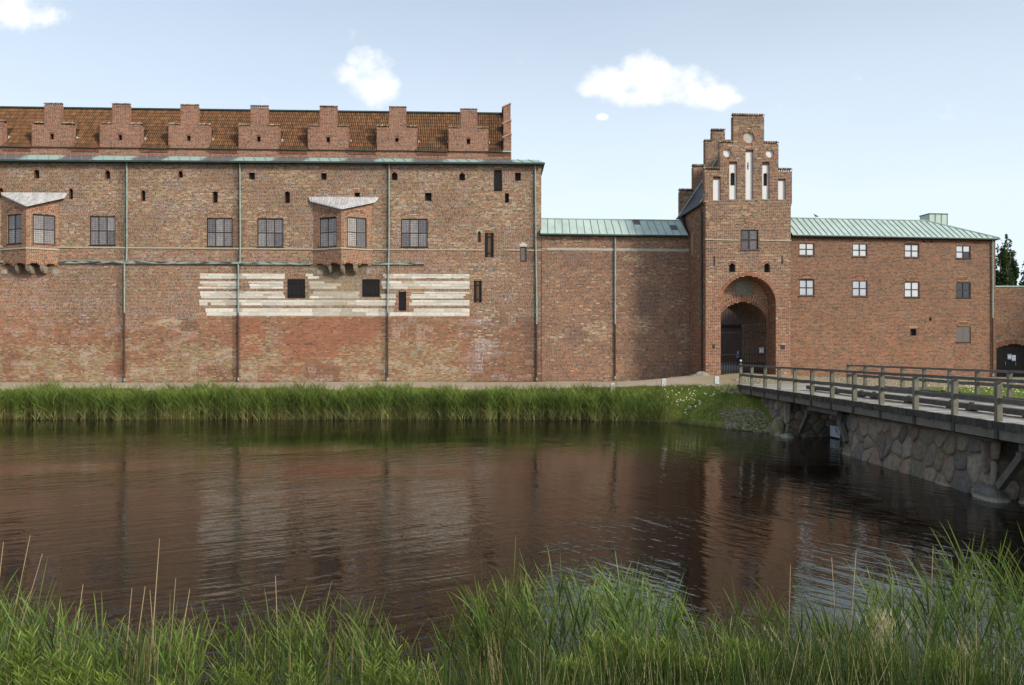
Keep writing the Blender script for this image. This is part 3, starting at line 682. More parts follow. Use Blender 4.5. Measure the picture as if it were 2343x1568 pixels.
oriel(716.5, 780, 851, (730, 769.4, 499, 565), (794, 838.5, 497.8, 565.7), 1.0, (706, 709, 460), (866, 858, 462), [(754.8, .2, .5, 0), (782, .22, .8, 0), (811.7, .22, .55, 0)],
      stubs=((745-20, 758-20, 618, 628), (838, 846, 616, 627)), lbl='lead roofed bay window between two downpipes')
oriel(3, 59.5, 135, (16.7, 49.3, 490.5, 558), (74.7, 126.4, 491.7, 558.8), 1.0, (3, 4, 446), (154, 148, 452), [(37, .2, .5, 0), (62, .28, .8, 0), (95, .24, .55, 0)], ytop=441, yeave=471.5,
      stubs=((3, 17, 617, 627), (121, 134, 616, 627)), lbl='lead roofed bay window at the left edge of the picture')

# attic storey, stepped dormers, tiled roof
FA = Frame(1171, 57.9, 2.3e-5, 1.62)
def A2C(u, z, d):                       # attic plane coordinates to castle-local ones
    if np.ndim(u) == 0 and np.ndim(z) == 0 and np.ndim(d) == 0:
        X, Y, Z = FA.world(u, z, d)
    else:
        u = np.asarray(u, float)+0*np.asarray(z, float)+0*np.asarray(d, float); X = FA.X0+u*FA.c+d*FA.s; Y = FA.Y0+u*FA.s-d*FA.c; Z = z+FA.zb+0*u
    dx = X-FM.X0; dy = Y-FM.Y0
    return (dx*FM.c+dy*FM.s, -dx*FM.s+dy*FM.c, Z-FM.zb)
AZ = FA.uz
dorm = [(-86, 7, -57, -18, 279, 236), (72.5, 165, 101, 140.5, 284.2, 239.8), (228, 321.8, 256.5, 296.4, 285.5, 240.7), (385, 478.4, 412.8, 453, 287, 242.9), (545.5, 638, 572.7, 613, 288.8, 245.2), (704, 797, 731.3, 771.2, 290.6, 246.2), (861.7, 953.5, 889.8, 928.6, 291.5, 247.5), (1025.8, 1117, 1053, 1091, 294.6, 252.3)]
z_at0 = AZ(600, 359)[1]-.25; ze = AZ(600, 343.5)[1]; zrf = AZ(600, 340.5)[1]
uA0 = AZ(-190, 340)[0]; uA1 = AZ(1169, 340)[0]
slots_a = []; D = []
for (a, b, c, e, yl, yt) in dorm:
    ua, zl = AZ(a, yl); ub = AZ(b, yl)[0]; uc, zt = AZ(c, yt); ud = AZ(e, yt)[0]; um = (ua+ub)/2
    D.append((ua, ub, uc, ud, zl, zt)); zc = AZ((a+b)/2, yl+31)[1]; slots_a.append((um-.13, um+.13, zc-.12, zc+.24))
def base_a(z):
    if z < ze: return [(uA0, uA1)]
    iv = []
    for (ua, ub, uc, ud, zl, zt) in D:
        if z < zl: iv.append((ua, ub))
        elif z < zt: iv.append((uc, ud))
    return iv
zdent = AZ(600, 348.5)[1]
wa = dict(red=.62, dred=.2, brown=.1, orange=.12, dark=.05)
def col_a(px, py, u, z):
    c = pick(wa, len(px), .12); n2 = fbm(u/1.5, z/1.0, 3); c *= (.85+.3*n2)[:, None]
    darker = sstep(z_at0+.55, z_at0+.1, z)[:, None]; return c*(1-.45*darker*n2[:, None])  # attic brick darker towards its foot
mort_a = lambda px, py, u, z: np.tile(np.array(lin((192, 168, 148))), (len(px), 1))
MA = lambda u, z, d: A2C(u, z, d)
zmax = max(d[5] for d in D)
lay(castle, FM, base_a, z_at0, zmax, [Rect(a, b, c, e) for (a, b, c, e) in slots_a], [], col_a, mort_a, course=.097, M=MA, nparts=0, name='attic_brickwork', header_p=.35)
for i, (ua, ub, uc, ud, zl, zt) in enumerate(D):
    d_ = bpy.data.objects.new('stepped_dormer', None); link(d_, castle); d_.empty_display_size = .4
    sl_ = slots_a[i]; recess(d_, *sl_[:4], 0, .25, M_MORT, M_DARK, MA, 'window_slot', tuple(PAL['red']*.7))
    g = Seg(sl_[0], sl_[1], sl_[3], .03); voussoirs(d_, g, .13, 5, .022, -.01, wa, M=MA, separate=False)
    # return faces of the parapet in real brick
    for (us_, zz0, zz1, th, sg) in ((ua, ze, zl, .5, -1), (ub, ze, zl, .5, 1), (uc, zl, zt, .28, -1), (ud, zl, zt, .28, 1)):
        MS = (lambda us_, sg: (lambda s, z, d: A2C(us_+sg*d, z, -s)))(us_, sg)
        lay(d_, FM, lambda z, th=th: [(0, th)], zz0, zz1, [], [], col_a, mort_a, course=.097, M=MS, nparts=0, header_p=.5)
    mb = MB(); mpa = lambda u, y, z: A2C(u, z, -y)
    def bxa(u0, u1, y0, y1, z0, z1, m_, nm, col=None, par=d_):
        q = MB(); q.prism([(u0, z0), (u1, z0), (u1, z1), (u0, z1)], y0, y1, col, mpa); return q.build(nm, m_, par)
    bxa(ua+.01, ub-.01, .28, .49, ze-.3, zl-.01, M_PLAINB, 'gable_core'); bxa(uc+.01, ud-.01, .02, .27, zl-.01, zt-.01, M_PLAINB, 'gable_core')
    scallops(d_, uc-.03, ud+.03, zt+.03, 0, .28, 10, M=mpa); scallops(d_, ua-.03, uc-.02, zl+.03, 0, .5, 6, M=mpa); scallops(d_, ud+.02, ub+.03, zl+.03, 0, .5, 6, M=mpa)
    # saddle roof behind, with black valleys and green side flashing
    um = (ua+ub)/2; w = (ub-ua)/2+.05; zr = min(zl+1.0, ze+.25+w*1.15); sl50 = math.tan(rad(50)); zb_ = ze+.12
    for sg in (-1, 1):
        yb = lambda z: max(.5, (z-ze)/sl50+.1)
        tri = [mpa(um+sg*w, .45, zb_), mpa(um+sg*w, .62, zb_), mpa(um, yb(zr)+.4, zr), mpa(um, .45, zr)]
        q = MB(); q.poly(tri, tuple(lin((150, 104, 66))), [(0, 1, 2, 3)]); q.build('saddle_tiles', M_TILE, d_)
        q = MB(); q.bar(Vector(tri[1])+Vector((0, 0, .03)), Vector(tri[2])+Vector((0, 0, .03)), .09, .03); q.build('valley_gutter', M_CAME, d_)
        q = MB(); q.poly([mpa(um+sg*(w+.02), .05+.43, zb_-.1), mpa(um+sg*(w+.16), .66, zb_-.1), mpa(um+sg*(w+.10), .72, zb_+.85), mpa(um+sg*(w+.02), .48, zb_+.85)], None, [(0, 1, 2, 3)]); q.build('copper_flashing', M_COPPER, d_)
# dentil course between dormers
gaps = [(D[i][1], D[i+1][0]) for i in range(len(D)-1)]+[(D[-1][1], uA1)]
dc = MB()
for (a, b) in gaps:
    n = int((b-a)/.13)
    for k in range(n): u = a+(b-a)*k/n; dc.prism([(u+.02, zdent-.1), (u+.1, zdent-.1), (u+.1, zdent+.06), (u+.02, zdent+.06)], -.07, 0, tuple(PAL['red']*random.uniform(.8, 1.2)), lambda u, y, z: A2C(u, z, -y))
dc.build('dentil_bricks', M_BRICK, castle, kind='stuff')
# main roof of clay tiles
SL = rad(49.5); yr_run = 3.22; zr_main = ze+yr_run*math.tan(SL)
def RT(u, s, h): return A2C(u, ze+s*math.sin(SL)+h*math.cos(SL), -(s*math.cos(SL)-h*math.sin(SL)-.08))
Ls = yr_run/math.cos(SL); rows = 11; tw = .142; ncol = int((uA1-.6-uA0)/tw); trow = Ls/rows
ii, jj = np.meshgrid(np.arange(ncol), np.arange(rows), indexing='ij'); ii = ii.ravel(); jj = jj.ravel(); n = len(ii)
uc_ = uA0+tw*(ii+.5); s0_ = jj*trow-.03; s1_ = s0_+trow+.03
ang = np.array([0, .25, .5, .75, 1])*PI
Vt = np.zeros((n, 10, 3)); r_ = tw*.40; lift = .022+.004*RNG.random(n)
for k in range(5):
    uu = uc_-np.cos(ang[k])*r_*(1+.06*RNG.random(n)); hh = np.sin(ang[k])*r_*.95
    Vt[:, k] = np.stack(RT(uu, s0_, hh+lift), 1); Vt[:, 5+k] = np.stack(RT(uc_-np.cos(ang[k])*r_*.86, s1_, hh*.86+.004), 1)
base = np.stack([lin((134, 94, 60)), lin((124, 84, 56)), lin((116, 86, 58)), lin((104, 78, 54)), lin((142, 100, 64))]); ct = base[RNG.choice(5, n, p=[.3, .27, .16, .15, .12])]*(1+.05*RNG.standard_normal((n, 1))).clip(.6, 1.4)
nz_ = fbm(uc_/3, jj/4., 3); ct *= (.82+.3*nz_)[:, None]; ct[jj < 1] *= .7
# tiles get darker towards the right gable
ct *= (1-.35*sstep(uA1-3.0, uA1-.8, uc_))[:, None]
cv = np.repeat(ct, 10, 0); cv = cv.reshape(n, 10, 3); cv[:, :5] *= .95; cv[:, [0, 4]] *= .8; cv = cv.reshape(-1, 3)
Ft = np.array([(k, k+1, 6+k, 5+k) for k in range(4)]+[(0, 4, 3, 1)]); Ft = np.array([(k, k+1, 6+k, 5+k) for k in range(4)]+[(0, 1, 3, 4)])
hid = np.zeros(n, bool)
for (ua, ub, uc, ud, zl, zt) in D: hid |= (uc_ > ua+.1) & (uc_ < ub-.1) & (jj < 5)
vis = np.nonzero(~hid)[0]; rank = vis[np.argsort(-1.0*(jj[vis] < 9)+np.abs(uc_[vis]+6)*.01)][:300]; isp = np.zeros(n, bool); isp[rank] = True
tm = None
for i in rank: np_mesh('roof_tile', Vt[i], Ft, M_TILE, castle, cv.reshape(n, 10, 3)[i])
rest = (~isp) & (~hid); m = int(rest.sum())
np_mesh('roof_tiles', Vt[rest].reshape(-1, 3), (Ft[None]+10*np.arange(m)[:, None, None]).reshape(-1, 4), M_TILE, castle, cv.reshape(n, 10, 3)[rest].reshape(-1, 3), kind='stuff')
q = MB(); q.poly([RT(uA0, -.02, 0), RT(uA1-.5, -.02, 0), RT(uA1-.5, Ls, 0), RT(uA0, Ls, 0)], tuple(lin((70, 50, 36)))); 
q.poly([RT(uA0, Ls, 0), RT(uA1-.5, Ls, 0), A2C(uA1-.5, ze-.5, -(yr_run*2+.5)), A2C(uA0, ze-.5, -(yr_run*2+.5))], tuple(lin((120, 84, 56)))); q.build('roof_underlay', M_TILE, castle)
q = MB(); q.bar(RT(uA0, Ls+.02, .07), RT(uA1-.5, Ls+.02, .07), .26, .1); q.build('ridge_copper', M_COPPERD, castle)
for (a, b) in gaps:
    q = MB(); P0 = A2C(a+.02, ze+.02, .1); P1 = A2C(b-.04, ze-.02, .1); q.bar(P0, P1, .16, .05); q.build('roof_gutter', M_COPPERD, castle)
# back and end walls of the upper block
q = MB(); q.poly([A2C(uA1, z_at0, 0), A2C(uA1, z_at0, -(yr_run*2+.6)), A2C(uA1, ze, -(yr_run*2+.6)), A2C(uA1, zr_main-.3, -yr_run), A2C(uA1, ze, 0)]); q.poly([A2C(uA0, z_at0, -(yr_run*2+.6)), A2C(uA1, z_at0, -(yr_run*2+.6)), A2C(uA1, ze, -(yr_run*2+.6)), A2C(uA0, ze, -(yr_run*2+.6))]); q.build('rear_wall', M_PLAINB, castle)
# stepped end gable on the right, seen almost edge-on
eg = bpy.data.objects.new('end_gable', None); link(eg, castle); eg.empty_display_size = .5
g0 = AZ(1151, 330)[0]; g1 = AZ(1169.5, 330)[0]
zA = AZ(1160, 347)[1]; steps = [(0, AZ(1160, 320)[1]-.05), (1.15, 0), (2.4, 0)]
zz = [AZ(1160, 318)[1], AZ(1160, 262, -1.3)[1]+1.1, AZ(1160, 243, -2.7)[1]]
prev = zA-.15
for i, (y0, y1, z1) in enumerate(((-.02, 1.3, AZ(1160, 316)[1]), (1.3, 2.7, AZ(1160, 284, -1.3)[1]), (2.7, 4.9, AZ(1160, 246, -2.7)[1]))):
    x0 = g0+(.02, .05, .09)[i]; x1 = g1+(-.0, .03, .05)[i]; zlo = prev-.4
    lay(eg, FM, lambda z, x0=x0, x1=x1: [(x0, x1)], zlo, z1, [], [], col_a, mort_a, course=.097, M=(lambda y0: (lambda u, z, d: A2C(u, z, d-y0)))(y0), nparts=0)
    mpa = lambda u, y, z: A2C(u, z, -y); q = MB(); q.prism([(x0+.01, zA-.3), (x1-.01, zA-.3), (x1-.01, z1), (x0+.01, z1)], y0+.02, y1 if i < 2 else y1, None, mpa); q.build('gable_core', M_PLAINB, eg)
    q = MB(); q.prism([(x0-.08, z1-.02), (x1+.03, z1+.30), (x1+.03, z1+.36), (x0-.1, z1+.06)], y0-.06, y1, tuple(lin((176, 160, 140))), mpa); q.prism([(x0+.01, z1), (x1-.01, z1), (x1-.01, z1+.28)], y0+.0, y1, tuple(PAL['red']), mpa); q.build('sloped_coping', M_TILE, eg)
    prev = z1
q = MB(); q.prism([(g0-.05, zA-.12), (g1+.01, zA-.12), (g1+.01, zA+.02), (g0-.05, zA+.02)], -.1, .1, None, lambda u, y, z: A2C(u, z, -y)); q.build('copper_flashing', M_COPPER, eg)
# shallow copper roof skirt in front of the attic, with standing seams, and the eaves
uE0 = UZ(-190, 370, .35)[0]; uE1 = UZ(1246, 374, .35)[0]; zE = UZ(600, 368.6, .35)[1]
na = 58; EP = []
for i in range(na+1):
    t = i/na; u = uE0+(uE1-uE0)*t; uat = uA0+(uE1-.4-uA0)*t; EP.append((Vector((u, -.35, zE)), Vector(A2C(uat, z_at0+.22 + 0*t, .0)) if True else None))
def skirt_mat():
    m = mat('skirt_copper', (150, 172, 160), rough=.55, noise=0); nt = m.node_tree; N = nt.nodes; L = nt.links
    tc = N.new('ShaderNodeTexCoord'); sp = N.new('ShaderNodeSeparateXYZ'); L.new(tc.outputs['Object'], sp.inputs[0])
    # brown run-off fields below every gap between dormers (period of the dormers)
    ma = N.new('ShaderNodeMath'); ma.operation = 'MULTIPLY_ADD'; L.new(sp.outputs[0], ma.inputs[0]); per = (D[7][0]-D[1][0])/6; ma.inputs[1].default_value = 2*PI/per; ma.inputs[2].default_value = -2*PI*((gaps[3][0]+gaps[3][1])/2)/per+PI/2
    si = N.new('ShaderNodeMath'); si.operation = 'SINE'; L.new(ma.outputs[0], si.inputs[0])
    n = N.new('ShaderNodeTexNoise'); n.inputs['Scale'].default_value = 1.8; n.inputs['Detail'].default_value = 5; L.new(tc.outputs['Object'], n.inputs['Vector'])
    a2 = N.new('ShaderNodeMath'); a2.operation = 'MULTIPLY_ADD'; L.new(n.outputs[0], a2.inputs[0]); a2.inputs[1].default_value = 1.2; L.new(si.outputs[0], a2.inputs[2])
    r = N.new('ShaderNodeValToRGB'); r.color_ramp.elements[0].position = .5; r.color_ramp.elements[1].position = .95
    r.color_ramp.elements[0].color = (*lin((158, 180, 170)), 1); r.color_ramp.elements[1].color = (*lin((108, 102, 102)), 1)
    L.new(a2.outputs[0], r.inputs[0]); L.new(r.outputs[0], N['Principled BSDF'].inputs['Base Color']); return m
M_SKIRT = skirt_mat()
for i in range(na):
    (a, b), (c, e) = EP[i], EP[i+1]; q = MB(); q.poly([a, c, e, b, a-Vector((0, 0, .06)), c-Vector((0, 0, .06))], None, [(0, 1, 2, 3), (4, 5, 1, 0)]); q.build('copper_panel', M_SKIRT, castle)
    q = MB(); q.bar(a+Vector((0, 0, .02)), b+Vector((0, 0, .02)), .03, .04); q.build('standing_seam', M_PIPE, castle)
q = MB(); q.bar((uE0, -.42, zE-.09), (uE1, -.42, zE-.09), .13, .12); q.build('eaves_gutter', M_COPPERD, castle)
q = MB(); q.prism([(uE0, zE-.12), (uE1-.1, zE-.12), (uE1-.1, zE-.05), (uE0, zE-.05)], -.36, .1); q.build('eaves_soffit', M_BLACKW, castle)
q = MB(); yb = 10.5                                  # roof edge running back along the right end
q.poly([(uR-.02, -.34, zE-.11), (uE1, -.34, zE-.11), (uE1, yb, zE-.11), (uR-.02, yb, zE-.11), (uR-.5, -.34, zE+.02), (uE1+.02, -.34, zE+.0), (uE1+.02, yb, zE+.0), (uR-.5, yb, zE+.02)], None, [(3, 2, 1, 0), (4, 5, 6, 7), (1, 2, 6, 5), (2, 3, 7, 6), (0, 1, 5, 4)]); q.build('side_eaves', M_COPPERD, castle)
pA, pB = Vector(A2C(uA1, z_at0+.22, 0)), Vector(A2C(uA1, z_at0+.22, -8)); q = MB(); q.poly([(uE1, -.35, zE), (uE1, yb, zE), (pA.x, yb, z_at0+.25), (pA.x, pA.y, pA.z)]); q.build('copper_end_roof', M_COPPER, castle)
q = MB(); q.tube([(uE1-.02, yb-.2, zE-.1), (uE1-.3, yb-.1, zE-1.0), (uR+.06, yb-.1, zE-1.6)], .06); q.build('side_downpipe', M_PIPE, castle)
q = MB(); q.poly([(uR, .0, -.1), (uR, yb, -.1), (uR, yb, ZE), (uR, .0, ZE)]); q.poly([(uR, yb, -.1), (uL, yb, -.1), (uL, yb, ZE), (uR, yb, ZE)]); q.poly([(uL, yb, -.1), (uL, 0, -.1), (uL, 0, ZE), (uL, yb, ZE)]); q.build('side_wall', M_PLAINB, castle)

# ------------------------------------------------------------------ curtain wall between the range and the tower
FC = Frame(1240, 56.52, 4.6e-5, 1.6)
curt = FC.root('curtain_wall', 'patched brick curtain wall with narrow green copper roof between castle range and gate tower', 'wall')
cu0, _ = FC.uz(1238.5, 560); cu1, zc1 = FC.uz(1592, 541); zct = FC.uz(1400, 539)[1]
def w_curt(px, py, u, z):
    n = len(px); n2 = fbm(u/.9+150, z/.5+19, 3); n3 = fbm(u/2.2+190, z/1.4+70, 3); cell = vn(u/.8+3, z/.45+8)
    W_ = {k: v*np.ones(n) for k, v in dict(red=.42, dred=.3, brown=.24, purp=.16, dark=.1, orange=.08, tan=.05, cream=.01, grey=.02).items()}
    def blend(mask, **kw):
        for k in W_: W_[k] = W_[k]*(1-mask)+mask*kw.get(k, 0)
    def patch(x0, x1, y0, y1, soft=10):
        xx = px+22*(n2-.5)+12*(cell-.5); yy = py+14*(n2-.5)+8*(cell-.5)
        return sstep(x0-soft/2, x0+soft/2, xx)*(1-sstep(x1-soft/2, x1+soft/2, xx))*sstep(y0-4, y0+4, yy)*(1-sstep(y1-5, y1+5, yy))
    for p in ((1285, 1343, 578, 612), (1385, 1440, 580, 612), (1490, 1545, 575, 610), (1458, 1505, 660, 722), (1298, 1345, 745, 790)): blend(patch(*p)*.85, dred=.5, purp=.3, dark=.15)
    for p in ((1335, 1385, 735, 780), (1450, 1490, 720, 765), (1540, 1575, 745, 775), (1270, 1290, 760, 785), (1430, 1470, 590, 600), (1560, 1600, 770, 790)): blend(patch(*p)*.7, tan=.4, olive=.0, grey=.25, brown=.3, cream=.05)
    blend(patch(1240, 1300, 800, 870)*.6, red=.5, dred=.5); blend(sstep(.55, .7, n3)*.5, orange=.3, brown=.4, tan=.12, red=.2)
    return W_, n2
def col_curt(px, py, u, z):
    W_, n2 = w_curt(px, py, u, z); c = pick(W_, len(px)); dx = 1405-px; m = sstep(-3, 3, dx)*(1-sstep(4, 12, dx)); dx2 = 1228-px
    return c*(.82+.3*n2)[:, None]*(1-.2*m)[:, None]*(1-.25*sstep(862, 875, py))[:, None]
mort_c = lambda px, py, u, z: (np.array(lin((176, 156, 134)))*(.8+.4*fbm(u/1.1, z/.7, 3))[:, None])
zsA, zsB = FC.uz(1240, 567)[1], FC.uz(1240, 572)[1]
lay(curt, FC, lambda z: [(cu0, cu1)], 0, zct, [], [Rect(cu0, cu1, zsB, zsA)], col_curt, mort_c, course=.098, joint=.022, name='brickwork')
strip(curt, FC, 1252, 1600, 567, 572.6, 567.8+2.6, 573.4+3, .02, M_LIME, 'string_course_stone', .01, .55, tuple(np.array(lin((178, 170, 156)))))
dpipe(curt, FC, 1407, 543, 742, 868, [(1407, 640)], r=.06)
# copper roof: panels three high between standing seams
zE0 = FC.uz(1400, 536.2, .3)[1]; ridge_d = -1.05; zR0 = FC.uz(1400, 503.2, ridge_d)[1]
ua, ub = FC.uz(1236, 536, .3)[0], FC.uz(1574, 536, .3)[0]; ra, rb = FC.uz(1237, 501, ridge_d)[0], FC.uz(1556, 505, ridge_d)[0]
ncp = 20
def CR(i, t): a = Vector((ua+(ub-ua)*i/ncp, -.3, zE0)); b = Vector((ra+(rb-ra)*i/ncp, -ridge_d, zR0)); return a.lerp(b, t)
for i in range(ncp):
    for j in range(3):
        off = random.uniform(-.03, .03); t0 = 0 if j == 0 else j/3+off; t1 = (j+1)/3
        q = MB(); h = Vector((0, 0, random.uniform(.0, .012))); q.poly([CR(i, j/3+.004)+h, CR(i+1, j/3+.004)+h, CR(i+1, t1)+h, CR(i, t1)+h, CR(i, j/3)-Vector((0, 0, .04)), CR(i+1, j/3)-Vector((0, 0, .04))], None, [(0, 1, 2, 3), (0, 4, 5, 1)])
        o = q.build('copper_panel', M_PATCH if (i, j) in ((13, 2), (18, 1)) else M_COPPER, curt)
        if (i, j) in ((13, 2), (18, 1)): o['label'] = 'brown replacement panel'
    q = MB(); q.bar(CR(i, 0)+Vector((0, 0, .03)), CR(i, 1)+Vector((0, 0, .03)), .026, .045); q.build('standing_seam', M_SEAM, curt)
q = MB(); q.bar(CR(0, 1)+Vector((0, 0, .03)), CR(ncp, 1)+Vector((0, 0, .03)), .12, .06); q.build('ridge_cap', M_COPPER, curt)
q = MB(); a, b = CR(0, 1), CR(ncp, 1); q.poly([a, b, b+Vector((0, 4, -1.6)), a+Vector((0, 4, -1.6))]); q.build('rear_roof', M_COPPER, curt)
q = MB(); q.bar((ua, -.36, zE0-.07), (ub, -.36, zE0-.07), .1, .1); q.build('eaves_gutter', M_COPPERD, curt)
q = MB(); q.box(ua, ub, -.31, .1, zE0-.14, zE0-.05); q.build('eaves_board', M_BLACKW, curt)
q = MB(); q.poly([(cu0, 3, 0), (cu1, 3, 0), (cu1, 3, zct), (cu0, 3, zct)]); q.build('rear_wall', M_PLAINB, curt)

# ------------------------------------------------------------------ gate tower
FT = Frame(1711, 53.7, 3.6e-5, 2.15)
tower = FT.root('gate_tower', 'tall brick gate tower with stepped gable, whitewashed niches and deep arched gateway', 'tower')
T = lambda px, py, d=0: FT.uz(px, py, d)
tl, tr = T(1613.8, 560)[0], T(1808.6, 560)[0]; TD = 6.7
gsteps = [(1611.4, 1811.2, 389.8), (1646, 1780.3, 329), (1677, 1747.6, 266.5)]
GS = [(T(a, y)[0], T(b, y)[0], T(1711, y)[1]) for a, b, y in gsteps]; zg0 = T(1711, 465)[1]
def base_t(z):
    if z < zg0: return [(tl, tr)]
    for (a, b, zt) in GS:
        if z < zt: return [(a, b)]
    return []
nich = [(1630.7, 1648, 405.5, 459), (1668, 1685.4, 370.5, 456.9), (1705.2, 1722.5, 342.5, 457.6), (1743.3, 1759.5, 372.3, 456.4), (1779.6, 1796.5, 408.2, 457.2)]
circ = [(1713, 315.2, 13), (1663.2, 350.5, 9.6), (1760.7, 351.6, 9.6)]
th = []; tb = []
NI = []
for q_ in nich: r_ = rectpx(FT, *q_); NI.append(r_); th.append(Rect(*r_))
CI = []
for (x, y, r) in circ:
    u, z = T(x, y); R = r/F*53.7; CI.append((u, z, R)); th.append(Disc(u, z, R)); tb.append(Disc(u, z, R+.2))
tw_ = rectpx(FT, 1694, 1734.5, 525.3, 572); th.append(Rect(*tw_)); twg = Seg(tw_[0], tw_[1], tw_[3]+.02, .36); tb.append(Ring(twg, .2))
sm = [rectpx(FT, 1667.7, 1682, 603, 624), rectpx(FT, 1748, 1761, 603, 624)]; SG = []
for r_ in sm: h = .1; th.append(ArchHole(r_[0], r_[1], r_[2], r_[3]-h, h)); g = Seg(r_[0], r_[1], r_[3]-h, h); SG.append(g); tb.append(Ring(g, .24))
gl, gr = T(1648.5, 760)[0], T(1774.5, 760)[0]; gzs = T(1711, 695.5)[1]; gh = T(1711, 631)[1]-gzs
th.append(ArchHole(gl, gr, -.3, gzs, min(gh, (gr-gl)/2*.999))); GG = Seg(gl, gr, gzs, min(gh, (gr-gl)/2*.999)); tb.append(Ring(GG, .27))
def col_t(px, py, u, z):
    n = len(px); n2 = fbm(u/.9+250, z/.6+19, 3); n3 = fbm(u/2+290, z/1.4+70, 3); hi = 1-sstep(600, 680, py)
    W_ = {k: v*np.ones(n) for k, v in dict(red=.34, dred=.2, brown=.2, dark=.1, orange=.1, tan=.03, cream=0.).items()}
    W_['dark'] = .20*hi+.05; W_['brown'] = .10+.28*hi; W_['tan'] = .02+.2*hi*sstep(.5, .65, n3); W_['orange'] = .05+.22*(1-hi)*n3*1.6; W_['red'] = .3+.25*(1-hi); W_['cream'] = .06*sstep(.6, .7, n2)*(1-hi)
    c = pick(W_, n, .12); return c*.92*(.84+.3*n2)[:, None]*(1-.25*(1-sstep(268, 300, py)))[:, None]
def mort_t(px, py, u, z):
    n2 = fbm(u/1.1+40, z/.7, 3); a = np.array(lin((188, 170, 148))); return a*(.8+.4*n2)[:, None]
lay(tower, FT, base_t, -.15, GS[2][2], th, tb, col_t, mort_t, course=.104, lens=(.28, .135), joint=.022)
# niches
for i, (u0, u1, z0, z1) in enumerate(NI):
    o, _ = recess(tower, u0, u1, z0, z1, 0, .13, M_BRICK, None, name='niche', col=tuple(PAL['dred']))
    zt = z1-.13
    if i in (1, 3):
        (a, b, y0, y1) = ((1670.5, 1681.3, 398, 425), (1746, 1755.7, 398.5, 425.8))[(i-1)//2]; a_, b_, zb_, zt_ = rectpx(FT, a, b, y0, y1, -.13); h = .08
        q = MB(); y = .125; q.poly([(u0, y, z0), (u1, y, z0), (u1, y, zb_), (u0, y, zb_), (u0, y, zt_+h), (u1, y, zt_+h), (u1, y, zt), (u0, y, zt), (a_, y, zb_), (b_, y, zb_), (a_, y, zt_), (b_, y, zt_), ((a_+b_)/2, y, zt_+h)], None, [(0, 1, 2, 3), (3, 8, 10, 12, 4), (9, 2, 5, 12, 11), (4, 5, 6, 7)])
        w_ = q.build('whitewashed_panel', M_WHITE, o); recess(w_, a_, b_, zb_, zt_, h, .28, M_WHITE, M_DARK, name='slit', d0=-.12)
    else:
        q = MB(); q.poly([(u0, .125, z0), (u1, .125, z0), (u1, .125, zt), (u0, .125, zt)]); q.build('whitewashed_panel', M_WHITE, o)
    q = MB(); q.box(u0, u1, .06, .14, zt, z1, tuple(PAL['dred']*.7)); q.build('shaded_niche_lintel', M_BRICK, o)  # dark red strip puts the niche-top shadow into the colour
    q = MB(); q.prism([(u0-.0, z0-.07), (u1, z0-.07), (u1, z0+.005), (u0, z0+.005)], -.03, .1, tuple(PAL['grey'])); q.build('niche_sill', M_BRICK, o)
u, z = T(1712.3, 379); q = MB(); q.bar((u, .1, z-.24), (u, .1, z+.24), .035, .03, up=(0, 1, 0)); q.bar((u-.05, .1, z), (u+.05, .1, z), .03, .05); q.build('wall_anchor', M_IRON, tower)
for (x, y0, y1) in ((1634, 586, 609), (1789, 586, 604)):
    u, z1 = T(x, y0); z0 = T(x, y1)[1]; q = MB(); q.bar((u, -.03, z0), (u, -.03, z1), .045, .04, up=(0, 1, 0)); q.build('wall_anchor', M_IRON, tower)
for (u, z, R) in CI:
    K = 24; q = MB(); P = [(u+R*math.cos(2*PI*k/K), z+R*math.sin(2*PI*k/K)) for k in range(K)]
    q.poly([(a, 0, b) for a, b in P]+[(a, .13, b) for a, b in P], tuple(PAL['dred']), [(i, i+K, (i+1) % K+K, (i+1) % K) for i in range(K)]); o = q.build('roundel', M_BRICK, tower)
    q = MB(); q.poly([(a, .12, b) for a, b in P]); q.build('whitewashed_panel', M_WHITE if R < .35 else M_LIME, o)
    if R >= .35: o.children[0].data.attributes['Col'].data.foreach_set('color', np.tile(np.array([*lin((190, 184, 172)), 1], np.float32), len(o.children[0].data.vertices)))
    gg = Seg(u-R*.999, u+R*.999, z, R); gg.R = R; gg.zc = z; gg.uc = u; gg.ang = PI*.999; voussoirs(o, gg, .19, 26 if R > .35 else 20, .012, -.02, dict(red=.4, brown=.3, dark=.2, orange=.2), separate=False)
w = window(tower, lambda u, z, d: (u, -d, z), *tw_, 2, 2, grid=(6, 7), dep=.1, fw=.09, mw=.1)
g2 = Seg(twg.uc-twg.w, twg.uc+twg.w, twg.zs, twg.h); g2.R = twg.R+.03; voussoirs(w, g2, .15, 16, .014, -.02, wred)
for r_, g in zip(sm, SG):
    o, _ = recess(tower, r_[0], r_[1], r_[2], r_[3]-.1, .1, .35, M_MORT, M_DARK, name='window_slot', col=tuple(lin((120, 108, 98)))); voussoirs(o, g, .2, 9, .014, -.02, wred, separate=False)
za_ = T(1711, 548.3)[1]; strip(tower, FT, 1613, 1690, 546.7, 549.4, 548.6, 551.2, .06, M_LIME, 'string_course_stone', .004, 1, cst); strip(tower, FT, 1737, 1810, 548.6, 551.2, 549.6, 552.4, .06, M_LIME, 'string_course_stone', .004, 1, cst)
for (a, b, c, e) in ((1630, 1635, 789, 797), (1786, 1795, 789, 799)):
    r_ = rectpx(FT, a, b, c, e); MB().box(r_[0], r_[1], -.04, .01, r_[2], r_[3]).build('grey_plate', M_SLATE, tower)
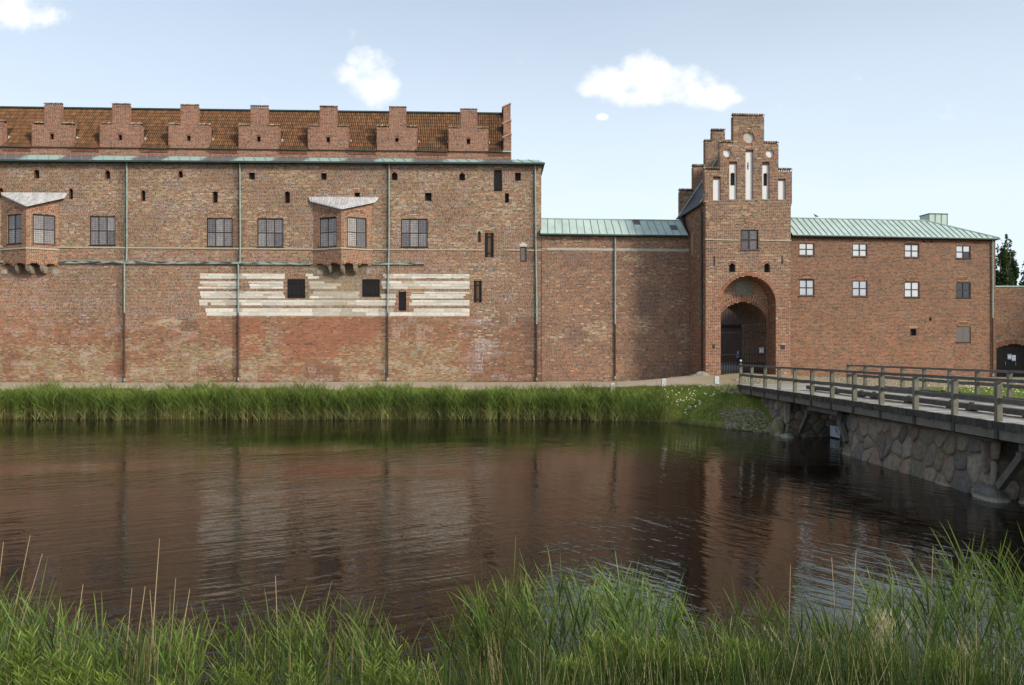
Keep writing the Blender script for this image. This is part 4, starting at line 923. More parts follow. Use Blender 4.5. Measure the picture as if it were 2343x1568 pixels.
# gateway: outer arch ring, deep reveal, inner wall with lower arch and a stone tablet
voussoirs(tower, GG, .25, 54, .016, -.02, dict(red=.5, orange=.35, brown=.2, tan=.08), joint=.09)
GD = 1.35
def arch_reveal(parent, g, zbot, y0, y1, colw, name, course=.104, nseg=44):
    """brick lining of an arch from depth y0 to y1, each jamb course and soffit brick its own strip"""
    q = MB(); m_ = MB(); zs = g.zs; n = int((zs-zbot)/course); cs = pick(colw, (n*2+nseg+4)*6); k = 0; L = y1-y0; nb = max(1, int(L/.28))
    for sx, x in ((1, g.uc-g.w), (-1, g.uc+g.w)):
        for i in range(n):
            z0 = zbot+i*course; ofs = random.random()*.14; y = y0
            while y < y1-.03:
                e = min(y1, y+(.28 if random.random() < .6 else .14)*random.uniform(.9, 1.1)); x_ = x+sx*.006
                q.poly([(x_, y+.008, z0+.01), (x_, e-.008, z0+.01), (x_, e-.008, z0+course-.01), (x_, y+.008, z0+course-.01)], tuple(cs[k % len(cs)]), [(0, 1, 2, 3)]); k += 1; y = e
        m_.poly([(x, y0, zbot-.3), (x, y1, zbot-.3), (x, y1, zs), (x, y0, zs)], tuple(lin((150, 130, 110))))
    for i in range(nseg):
        a0 = -g.ang+2*g.ang*(i+.08)/nseg; a1 = -g.ang+2*g.ang*(i+.92)/nseg; y = y0
        while y < y1-.03:
            e = min(y1, y+.28*random.uniform(.5, 1.1)); R = g.R-.006
            q.poly([(g.uc+R*math.sin(a0), y+.008, g.zc+R*math.cos(a0)), (g.uc+R*math.sin(a1), y+.008, g.zc+R*math.cos(a1)), (g.uc+R*math.sin(a1), e-.008, g.zc+R*math.cos(a1)), (g.uc+R*math.sin(a0), e-.008, g.zc+R*math.cos(a0))], tuple(cs[k % len(cs)])); k += 1; y = e
        b0 = -g.ang+2*g.ang*i/nseg; b1 = -g.ang+2*g.ang*(i+1)/nseg
        m_.poly([(g.uc+g.R*math.sin(b0), y0, g.zc+g.R*math.cos(b0)), (g.uc+g.R*math.sin(b1), y0, g.zc+g.R*math.cos(b1)), (g.uc+g.R*math.sin(b1), y1, g.zc+g.R*math.cos(b1)), (g.uc+g.R*math.sin(b0), y1, g.zc+g.R*math.cos(b0))], tuple(lin((150, 130, 110))))
    m_.build(name, M_MORT, parent); q.build('reveal_brickwork', M_BRICK, parent, kind='stuff')
arch_reveal(tower, GG, -.3, 0, GD, dict(red=.5, dred=.3, brown=.2, dark=.05), 'gateway_reveal')
il, _ = T(1640, 760, -GD); ir = T(1757.5, 760, -GD)[0]; izs = T(1703, 738, -GD)[1]; ih = T(1703, 691, -GD)[1]-izs
IG = Seg(il, ir, izs, min(ih, (ir-il)/2*.98)); plaq = rectpx(FT, 1677, 1719.5, 639.5, 675.5, -GD)
def big_arc(z):
    if z < GG.zs: return [(gl, gr)]
    w = GG.half(z, GG.R); return [(GG.uc-w, GG.uc+w)] if w > .05 else []
lay(tower, FT, big_arc, -.3, GG.zs+GG.h-.02, [ArchHole(il, ir, -.4, izs, IG.h), Rect(*plaq)], [Ring(IG, .55)], lambda px, py, u, z: pick(dict(red=.5, orange=.3, brown=.3, dred=.2, tan=.05), len(px)), mort_t, course=.104, joint=.022, M=lambda u, z, d: (u, GD-d, z), nparts=0, wname='inner_wall')
g3 = Seg(IG.uc-IG.w, IG.uc+IG.w, IG.zs, IG.h); MI = lambda u, z, d: (u, GD-d, z)
voussoirs(tower, g3, .26, 30, .014, -.02, dict(red=.6, dred=.2, orange=.2), M=MI, separate=False); g4 = Seg(il, ir, izs, IG.h); g4.R += .28; voussoirs(tower, g4, .26, 32, .014, -.02, dict(red=.5, dred=.3, orange=.2), M=MI, separate=False)
q = MB(); q.box(plaq[0], plaq[1], GD-.03, GD+.05, plaq[2], plaq[3], tuple(lin((128, 124, 112)))); q.build('stone_tablet', M_STONE, tower)
i_ = .12; q = MB()
for (a, b, c, e) in ((plaq[0]+i_, plaq[1]-i_, plaq[2]+i_, plaq[2]+i_+.03), (plaq[0]+i_, plaq[1]-i_, plaq[3]-i_-.03, plaq[3]-i_), (plaq[0]+i_, plaq[0]+i_+.03, plaq[2]+i_+.03, plaq[3]-i_-.03), (plaq[1]-i_-.03, plaq[1]-i_, plaq[2]+i_+.03, plaq[3]-i_-.03)): q.box(a, b, GD-.05, GD-.028, c, e, tuple(lin((108, 104, 96))))
q.build('tablet_moulding', M_STONE, tower)
arch_reveal(tower, IG, -.3, GD, TD, dict(red=.3, dred=.3, brown=.3, dark=.2, grey=.15), 'passage_vault')
# tower sides, back, roof, rear gable
wside = dict(red=.3, dred=.3, brown=.22, dark=.14, orange=.08, tan=.03)
zeav = T(1606, 457)[1]
sidew = T(0, 0)[0] if False else None
sw_hole = Rect(3.1-.25, 3.1+.3, FT.z(1585, 585, -3.3), FT.z(1585, 538, -3.3))
def ML(s, z, d): return (tl-d, s, z)
lay(tower, FT, lambda z: [(0, TD)] if z < zeav else [(0, TD)], -.3, zeav+.1, [], [sw_hole], lambda px, py, u, z: pick(wside, len(px))*(.8+.3*fbm(u/1.5, z, 3))[:, None], lambda px, py, u, z: np.tile(np.array(lin((158, 138, 118))), (len(px), 1)), course=.104, lens=(.28, .135), joint=.022, M=ML, nparts=0, wname='side_wall')
shutter(tower, ML, sw_hole.u0, sw_hole.u1, sw_hole.z0, sw_hole.z1, .1, M_BLACKW, 3)
q = MB(); q.poly([(tr, 0, -.3), (tr, TD, -.3), (tr, TD, zeav), (tr, 0, zeav)]); q.poly([(tr, TD, IG.zs+IG.h), (tl, TD, IG.zs+IG.h), (tl, TD, zeav), (tr, TD, zeav)])
q.poly([(tl, TD, -.3), (il, TD, -.3), (il, TD, IG.zs+IG.h), (tl, TD, IG.zs+IG.h)]); q.poly([(ir, TD, -.3), (tr, TD, -.3), (tr, TD, IG.zs+IG.h), (ir, TD, IG.zs+IG.h)]); q.build('rear_wall', M_PLAINB, tower)
# flank of the front gable steps and copings
for k, (a, b, zt) in enumerate(GS):
    zlo = zg0 if k == 0 else GS[k-1][2]
    for sg, x in ((-1, a), (1, b)):
        lay(tower, FT, lambda z: [(0, .45)], zlo, zt, [], [], col_t, mort_t, course=.104, joint=.022, M=(lambda x, sg: (lambda s, z, d: (x+sg*d, s, z)))(x, sg), nparts=0, wname='gable_flank')
    q = MB(); q.box(a+.01, b-.01, .32, .44, zlo-.01, zt-.01); q.build('gable_core', M_PLAINB, tower)
q = MB(); q.poly([(GS[0][0], 0, zg0), (GS[0][1], 0, zg0), (GS[0][1], .45, zg0), (GS[0][0], .45, zg0)], None, [(3, 2, 1, 0)]); q.build('gable_soffit', M_PLAINB, tower)
scallops(tower, GS[2][0]-.03, GS[2][1]+.03, GS[2][2]+.03, 0, .45, 13)
for k in (0, 1):
    a, b, zt = GS[k]; c, e, _ = GS[k+1]; scallops(tower, a-.03, c-.02, zt+.03, 0, .45, 6); scallops(tower, e+.02, b+.03, zt+.03, 0, .45, 6)
tc_ = (tl+tr)/2; RG = [(tl-.02, tr+.02, T(1553, 438, -TD+.5)[1]), (tl+1.02, tr-1.02, T(1583, 382, -TD+.5)[1]), (tl+1.95, tr-1.95, T(1611, 324, -TD+.5)[1]), (tl+2.5, tr-2.5, T(1611, 300, -TD+.5)[1])]
zprev = zeav-.4
for k, (a, b, zt) in enumerate(RG):
    MR = lambda u, z, d: (u, TD-.5-d, z)
    lay(tower, FT, lambda z, a=a, b=b: [(a, b)], zprev, zt, [], [], col_t, mort_t, course=.104, joint=.022, M=MR, nparts=0, wname='rear_gable')
    lay(tower, FT, lambda z: [(TD-.5, TD)], zprev, zt, [], [], col_t, mort_t, course=.104, joint=.022, M=(lambda a: (lambda s, z, d: (a-d, s, z)))(a), nparts=0, wname='rear_gable')
    q = MB(); q.box(a+.01, b-.01, TD-.48, TD, zprev, zt-.01); q.build('gable_core', M_PLAINB, tower)
    if k < 3: c = RG[k+1][0]; scallops(tower, a-.04, c, zt+.03, TD-.55, TD+.02, 8 if k != 1 else 7); scallops(tower, RG[k+1][1], b+.04, zt+.03, TD-.55, TD+.02, 7)
    else: scallops(tower, a-.04, b+.04, zt+.03, TD-.55, TD+.02, 8)
    zprev = zt
zrt = zeav+(tr-tl)/2*1.52; ov = .22
for sg in (-1, 1):
    xe = tc_+sg*((tr-tl)/2+ov); ze_ = zeav-ov*1.52*.5; q = MB()
    q.poly([(xe, .42, ze_), (xe, TD-.5, ze_), (tc_, TD-.5, zrt), (tc_, .42, zrt)]); q.build('slate_roof', M_SLATE, tower)
    for yv, wv in ((TD-.62, .2), (.52, .12)):
        q = MB(); q.bar((xe, yv, ze_+.04), (tc_, yv, zrt+.04), wv, .05); q.build('verge_flashing', M_COPPER, tower)
    q = MB(); q.bar((xe-sg*.02, .5, ze_-.05), (xe-sg*.02, TD-.2, ze_-.05), .12, .1); q.build('roof_gutter', M_IRON, tower)
pts = [(tl-.2, .45, zeav-.2), (tl-.1, .6, zeav-.9), (tl-.1, .6, T(1600, 745, -.6)[1])]; MB().tube(pts, .07).build('downpipe', M_COPPERD, tower)
MB().tube([pts[-1], (tl-.1, .6, -.2)], .065).build('downpipe', M_PIPEB, tower)
# dark sheet where the curtain roof runs into the tower flank
a = CR(ncp, 0); b = CR(ncp, 1)
q = MB(); q.poly([CR(ncp-.1, 1)+Vector((0, 0, .25)), CR(ncp, 0)+Vector((.1, 0, .08)), CR(ncp, 0)+Vector((.6, .6, .1)), CR(ncp, 1)+Vector((.7, .3, 1.2))], None, [(0, 1, 2, 3)]); q.build('dark_flashing', M_SLATE, curt)
# gate
gate = bpy.data.objects.new('iron_gate', None); C.objects.link(gate); gx, gz = (il+ir)/2, 0
gate.location = FT.world(gx, .2, -GD-.5); gate.rotation_euler = (0, 0, FT.t); tag(gate, 'black wrought iron gate of upright bars closing the arched gateway', 'gate')
zofs = .2; yb_ = 0.
ng = 19
for i in range(ng+1):
    x = (il-gx)+.04+(ir-il-.08)*i/ng; zt = IG.zc+math.sqrt(max(.01, IG.R**2-(x+gx-IG.uc)**2))-.05-zofs
    q = MB(); q.tube([(x, 0, 0), (x, 0, zt)], .016, 5); q.build('gate_bar', M_IRON, gate)
for z in (.12, .75, 1.35, 2.9):
    q = MB(); q.box(il-gx+.02, ir-gx-.02, -.02, .02, z, z+.05); q.build('gate_rail', M_IRON, gate)
for i in range(ng*2):
    x = (il-gx)+.04+(ir-il-.08)*(i+.5)/(ng*2); q = MB(); q.box(x-.018, x+.018, -.012, .012, .17, .75); q.build('gate_picket', M_IRON, gate)
u0, u1, z0, z1 = rectpx(FT, 1737, 1746.2, 795.5, 808, -GD-.46)
def notice(par_frame, u0, u1, z0, z1, y, label, root_loc=None, lines=(.86, .55, .5, .14, .1)):
    o = bpy.data.objects.new('paper_notice', None); C.objects.link(o); o.location = par_frame.world((u0+u1)/2, z0, -y); o.rotation_euler = (0, 0, par_frame.t); tag(o, label, 'notice')
    w = (u1-u0)/2; h = z1-z0; q = MB(); q.box(-w, w, -.005, .005, 0, h); q.build('sheet', M_PAPER, o)
    for t in lines:
        ww = w*(.62 if t > .8 else .3 if t > .4 else .7); q = MB(); q.box(-ww, ww, -.009, -.0055, h*t-.012*(2.2 if t > .8 else 1), h*t+.012*(2.2 if t > .8 else 1)); q.build('printed_line', M_PRINT, o)
    return o
notice(FT, u0, u1, z0, z1, GD+.46, 'white paper notice fixed to the bars of the arched gate')

# ------------------------------------------------------------------ two storey wing on the right
FW = Frame(1811, 55.3, 6.4e-5, 1.95)
wing = FW.root('east_wing', 'two storey brick wing with eight white casements and a pale green copper hipped roof', 'building')
WZ = FW.uz; wl = WZ(1806, 600)[0]; wr = WZ(2276.5, 600)[0]; zwt = WZ(1950, 542.5)[1]
wins = [(1826.8, 1862.8, 555.7, 585.4, 0), (1949.2, 1983.5, 557, 587.8, 0), (2068.2, 2102.3, 558.8, 589.6, 0), (2186, 2220, 561.2, 592.3, 1), (1827.5, 1862.6, 639.7, 677.2, 2), (1949, 1984, 641.6, 678.7, 2), (2068, 2103, 644.6, 681, 0), (2186.7, 2220, 645.8, 682.1, 3)]
wh = []; wb = []; WW = []
for (a, b, c, e, k) in wins:
    r_ = rectpx(FW, a, b, c, e); wh.append(Rect(*r_)); g = Seg(r_[0], r_[1], r_[3]+.02, .16); wb.append(Ring(g, .2)); WW.append((r_, g, k))
shp = rectpx(FW, 2186.7, 2220, 747, 783.4); wh.append(Rect(*shp)); gsh = Seg(shp[0], shp[1], shp[3]+.02, .14); wb.append(Ring(gsh, .2))
sv = [rectpx(FW, 2081.8, 2095.8, 752, 769.8), rectpx(FW, 2125, 2130.6, 728, 735.5), rectpx(FW, 2109, 2115, 551, 555.7), rectpx(FW, 2127.5, 2134, 551.5, 556.5)]
for r_ in sv: wh.append(Rect(*r_))
gv = Seg(sv[0][0], sv[0][1], sv[0][3]+.01, .06); wb.append(Ring(gv, .14))
def col_w(px, py, u, z):
    n = len(px); n2 = fbm(u/1.2+350, z/.8+19, 3); lo = sstep(650, 800, py)
    W_ = dict(red=.46*np.ones(n), dred=.24-.08*lo, brown=.2+0*lo, orange=.04+.16*lo, dark=.14-.03*lo, purp=.1-.06*lo)
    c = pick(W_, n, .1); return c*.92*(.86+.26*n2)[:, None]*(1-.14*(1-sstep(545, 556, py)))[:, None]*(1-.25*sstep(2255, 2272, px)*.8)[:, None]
mort_w = lambda px, py, u, z: np.array(lin((168, 146, 122)))*(.82+.3*fbm(u/1.3, z/.9, 3))[:, None]
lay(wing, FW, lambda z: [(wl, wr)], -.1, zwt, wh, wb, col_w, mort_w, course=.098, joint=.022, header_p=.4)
for (r_, g, k) in WW:
    gls = [M_BLIND, [M_BLIND, M_BLIND, M_BLIND, M_BLIND], M_BLIND2, [M_GLASSD]*4][k]
    if k == 1: gls = [M_BLIND, M_GLASSD, M_BLIND, M_BLIND]
    w = window(wing, lambda u, z, d: (u, -d, z), *r_, 2, 2, dep=.07, fw=.07, mw=.055, glass=gls)
    g2 = Seg(g.uc-g.w, g.uc+g.w, g.zs, g.h); g2.R += .02; voussoirs(w, g2, .17, 13, .012, -.02, dict(red=.5, dred=.3, brown=.2), separate=False)
o, _ = recess(wing, *shp, 0, .08, M_MORT, None, name='blind_window', col=tuple(PAL['red']*.8)); m_ = (shp[0]+shp[1])/2
for a, b in ((shp[0]+.01, m_-.005), (m_+.005, shp[1]-.01)): MB().box(a, b, .05, .08, shp[2]+.01, shp[3]-.01).build('grey_panel', mat('grey_board', (104, 98, 94), rough=.8, noise=.15), o)
MB().box(shp[0]-.02, shp[1]+.02, -.05, .06, shp[2]-.06, shp[2]).build('sill', M_FRAME, o)
voussoirs(o, gsh, .17, 13, .012, -.02, dict(red=.5, dred=.3, brown=.2), separate=False)
for r_ in sv: recess(wing, *r_, 0, .2, M_MORT, M_BLACKW, name='vent_hole', col=tuple(PAL['dred']))
q = MB(); n = int((wr-wl)/.2)
for i in range(n): u = wl+i*.2; q.box(u+.03, u+.13, -.08, 0, zwt-.2, zwt-.02, tuple(PAL['dred']*random.uniform(.8, 1.1)))
q.build('dentil_bricks', M_BRICK, wing, kind='stuff')
zWe = WZ(2000, 540.5, .3)[1]; wrd = -1.75; zWr = WZ(1960, 502.7, wrd)[1]; e0 = wl+.05; e1 = WZ(2286.5, 545, .3)[0]; r1 = WZ(2117, 506, wrd)[0]; r0 = e0
nw = 36; sp = (e1-e0)/nw
def WR(u, t, lift=0):
    """point on the front slope above eaves position u; the hip cuts it on the right"""
    y = -.3+(-wrd+.3)*t; z = zWe+(zWr-zWe)*t; return Vector((u, y, z+lift))
for i in range(nw):
    ua, ub = e0+i*sp, e0+(i+1)*sp
    tmax = lambda u: 1 if u <= r1 else max(0.0, (e1-u)/(e1-r1))
    q = MB(); ta, tb = tmax(ua), tmax(ub); h = random.uniform(0, .01)
    q.poly([WR(ua, 0, h), WR(ub, 0, h), WR(ub, max(tb, .001), h), WR(ua, max(ta, .001), h), WR(ua, 0, -.05), WR(ub, 0, -.05)], None, [(0, 1, 2, 3), (0, 4, 5, 1)]); q.build('copper_panel', M_COPPER, wing)
    if ta > .03: q = MB(); q.bar(WR(ua, 0, .03), WR(ua, ta, .03), .026, .045); q.build('standing_seam', M_SEAM, wing)
q = MB(); q.bar(WR(e0, 1, .04), WR(r1, 1, .04), .12, .06); q.bar(WR(r1, 1, .04), WR(e1, 0, .04), .1, .06); q.build('ridge_cap', M_COPPER, wing)
q = MB(); A_, B_ = WR(r1, 1), WR(e1, 0); q.poly([B_, B_+Vector((0, 9, 0)), A_+Vector((0, 5, 0)), A_]); q.poly([WR(e0, 1), A_, A_+Vector((0, 8, -2.4)), WR(e0, 1)+Vector((0, 8, -2.4))]); q.build('rear_roof', M_COPPER, wing)
q = MB(); q.bar((e0, -.34, zWe-.06), (e1, -.34, zWe-.06), .08, .08); q.build('eaves_gutter', M_COPPERD, wing); MB().box(e0, e1-.1, -.3, 8.5, zWe-.13, zWe-.05).build('eaves_soffit', M_BLACKW, wing)
ca, cz = WZ(2121, 491, wrd-.3); cb = WZ(2162.5, 491, wrd-.3)[0]; y0 = -wrd+.1
ch = MB().box(ca, cb, y0, y0+1.1, zWr-.35, cz).build('copper_chimney_box', M_COPPER, wing)
for i in range(4): x = ca+(cb-ca)*i/3; MB().box(x-.02, x+.02, y0-.02, y0, zWr-.35, cz+.01).build('seam', M_COPPERD, ch)
MB().box(ca-.05, cb+.05, y0-.05, y0+1.15, cz, cz+.05).build('box_lid', M_COPPERD, ch)
dpipe(wing, FW, 2270, 549, 728, 862, [(2270.5, 640)], r=.055)
q = MB(); q.poly([(wr, 0, -.1), (wr, 8.5, -.1), (wr, 8.5, zwt), (wr, 0, zwt)]); q.poly([(wr, 8.5, -.1), (wl, 8.5, -.1), (wl, 8.5, zwt), (wr, 8.5, zwt)]); q.build('side_wall', M_PLAINB, wing)

# ------------------------------------------------------------------ yard wall with the black door on the far right
FG = Frame(2300, 57.6, 1e-5, 1.95)
gw = FG.root('yard_wall', 'lower brick wall with round-headed black double door at the right edge', 'wall')
GZ = FG.uz; y0_, y1_ = GZ(2270, 700)[0], GZ(2560, 700)[0]; zgt = GZ(2310, 656.5)[1]
dl, dr = GZ(2279, 800)[0], GZ(2361, 800)[0]; dz = GZ(2320, 797)[1]; dh = GZ(2320, 788)[1]-dz; DG = Seg(dl, dr, dz, max(dh, .3))
def col_g(px, py, u, z):
    n = len(px); n2 = fbm(u/1.2+450, z/.8+19, 3); c = pick(dict(red=.35, dred=.3, brown=.25, dark=.2), n, .1); return c*(.8+.3*n2)[:, None]
lay(gw, FG, lambda z: [(y0_, y1_)], -.1, zgt, [ArchHole(dl, dr, -.3, dz, DG.h)], [Ring(DG, .42)], col_g, mort_w, course=.098, joint=.022, header_p=.4, nparts=80)
voussoirs(gw, DG, .38, 34, .014, -.02, dict(red=.4, brown=.4, dred=.2), joint=.1)
MB().box(y0_, y1_, -.06, .5, zgt, zgt+.07).build('copper_capping', M_COPPER, gw)
MB().box(y0_, y1_, .42, .45, -.1, zgt).build('rear_wall', M_PLAINB, gw)
door = bpy.data.objects.new('double_door', None); link(door, gw); nb = 16
arch_o, _ = recess(gw, dl, dr, -.1, dz, DG.h, .3, M_MORT, M_BLACKW, name='door_reveal', col=tuple(PAL['dred']))
for i in range(nb):
    a = dl+(dr-dl)*i/nb+.004; b = dl+(dr-dl)*(i+1)/nb-.004; ht = lambda u: DG.zc+math.sqrt(max(0, DG.R**2-(u-DG.uc)**2))-.01
    q = MB(); q.prism([(a, 0), (b, 0), (b, ht(b)), (a, ht(a))], .2+random.uniform(-.004, .004), .26); q.build('plank', M_BLACKW, door)
for x in (2303, 2326.5):
    u, z = GZ(x, 832); MB().bar((u, .18, z-.14), (u, .18, z+.14), .03, .03, up=(0, 1, 0)).build('door_handle', mat('steel', (150, 150, 150), rough=.4, metal=.8), door)
for (a, b, c, e, lb) in ((2308.5, 2317, 810.5, 822.3, 'white paper notice on the black door, left and slightly higher'), (2318.2, 2326.8, 813, 826, 'white paper notice with dark mark on the black door, right and lower')):
    u0, u1, z0, z1 = rectpx(FG, a, b, c, e); notice(FG, u0, u1, z0, z1, .185, lb, lines=((.86, .12) if a < 2310 else (.6, .57, .12)))
# courtyard seen through the gate
cy = empty('courtyard_wall', (26, 92, 2.45), 0, 'shaded brick courtyard wall seen through the gateway behind the gate bars', 'wall')
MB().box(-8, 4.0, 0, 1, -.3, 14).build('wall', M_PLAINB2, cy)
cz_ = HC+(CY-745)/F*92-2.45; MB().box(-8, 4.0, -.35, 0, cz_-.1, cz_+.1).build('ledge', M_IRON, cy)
cs_ = empty('courtyard_shade_range', (34.5, 80, 2.4), 0, 'unseen brick range added on the right to shade the inner courtyard', 'building')  # out of view, added to keep sun off the courtyard wall
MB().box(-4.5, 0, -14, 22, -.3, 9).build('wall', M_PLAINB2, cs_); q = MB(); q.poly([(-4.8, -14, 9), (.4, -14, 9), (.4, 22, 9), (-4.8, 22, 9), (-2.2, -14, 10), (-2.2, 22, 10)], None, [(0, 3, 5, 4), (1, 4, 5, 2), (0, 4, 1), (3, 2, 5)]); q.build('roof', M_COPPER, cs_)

# ------------------------------------------------------------------ land, path, water
PTS = np.array([(-60, 57, 1.72), (-20, 57, 1.72), (0, 57, 1.72), (0, 48.5, 1.66), (-20, 48.5, 1.66), (-60, 48.5, 1.66), (7, 57, 1.74), (10.5, 57, 1.8), (13, 56, 2.12), (13.3, 53.5, 2.30), (16, 53.5, 2.44), (18, 54, 2.34), (20, 54, 2.2),
    (23, 55, 2.12), (36, 56, 2.05), (12.3, 47, 1.95), (9.2, 47, 1.8), (2.8, 47, 1.66), (5.5, 47, 1.74), (12.4, 42, 2.08), (18, 42, 2.1), (25, 42, 2.08), (16, 48, 2.25), (40, 42, 2.08), (15, 60, 2.4), (16, 62, 2.42), (20, 75, 2.42), (25, 92, 2.42), (20, 32, 2.05), (30, 30, 2.05), (-60, 90, 1.8), (60, 90, 2.2)])
def z_land(X, Y):
    X = np.asarray(X, float); Y = np.asarray(Y, float); num = 0; den = 0
    for (a, b, c) in PTS: w = 1/((X-a)**2+(Y-b)**2+.6)**1.7; num = num+w*c; den = den+w
    return num/den
SHORE = [(-400, 45.3), (-20, 45.3), (0, 45.2), (6, 44.6), (9.3, 43.2), (11.3, 39.4), (12.5, 37.6), (12.9, 37.2), (17.6, 37.2), (18.6, 29), (30, 27), (400, 27)]
def sd_shore(X, Y):
    X = np.asarray(X, float); Y = np.asarray(Y, float); best = np.full(np.broadcast(X, Y).shape, 1e9)
    for (a, b) in zip(SHORE[:-1], SHORE[1:]):
        ax, ay = a; dx, dy = b[0]-ax, b[1]-ay; t = np.clip(((X-ax)*dx+(Y-ay)*dy)/(dx*dx+dy*dy), 0, 1)
        best = np.minimum(best, np.hypot(X-ax-t*dx, Y-ay-t*dy))
    sy = np.interp(X, [p[0] for p in SHORE], [p[1] for p in SHORE]); return np.where(Y > sy, best, -best)
def ground_z(X, Y):
    X = np.asarray(X, float); Y = np.asarray(Y, float)
    s = sd_shore(X, Y)+.5*(fbm(X/1.7+5, Y/1.7, 2)-.5); zl = z_land(X, Y)
    far = -.9+(zl+.9)*sstep(-2.2, 3.3, s)+.05*(fbm(X*.8, Y*.8, 3)-.5)*sstep(-.5, 1, s)*(1-sstep(2.6, 3.6, s))
    near_y = 8.5+.35*np.sin(X*.9)+.3*np.sin(X*.37+1)
    nz = -.9+3.1*sstep(2.4, -6.0, Y-near_y)
    return np.where(Y > 20, far, np.where(Y < 12, np.maximum(nz, -.9), -.9))
def axis(*segs):
    out = []
    for (a, b, st) in segs: out.append(np.arange(a, b, st))
    return np.unique(np.round(np.concatenate(out+[[segs[-1][1]]]), 4))
gx = axis((-400, -60, 40), (-60, -40, 2), (-40, 8, .8), (8, 24, .3), (24, 44, 1), (44, 400, 40)); gy = axis((-60, -4, 8), (-4, 12, .35), (12, 26, 2), (26, 42, .4), (42, 49, .25), (49, 62, .5), (62, 110, 4), (110, 1500, 100))
GX, GY = np.meshgrid(gx, gy, indexing='ij'); GZ_ = ground_z(GX, GY); V = np.stack([GX, GY, GZ_], -1).reshape(-1, 3); nx, ny = GX.shape
idx = np.arange(nx*ny).reshape(nx, ny); Fg = np.stack([idx[:-1, :-1], idx[1:, :-1], idx[1:, 1:], idx[:-1, 1:]], -1).reshape(-1, 4)
def gcol(X, Y, Z):
    n = len(X); nn = fbm(X/1.3, Y/1.3, 4); g = np.array(lin((96, 112, 44))); g2 = np.array(lin((134, 132, 66))); mud = np.array(lin((70, 62, 46))); c = g+(g2-g)*sstep(.35, .7, nn)[:, None]
    c = np.where((Y < 12)[:, None], c*.35, c)
    m = (sstep(.35, -.1, Z))[:, None]; return c*(1-m)+mud*m
gcv = gcol(V[:, 0], V[:, 1], V[:, 2]); np_mesh('ground', V, Fg, mat('soil_and_turf', attr=True, rough=.95, noise=.3, nscale=3, bump=.5, bscale=8, spec=.1), None, gcv, kind='structure', smooth=True)
def patch_sheet(name, xs, ys, inside, lift, m, colf):
    X, Y = np.meshgrid(xs, ys, indexing='ij'); Z = ground_z(X, Y)+lift; V = np.stack([X, Y, Z], -1).reshape(-1, 3); nx, ny = X.shape; idx = np.arange(nx*ny).reshape(nx, ny)
    Fq = np.stack([idx[:-1, :-1], idx[1:, :-1], idx[1:, 1:], idx[:-1, 1:]], -1).reshape(-1, 4); cx = V[Fq].mean(1); k = inside(cx[:, 0], cx[:, 1])
    Fq = Fq[k]; used = np.unique(Fq); remap = np.full(len(V), -1); remap[used] = np.arange(len(used)); V = V[used]
    return np_mesh(name, V, remap[Fq], m, None, colf(V[:, 0], V[:, 1]), kind='structure', smooth=True)
M_GRAV = mat('gravel', attr=True, rough=.95, noise=.3, nscale=22, bump=.6, bscale=60, spec=.15)
def gravc(X, Y):
    nn = fbm(X/2.2+30, Y/.9+4, 4); c = np.array(lin((178, 160, 140)))*(.85+.3*nn)[:, None]; d = sstep(10, 14, X)[:, None]; return c*(1-d)+np.array(lin((158, 142, 112)))*(.8+.4*nn)[:, None]*d
edge = lambda X: 48.0+.25*np.sin(X*.7)+.2*np.sin(X*2.1+1)+.3*(fbm(X*1.5, X*0+3, 2)-.5)
def path_in(X, Y):
    a = (X < 9.5) & (Y > edge(X)) & (Y < 57); lo = np.interp(X, [9.5, 10.5, 12, 13, 18, 18.6, 19.2, 21, 40], [47.8, 47.2, 46.4, 43.5, 40.8, 40.2, 40.0, 38, 37]); b = (X >= 9.5) & (Y > lo+.5*fbm(X*1.1, Y*1.1, 2)) & (Y < 60) & (X < 41)
    return a | b
patch_sheet('path', np.concatenate([np.arange(-60, 8, .6), np.arange(8, 44, .3)]), np.concatenate([np.arange(40, 50, .2), np.arange(50, 61, .6)]), path_in, .012, M_GRAV, gravc)
patch_sheet('courtyard_paving', np.arange(10, 42, .8), np.arange(61, 93, 1.5), lambda X, Y: (X > 10), .012, mat('courtyard_setts', (118, 122, 132), rough=.8, noise=.2, nscale=8), gravc)
# cobbles on the slope left of the bridge head and along the wall foot
cob = []; 
for k in range(900):
    X = random.uniform(10.9, 12.5); Y = random.uniform(41.2, 46.8)
    if Y > 41.0+(12.5-X)*2.6 and (X > 11.6 or Y > 45.6): cob.append((X, Y, random.uniform(.05, .12)))
for k in range(420): cob.append((random.uniform(13.8, 16.4), random.uniform(45.5, 49.5), random.uniform(.04, .09)))
for k in range(1400): cob.append((random.uniform(19, 36), random.uniform(42, 53), random.uniform(.04, .09)))
for k in range(900):
    X = random.uniform(10.9, 12.6); cob.append((X, np.interp(X, [10.9, 12.6], [40.0, 37.6])+random.uniform(-.5, 1.7), random.uniform(.03, .07)))
ICO = bpy.data.meshes.new('tmp')
def ico_arrays():
    t = (1+5**.5)/2; v = np.array([(-1, t, 0), (1, t, 0), (-1, -t, 0), (1, -t, 0), (0, -1, t), (0, 1, t), (0, -1, -t), (0, 1, -t), (t, 0, -1), (t, 0, 1), (-t, 0, -1), (-t, 0, 1)], float); v /= np.linalg.norm(v[0])
    f = np.array([(0, 11, 5), (0, 5, 1), (0, 1, 7), (0, 7, 10), (0, 10, 11), (1, 5, 9), (5, 11, 4), (11, 10, 2), (10, 7, 6), (7, 1, 8), (3, 9, 4), (3, 4, 2), (3, 2, 6), (3, 6, 8), (3, 8, 9), (4, 9, 5), (2, 4, 11), (6, 2, 10), (8, 6, 7), (9, 8, 1)]); return v, f
IV, IF = ico_arrays()
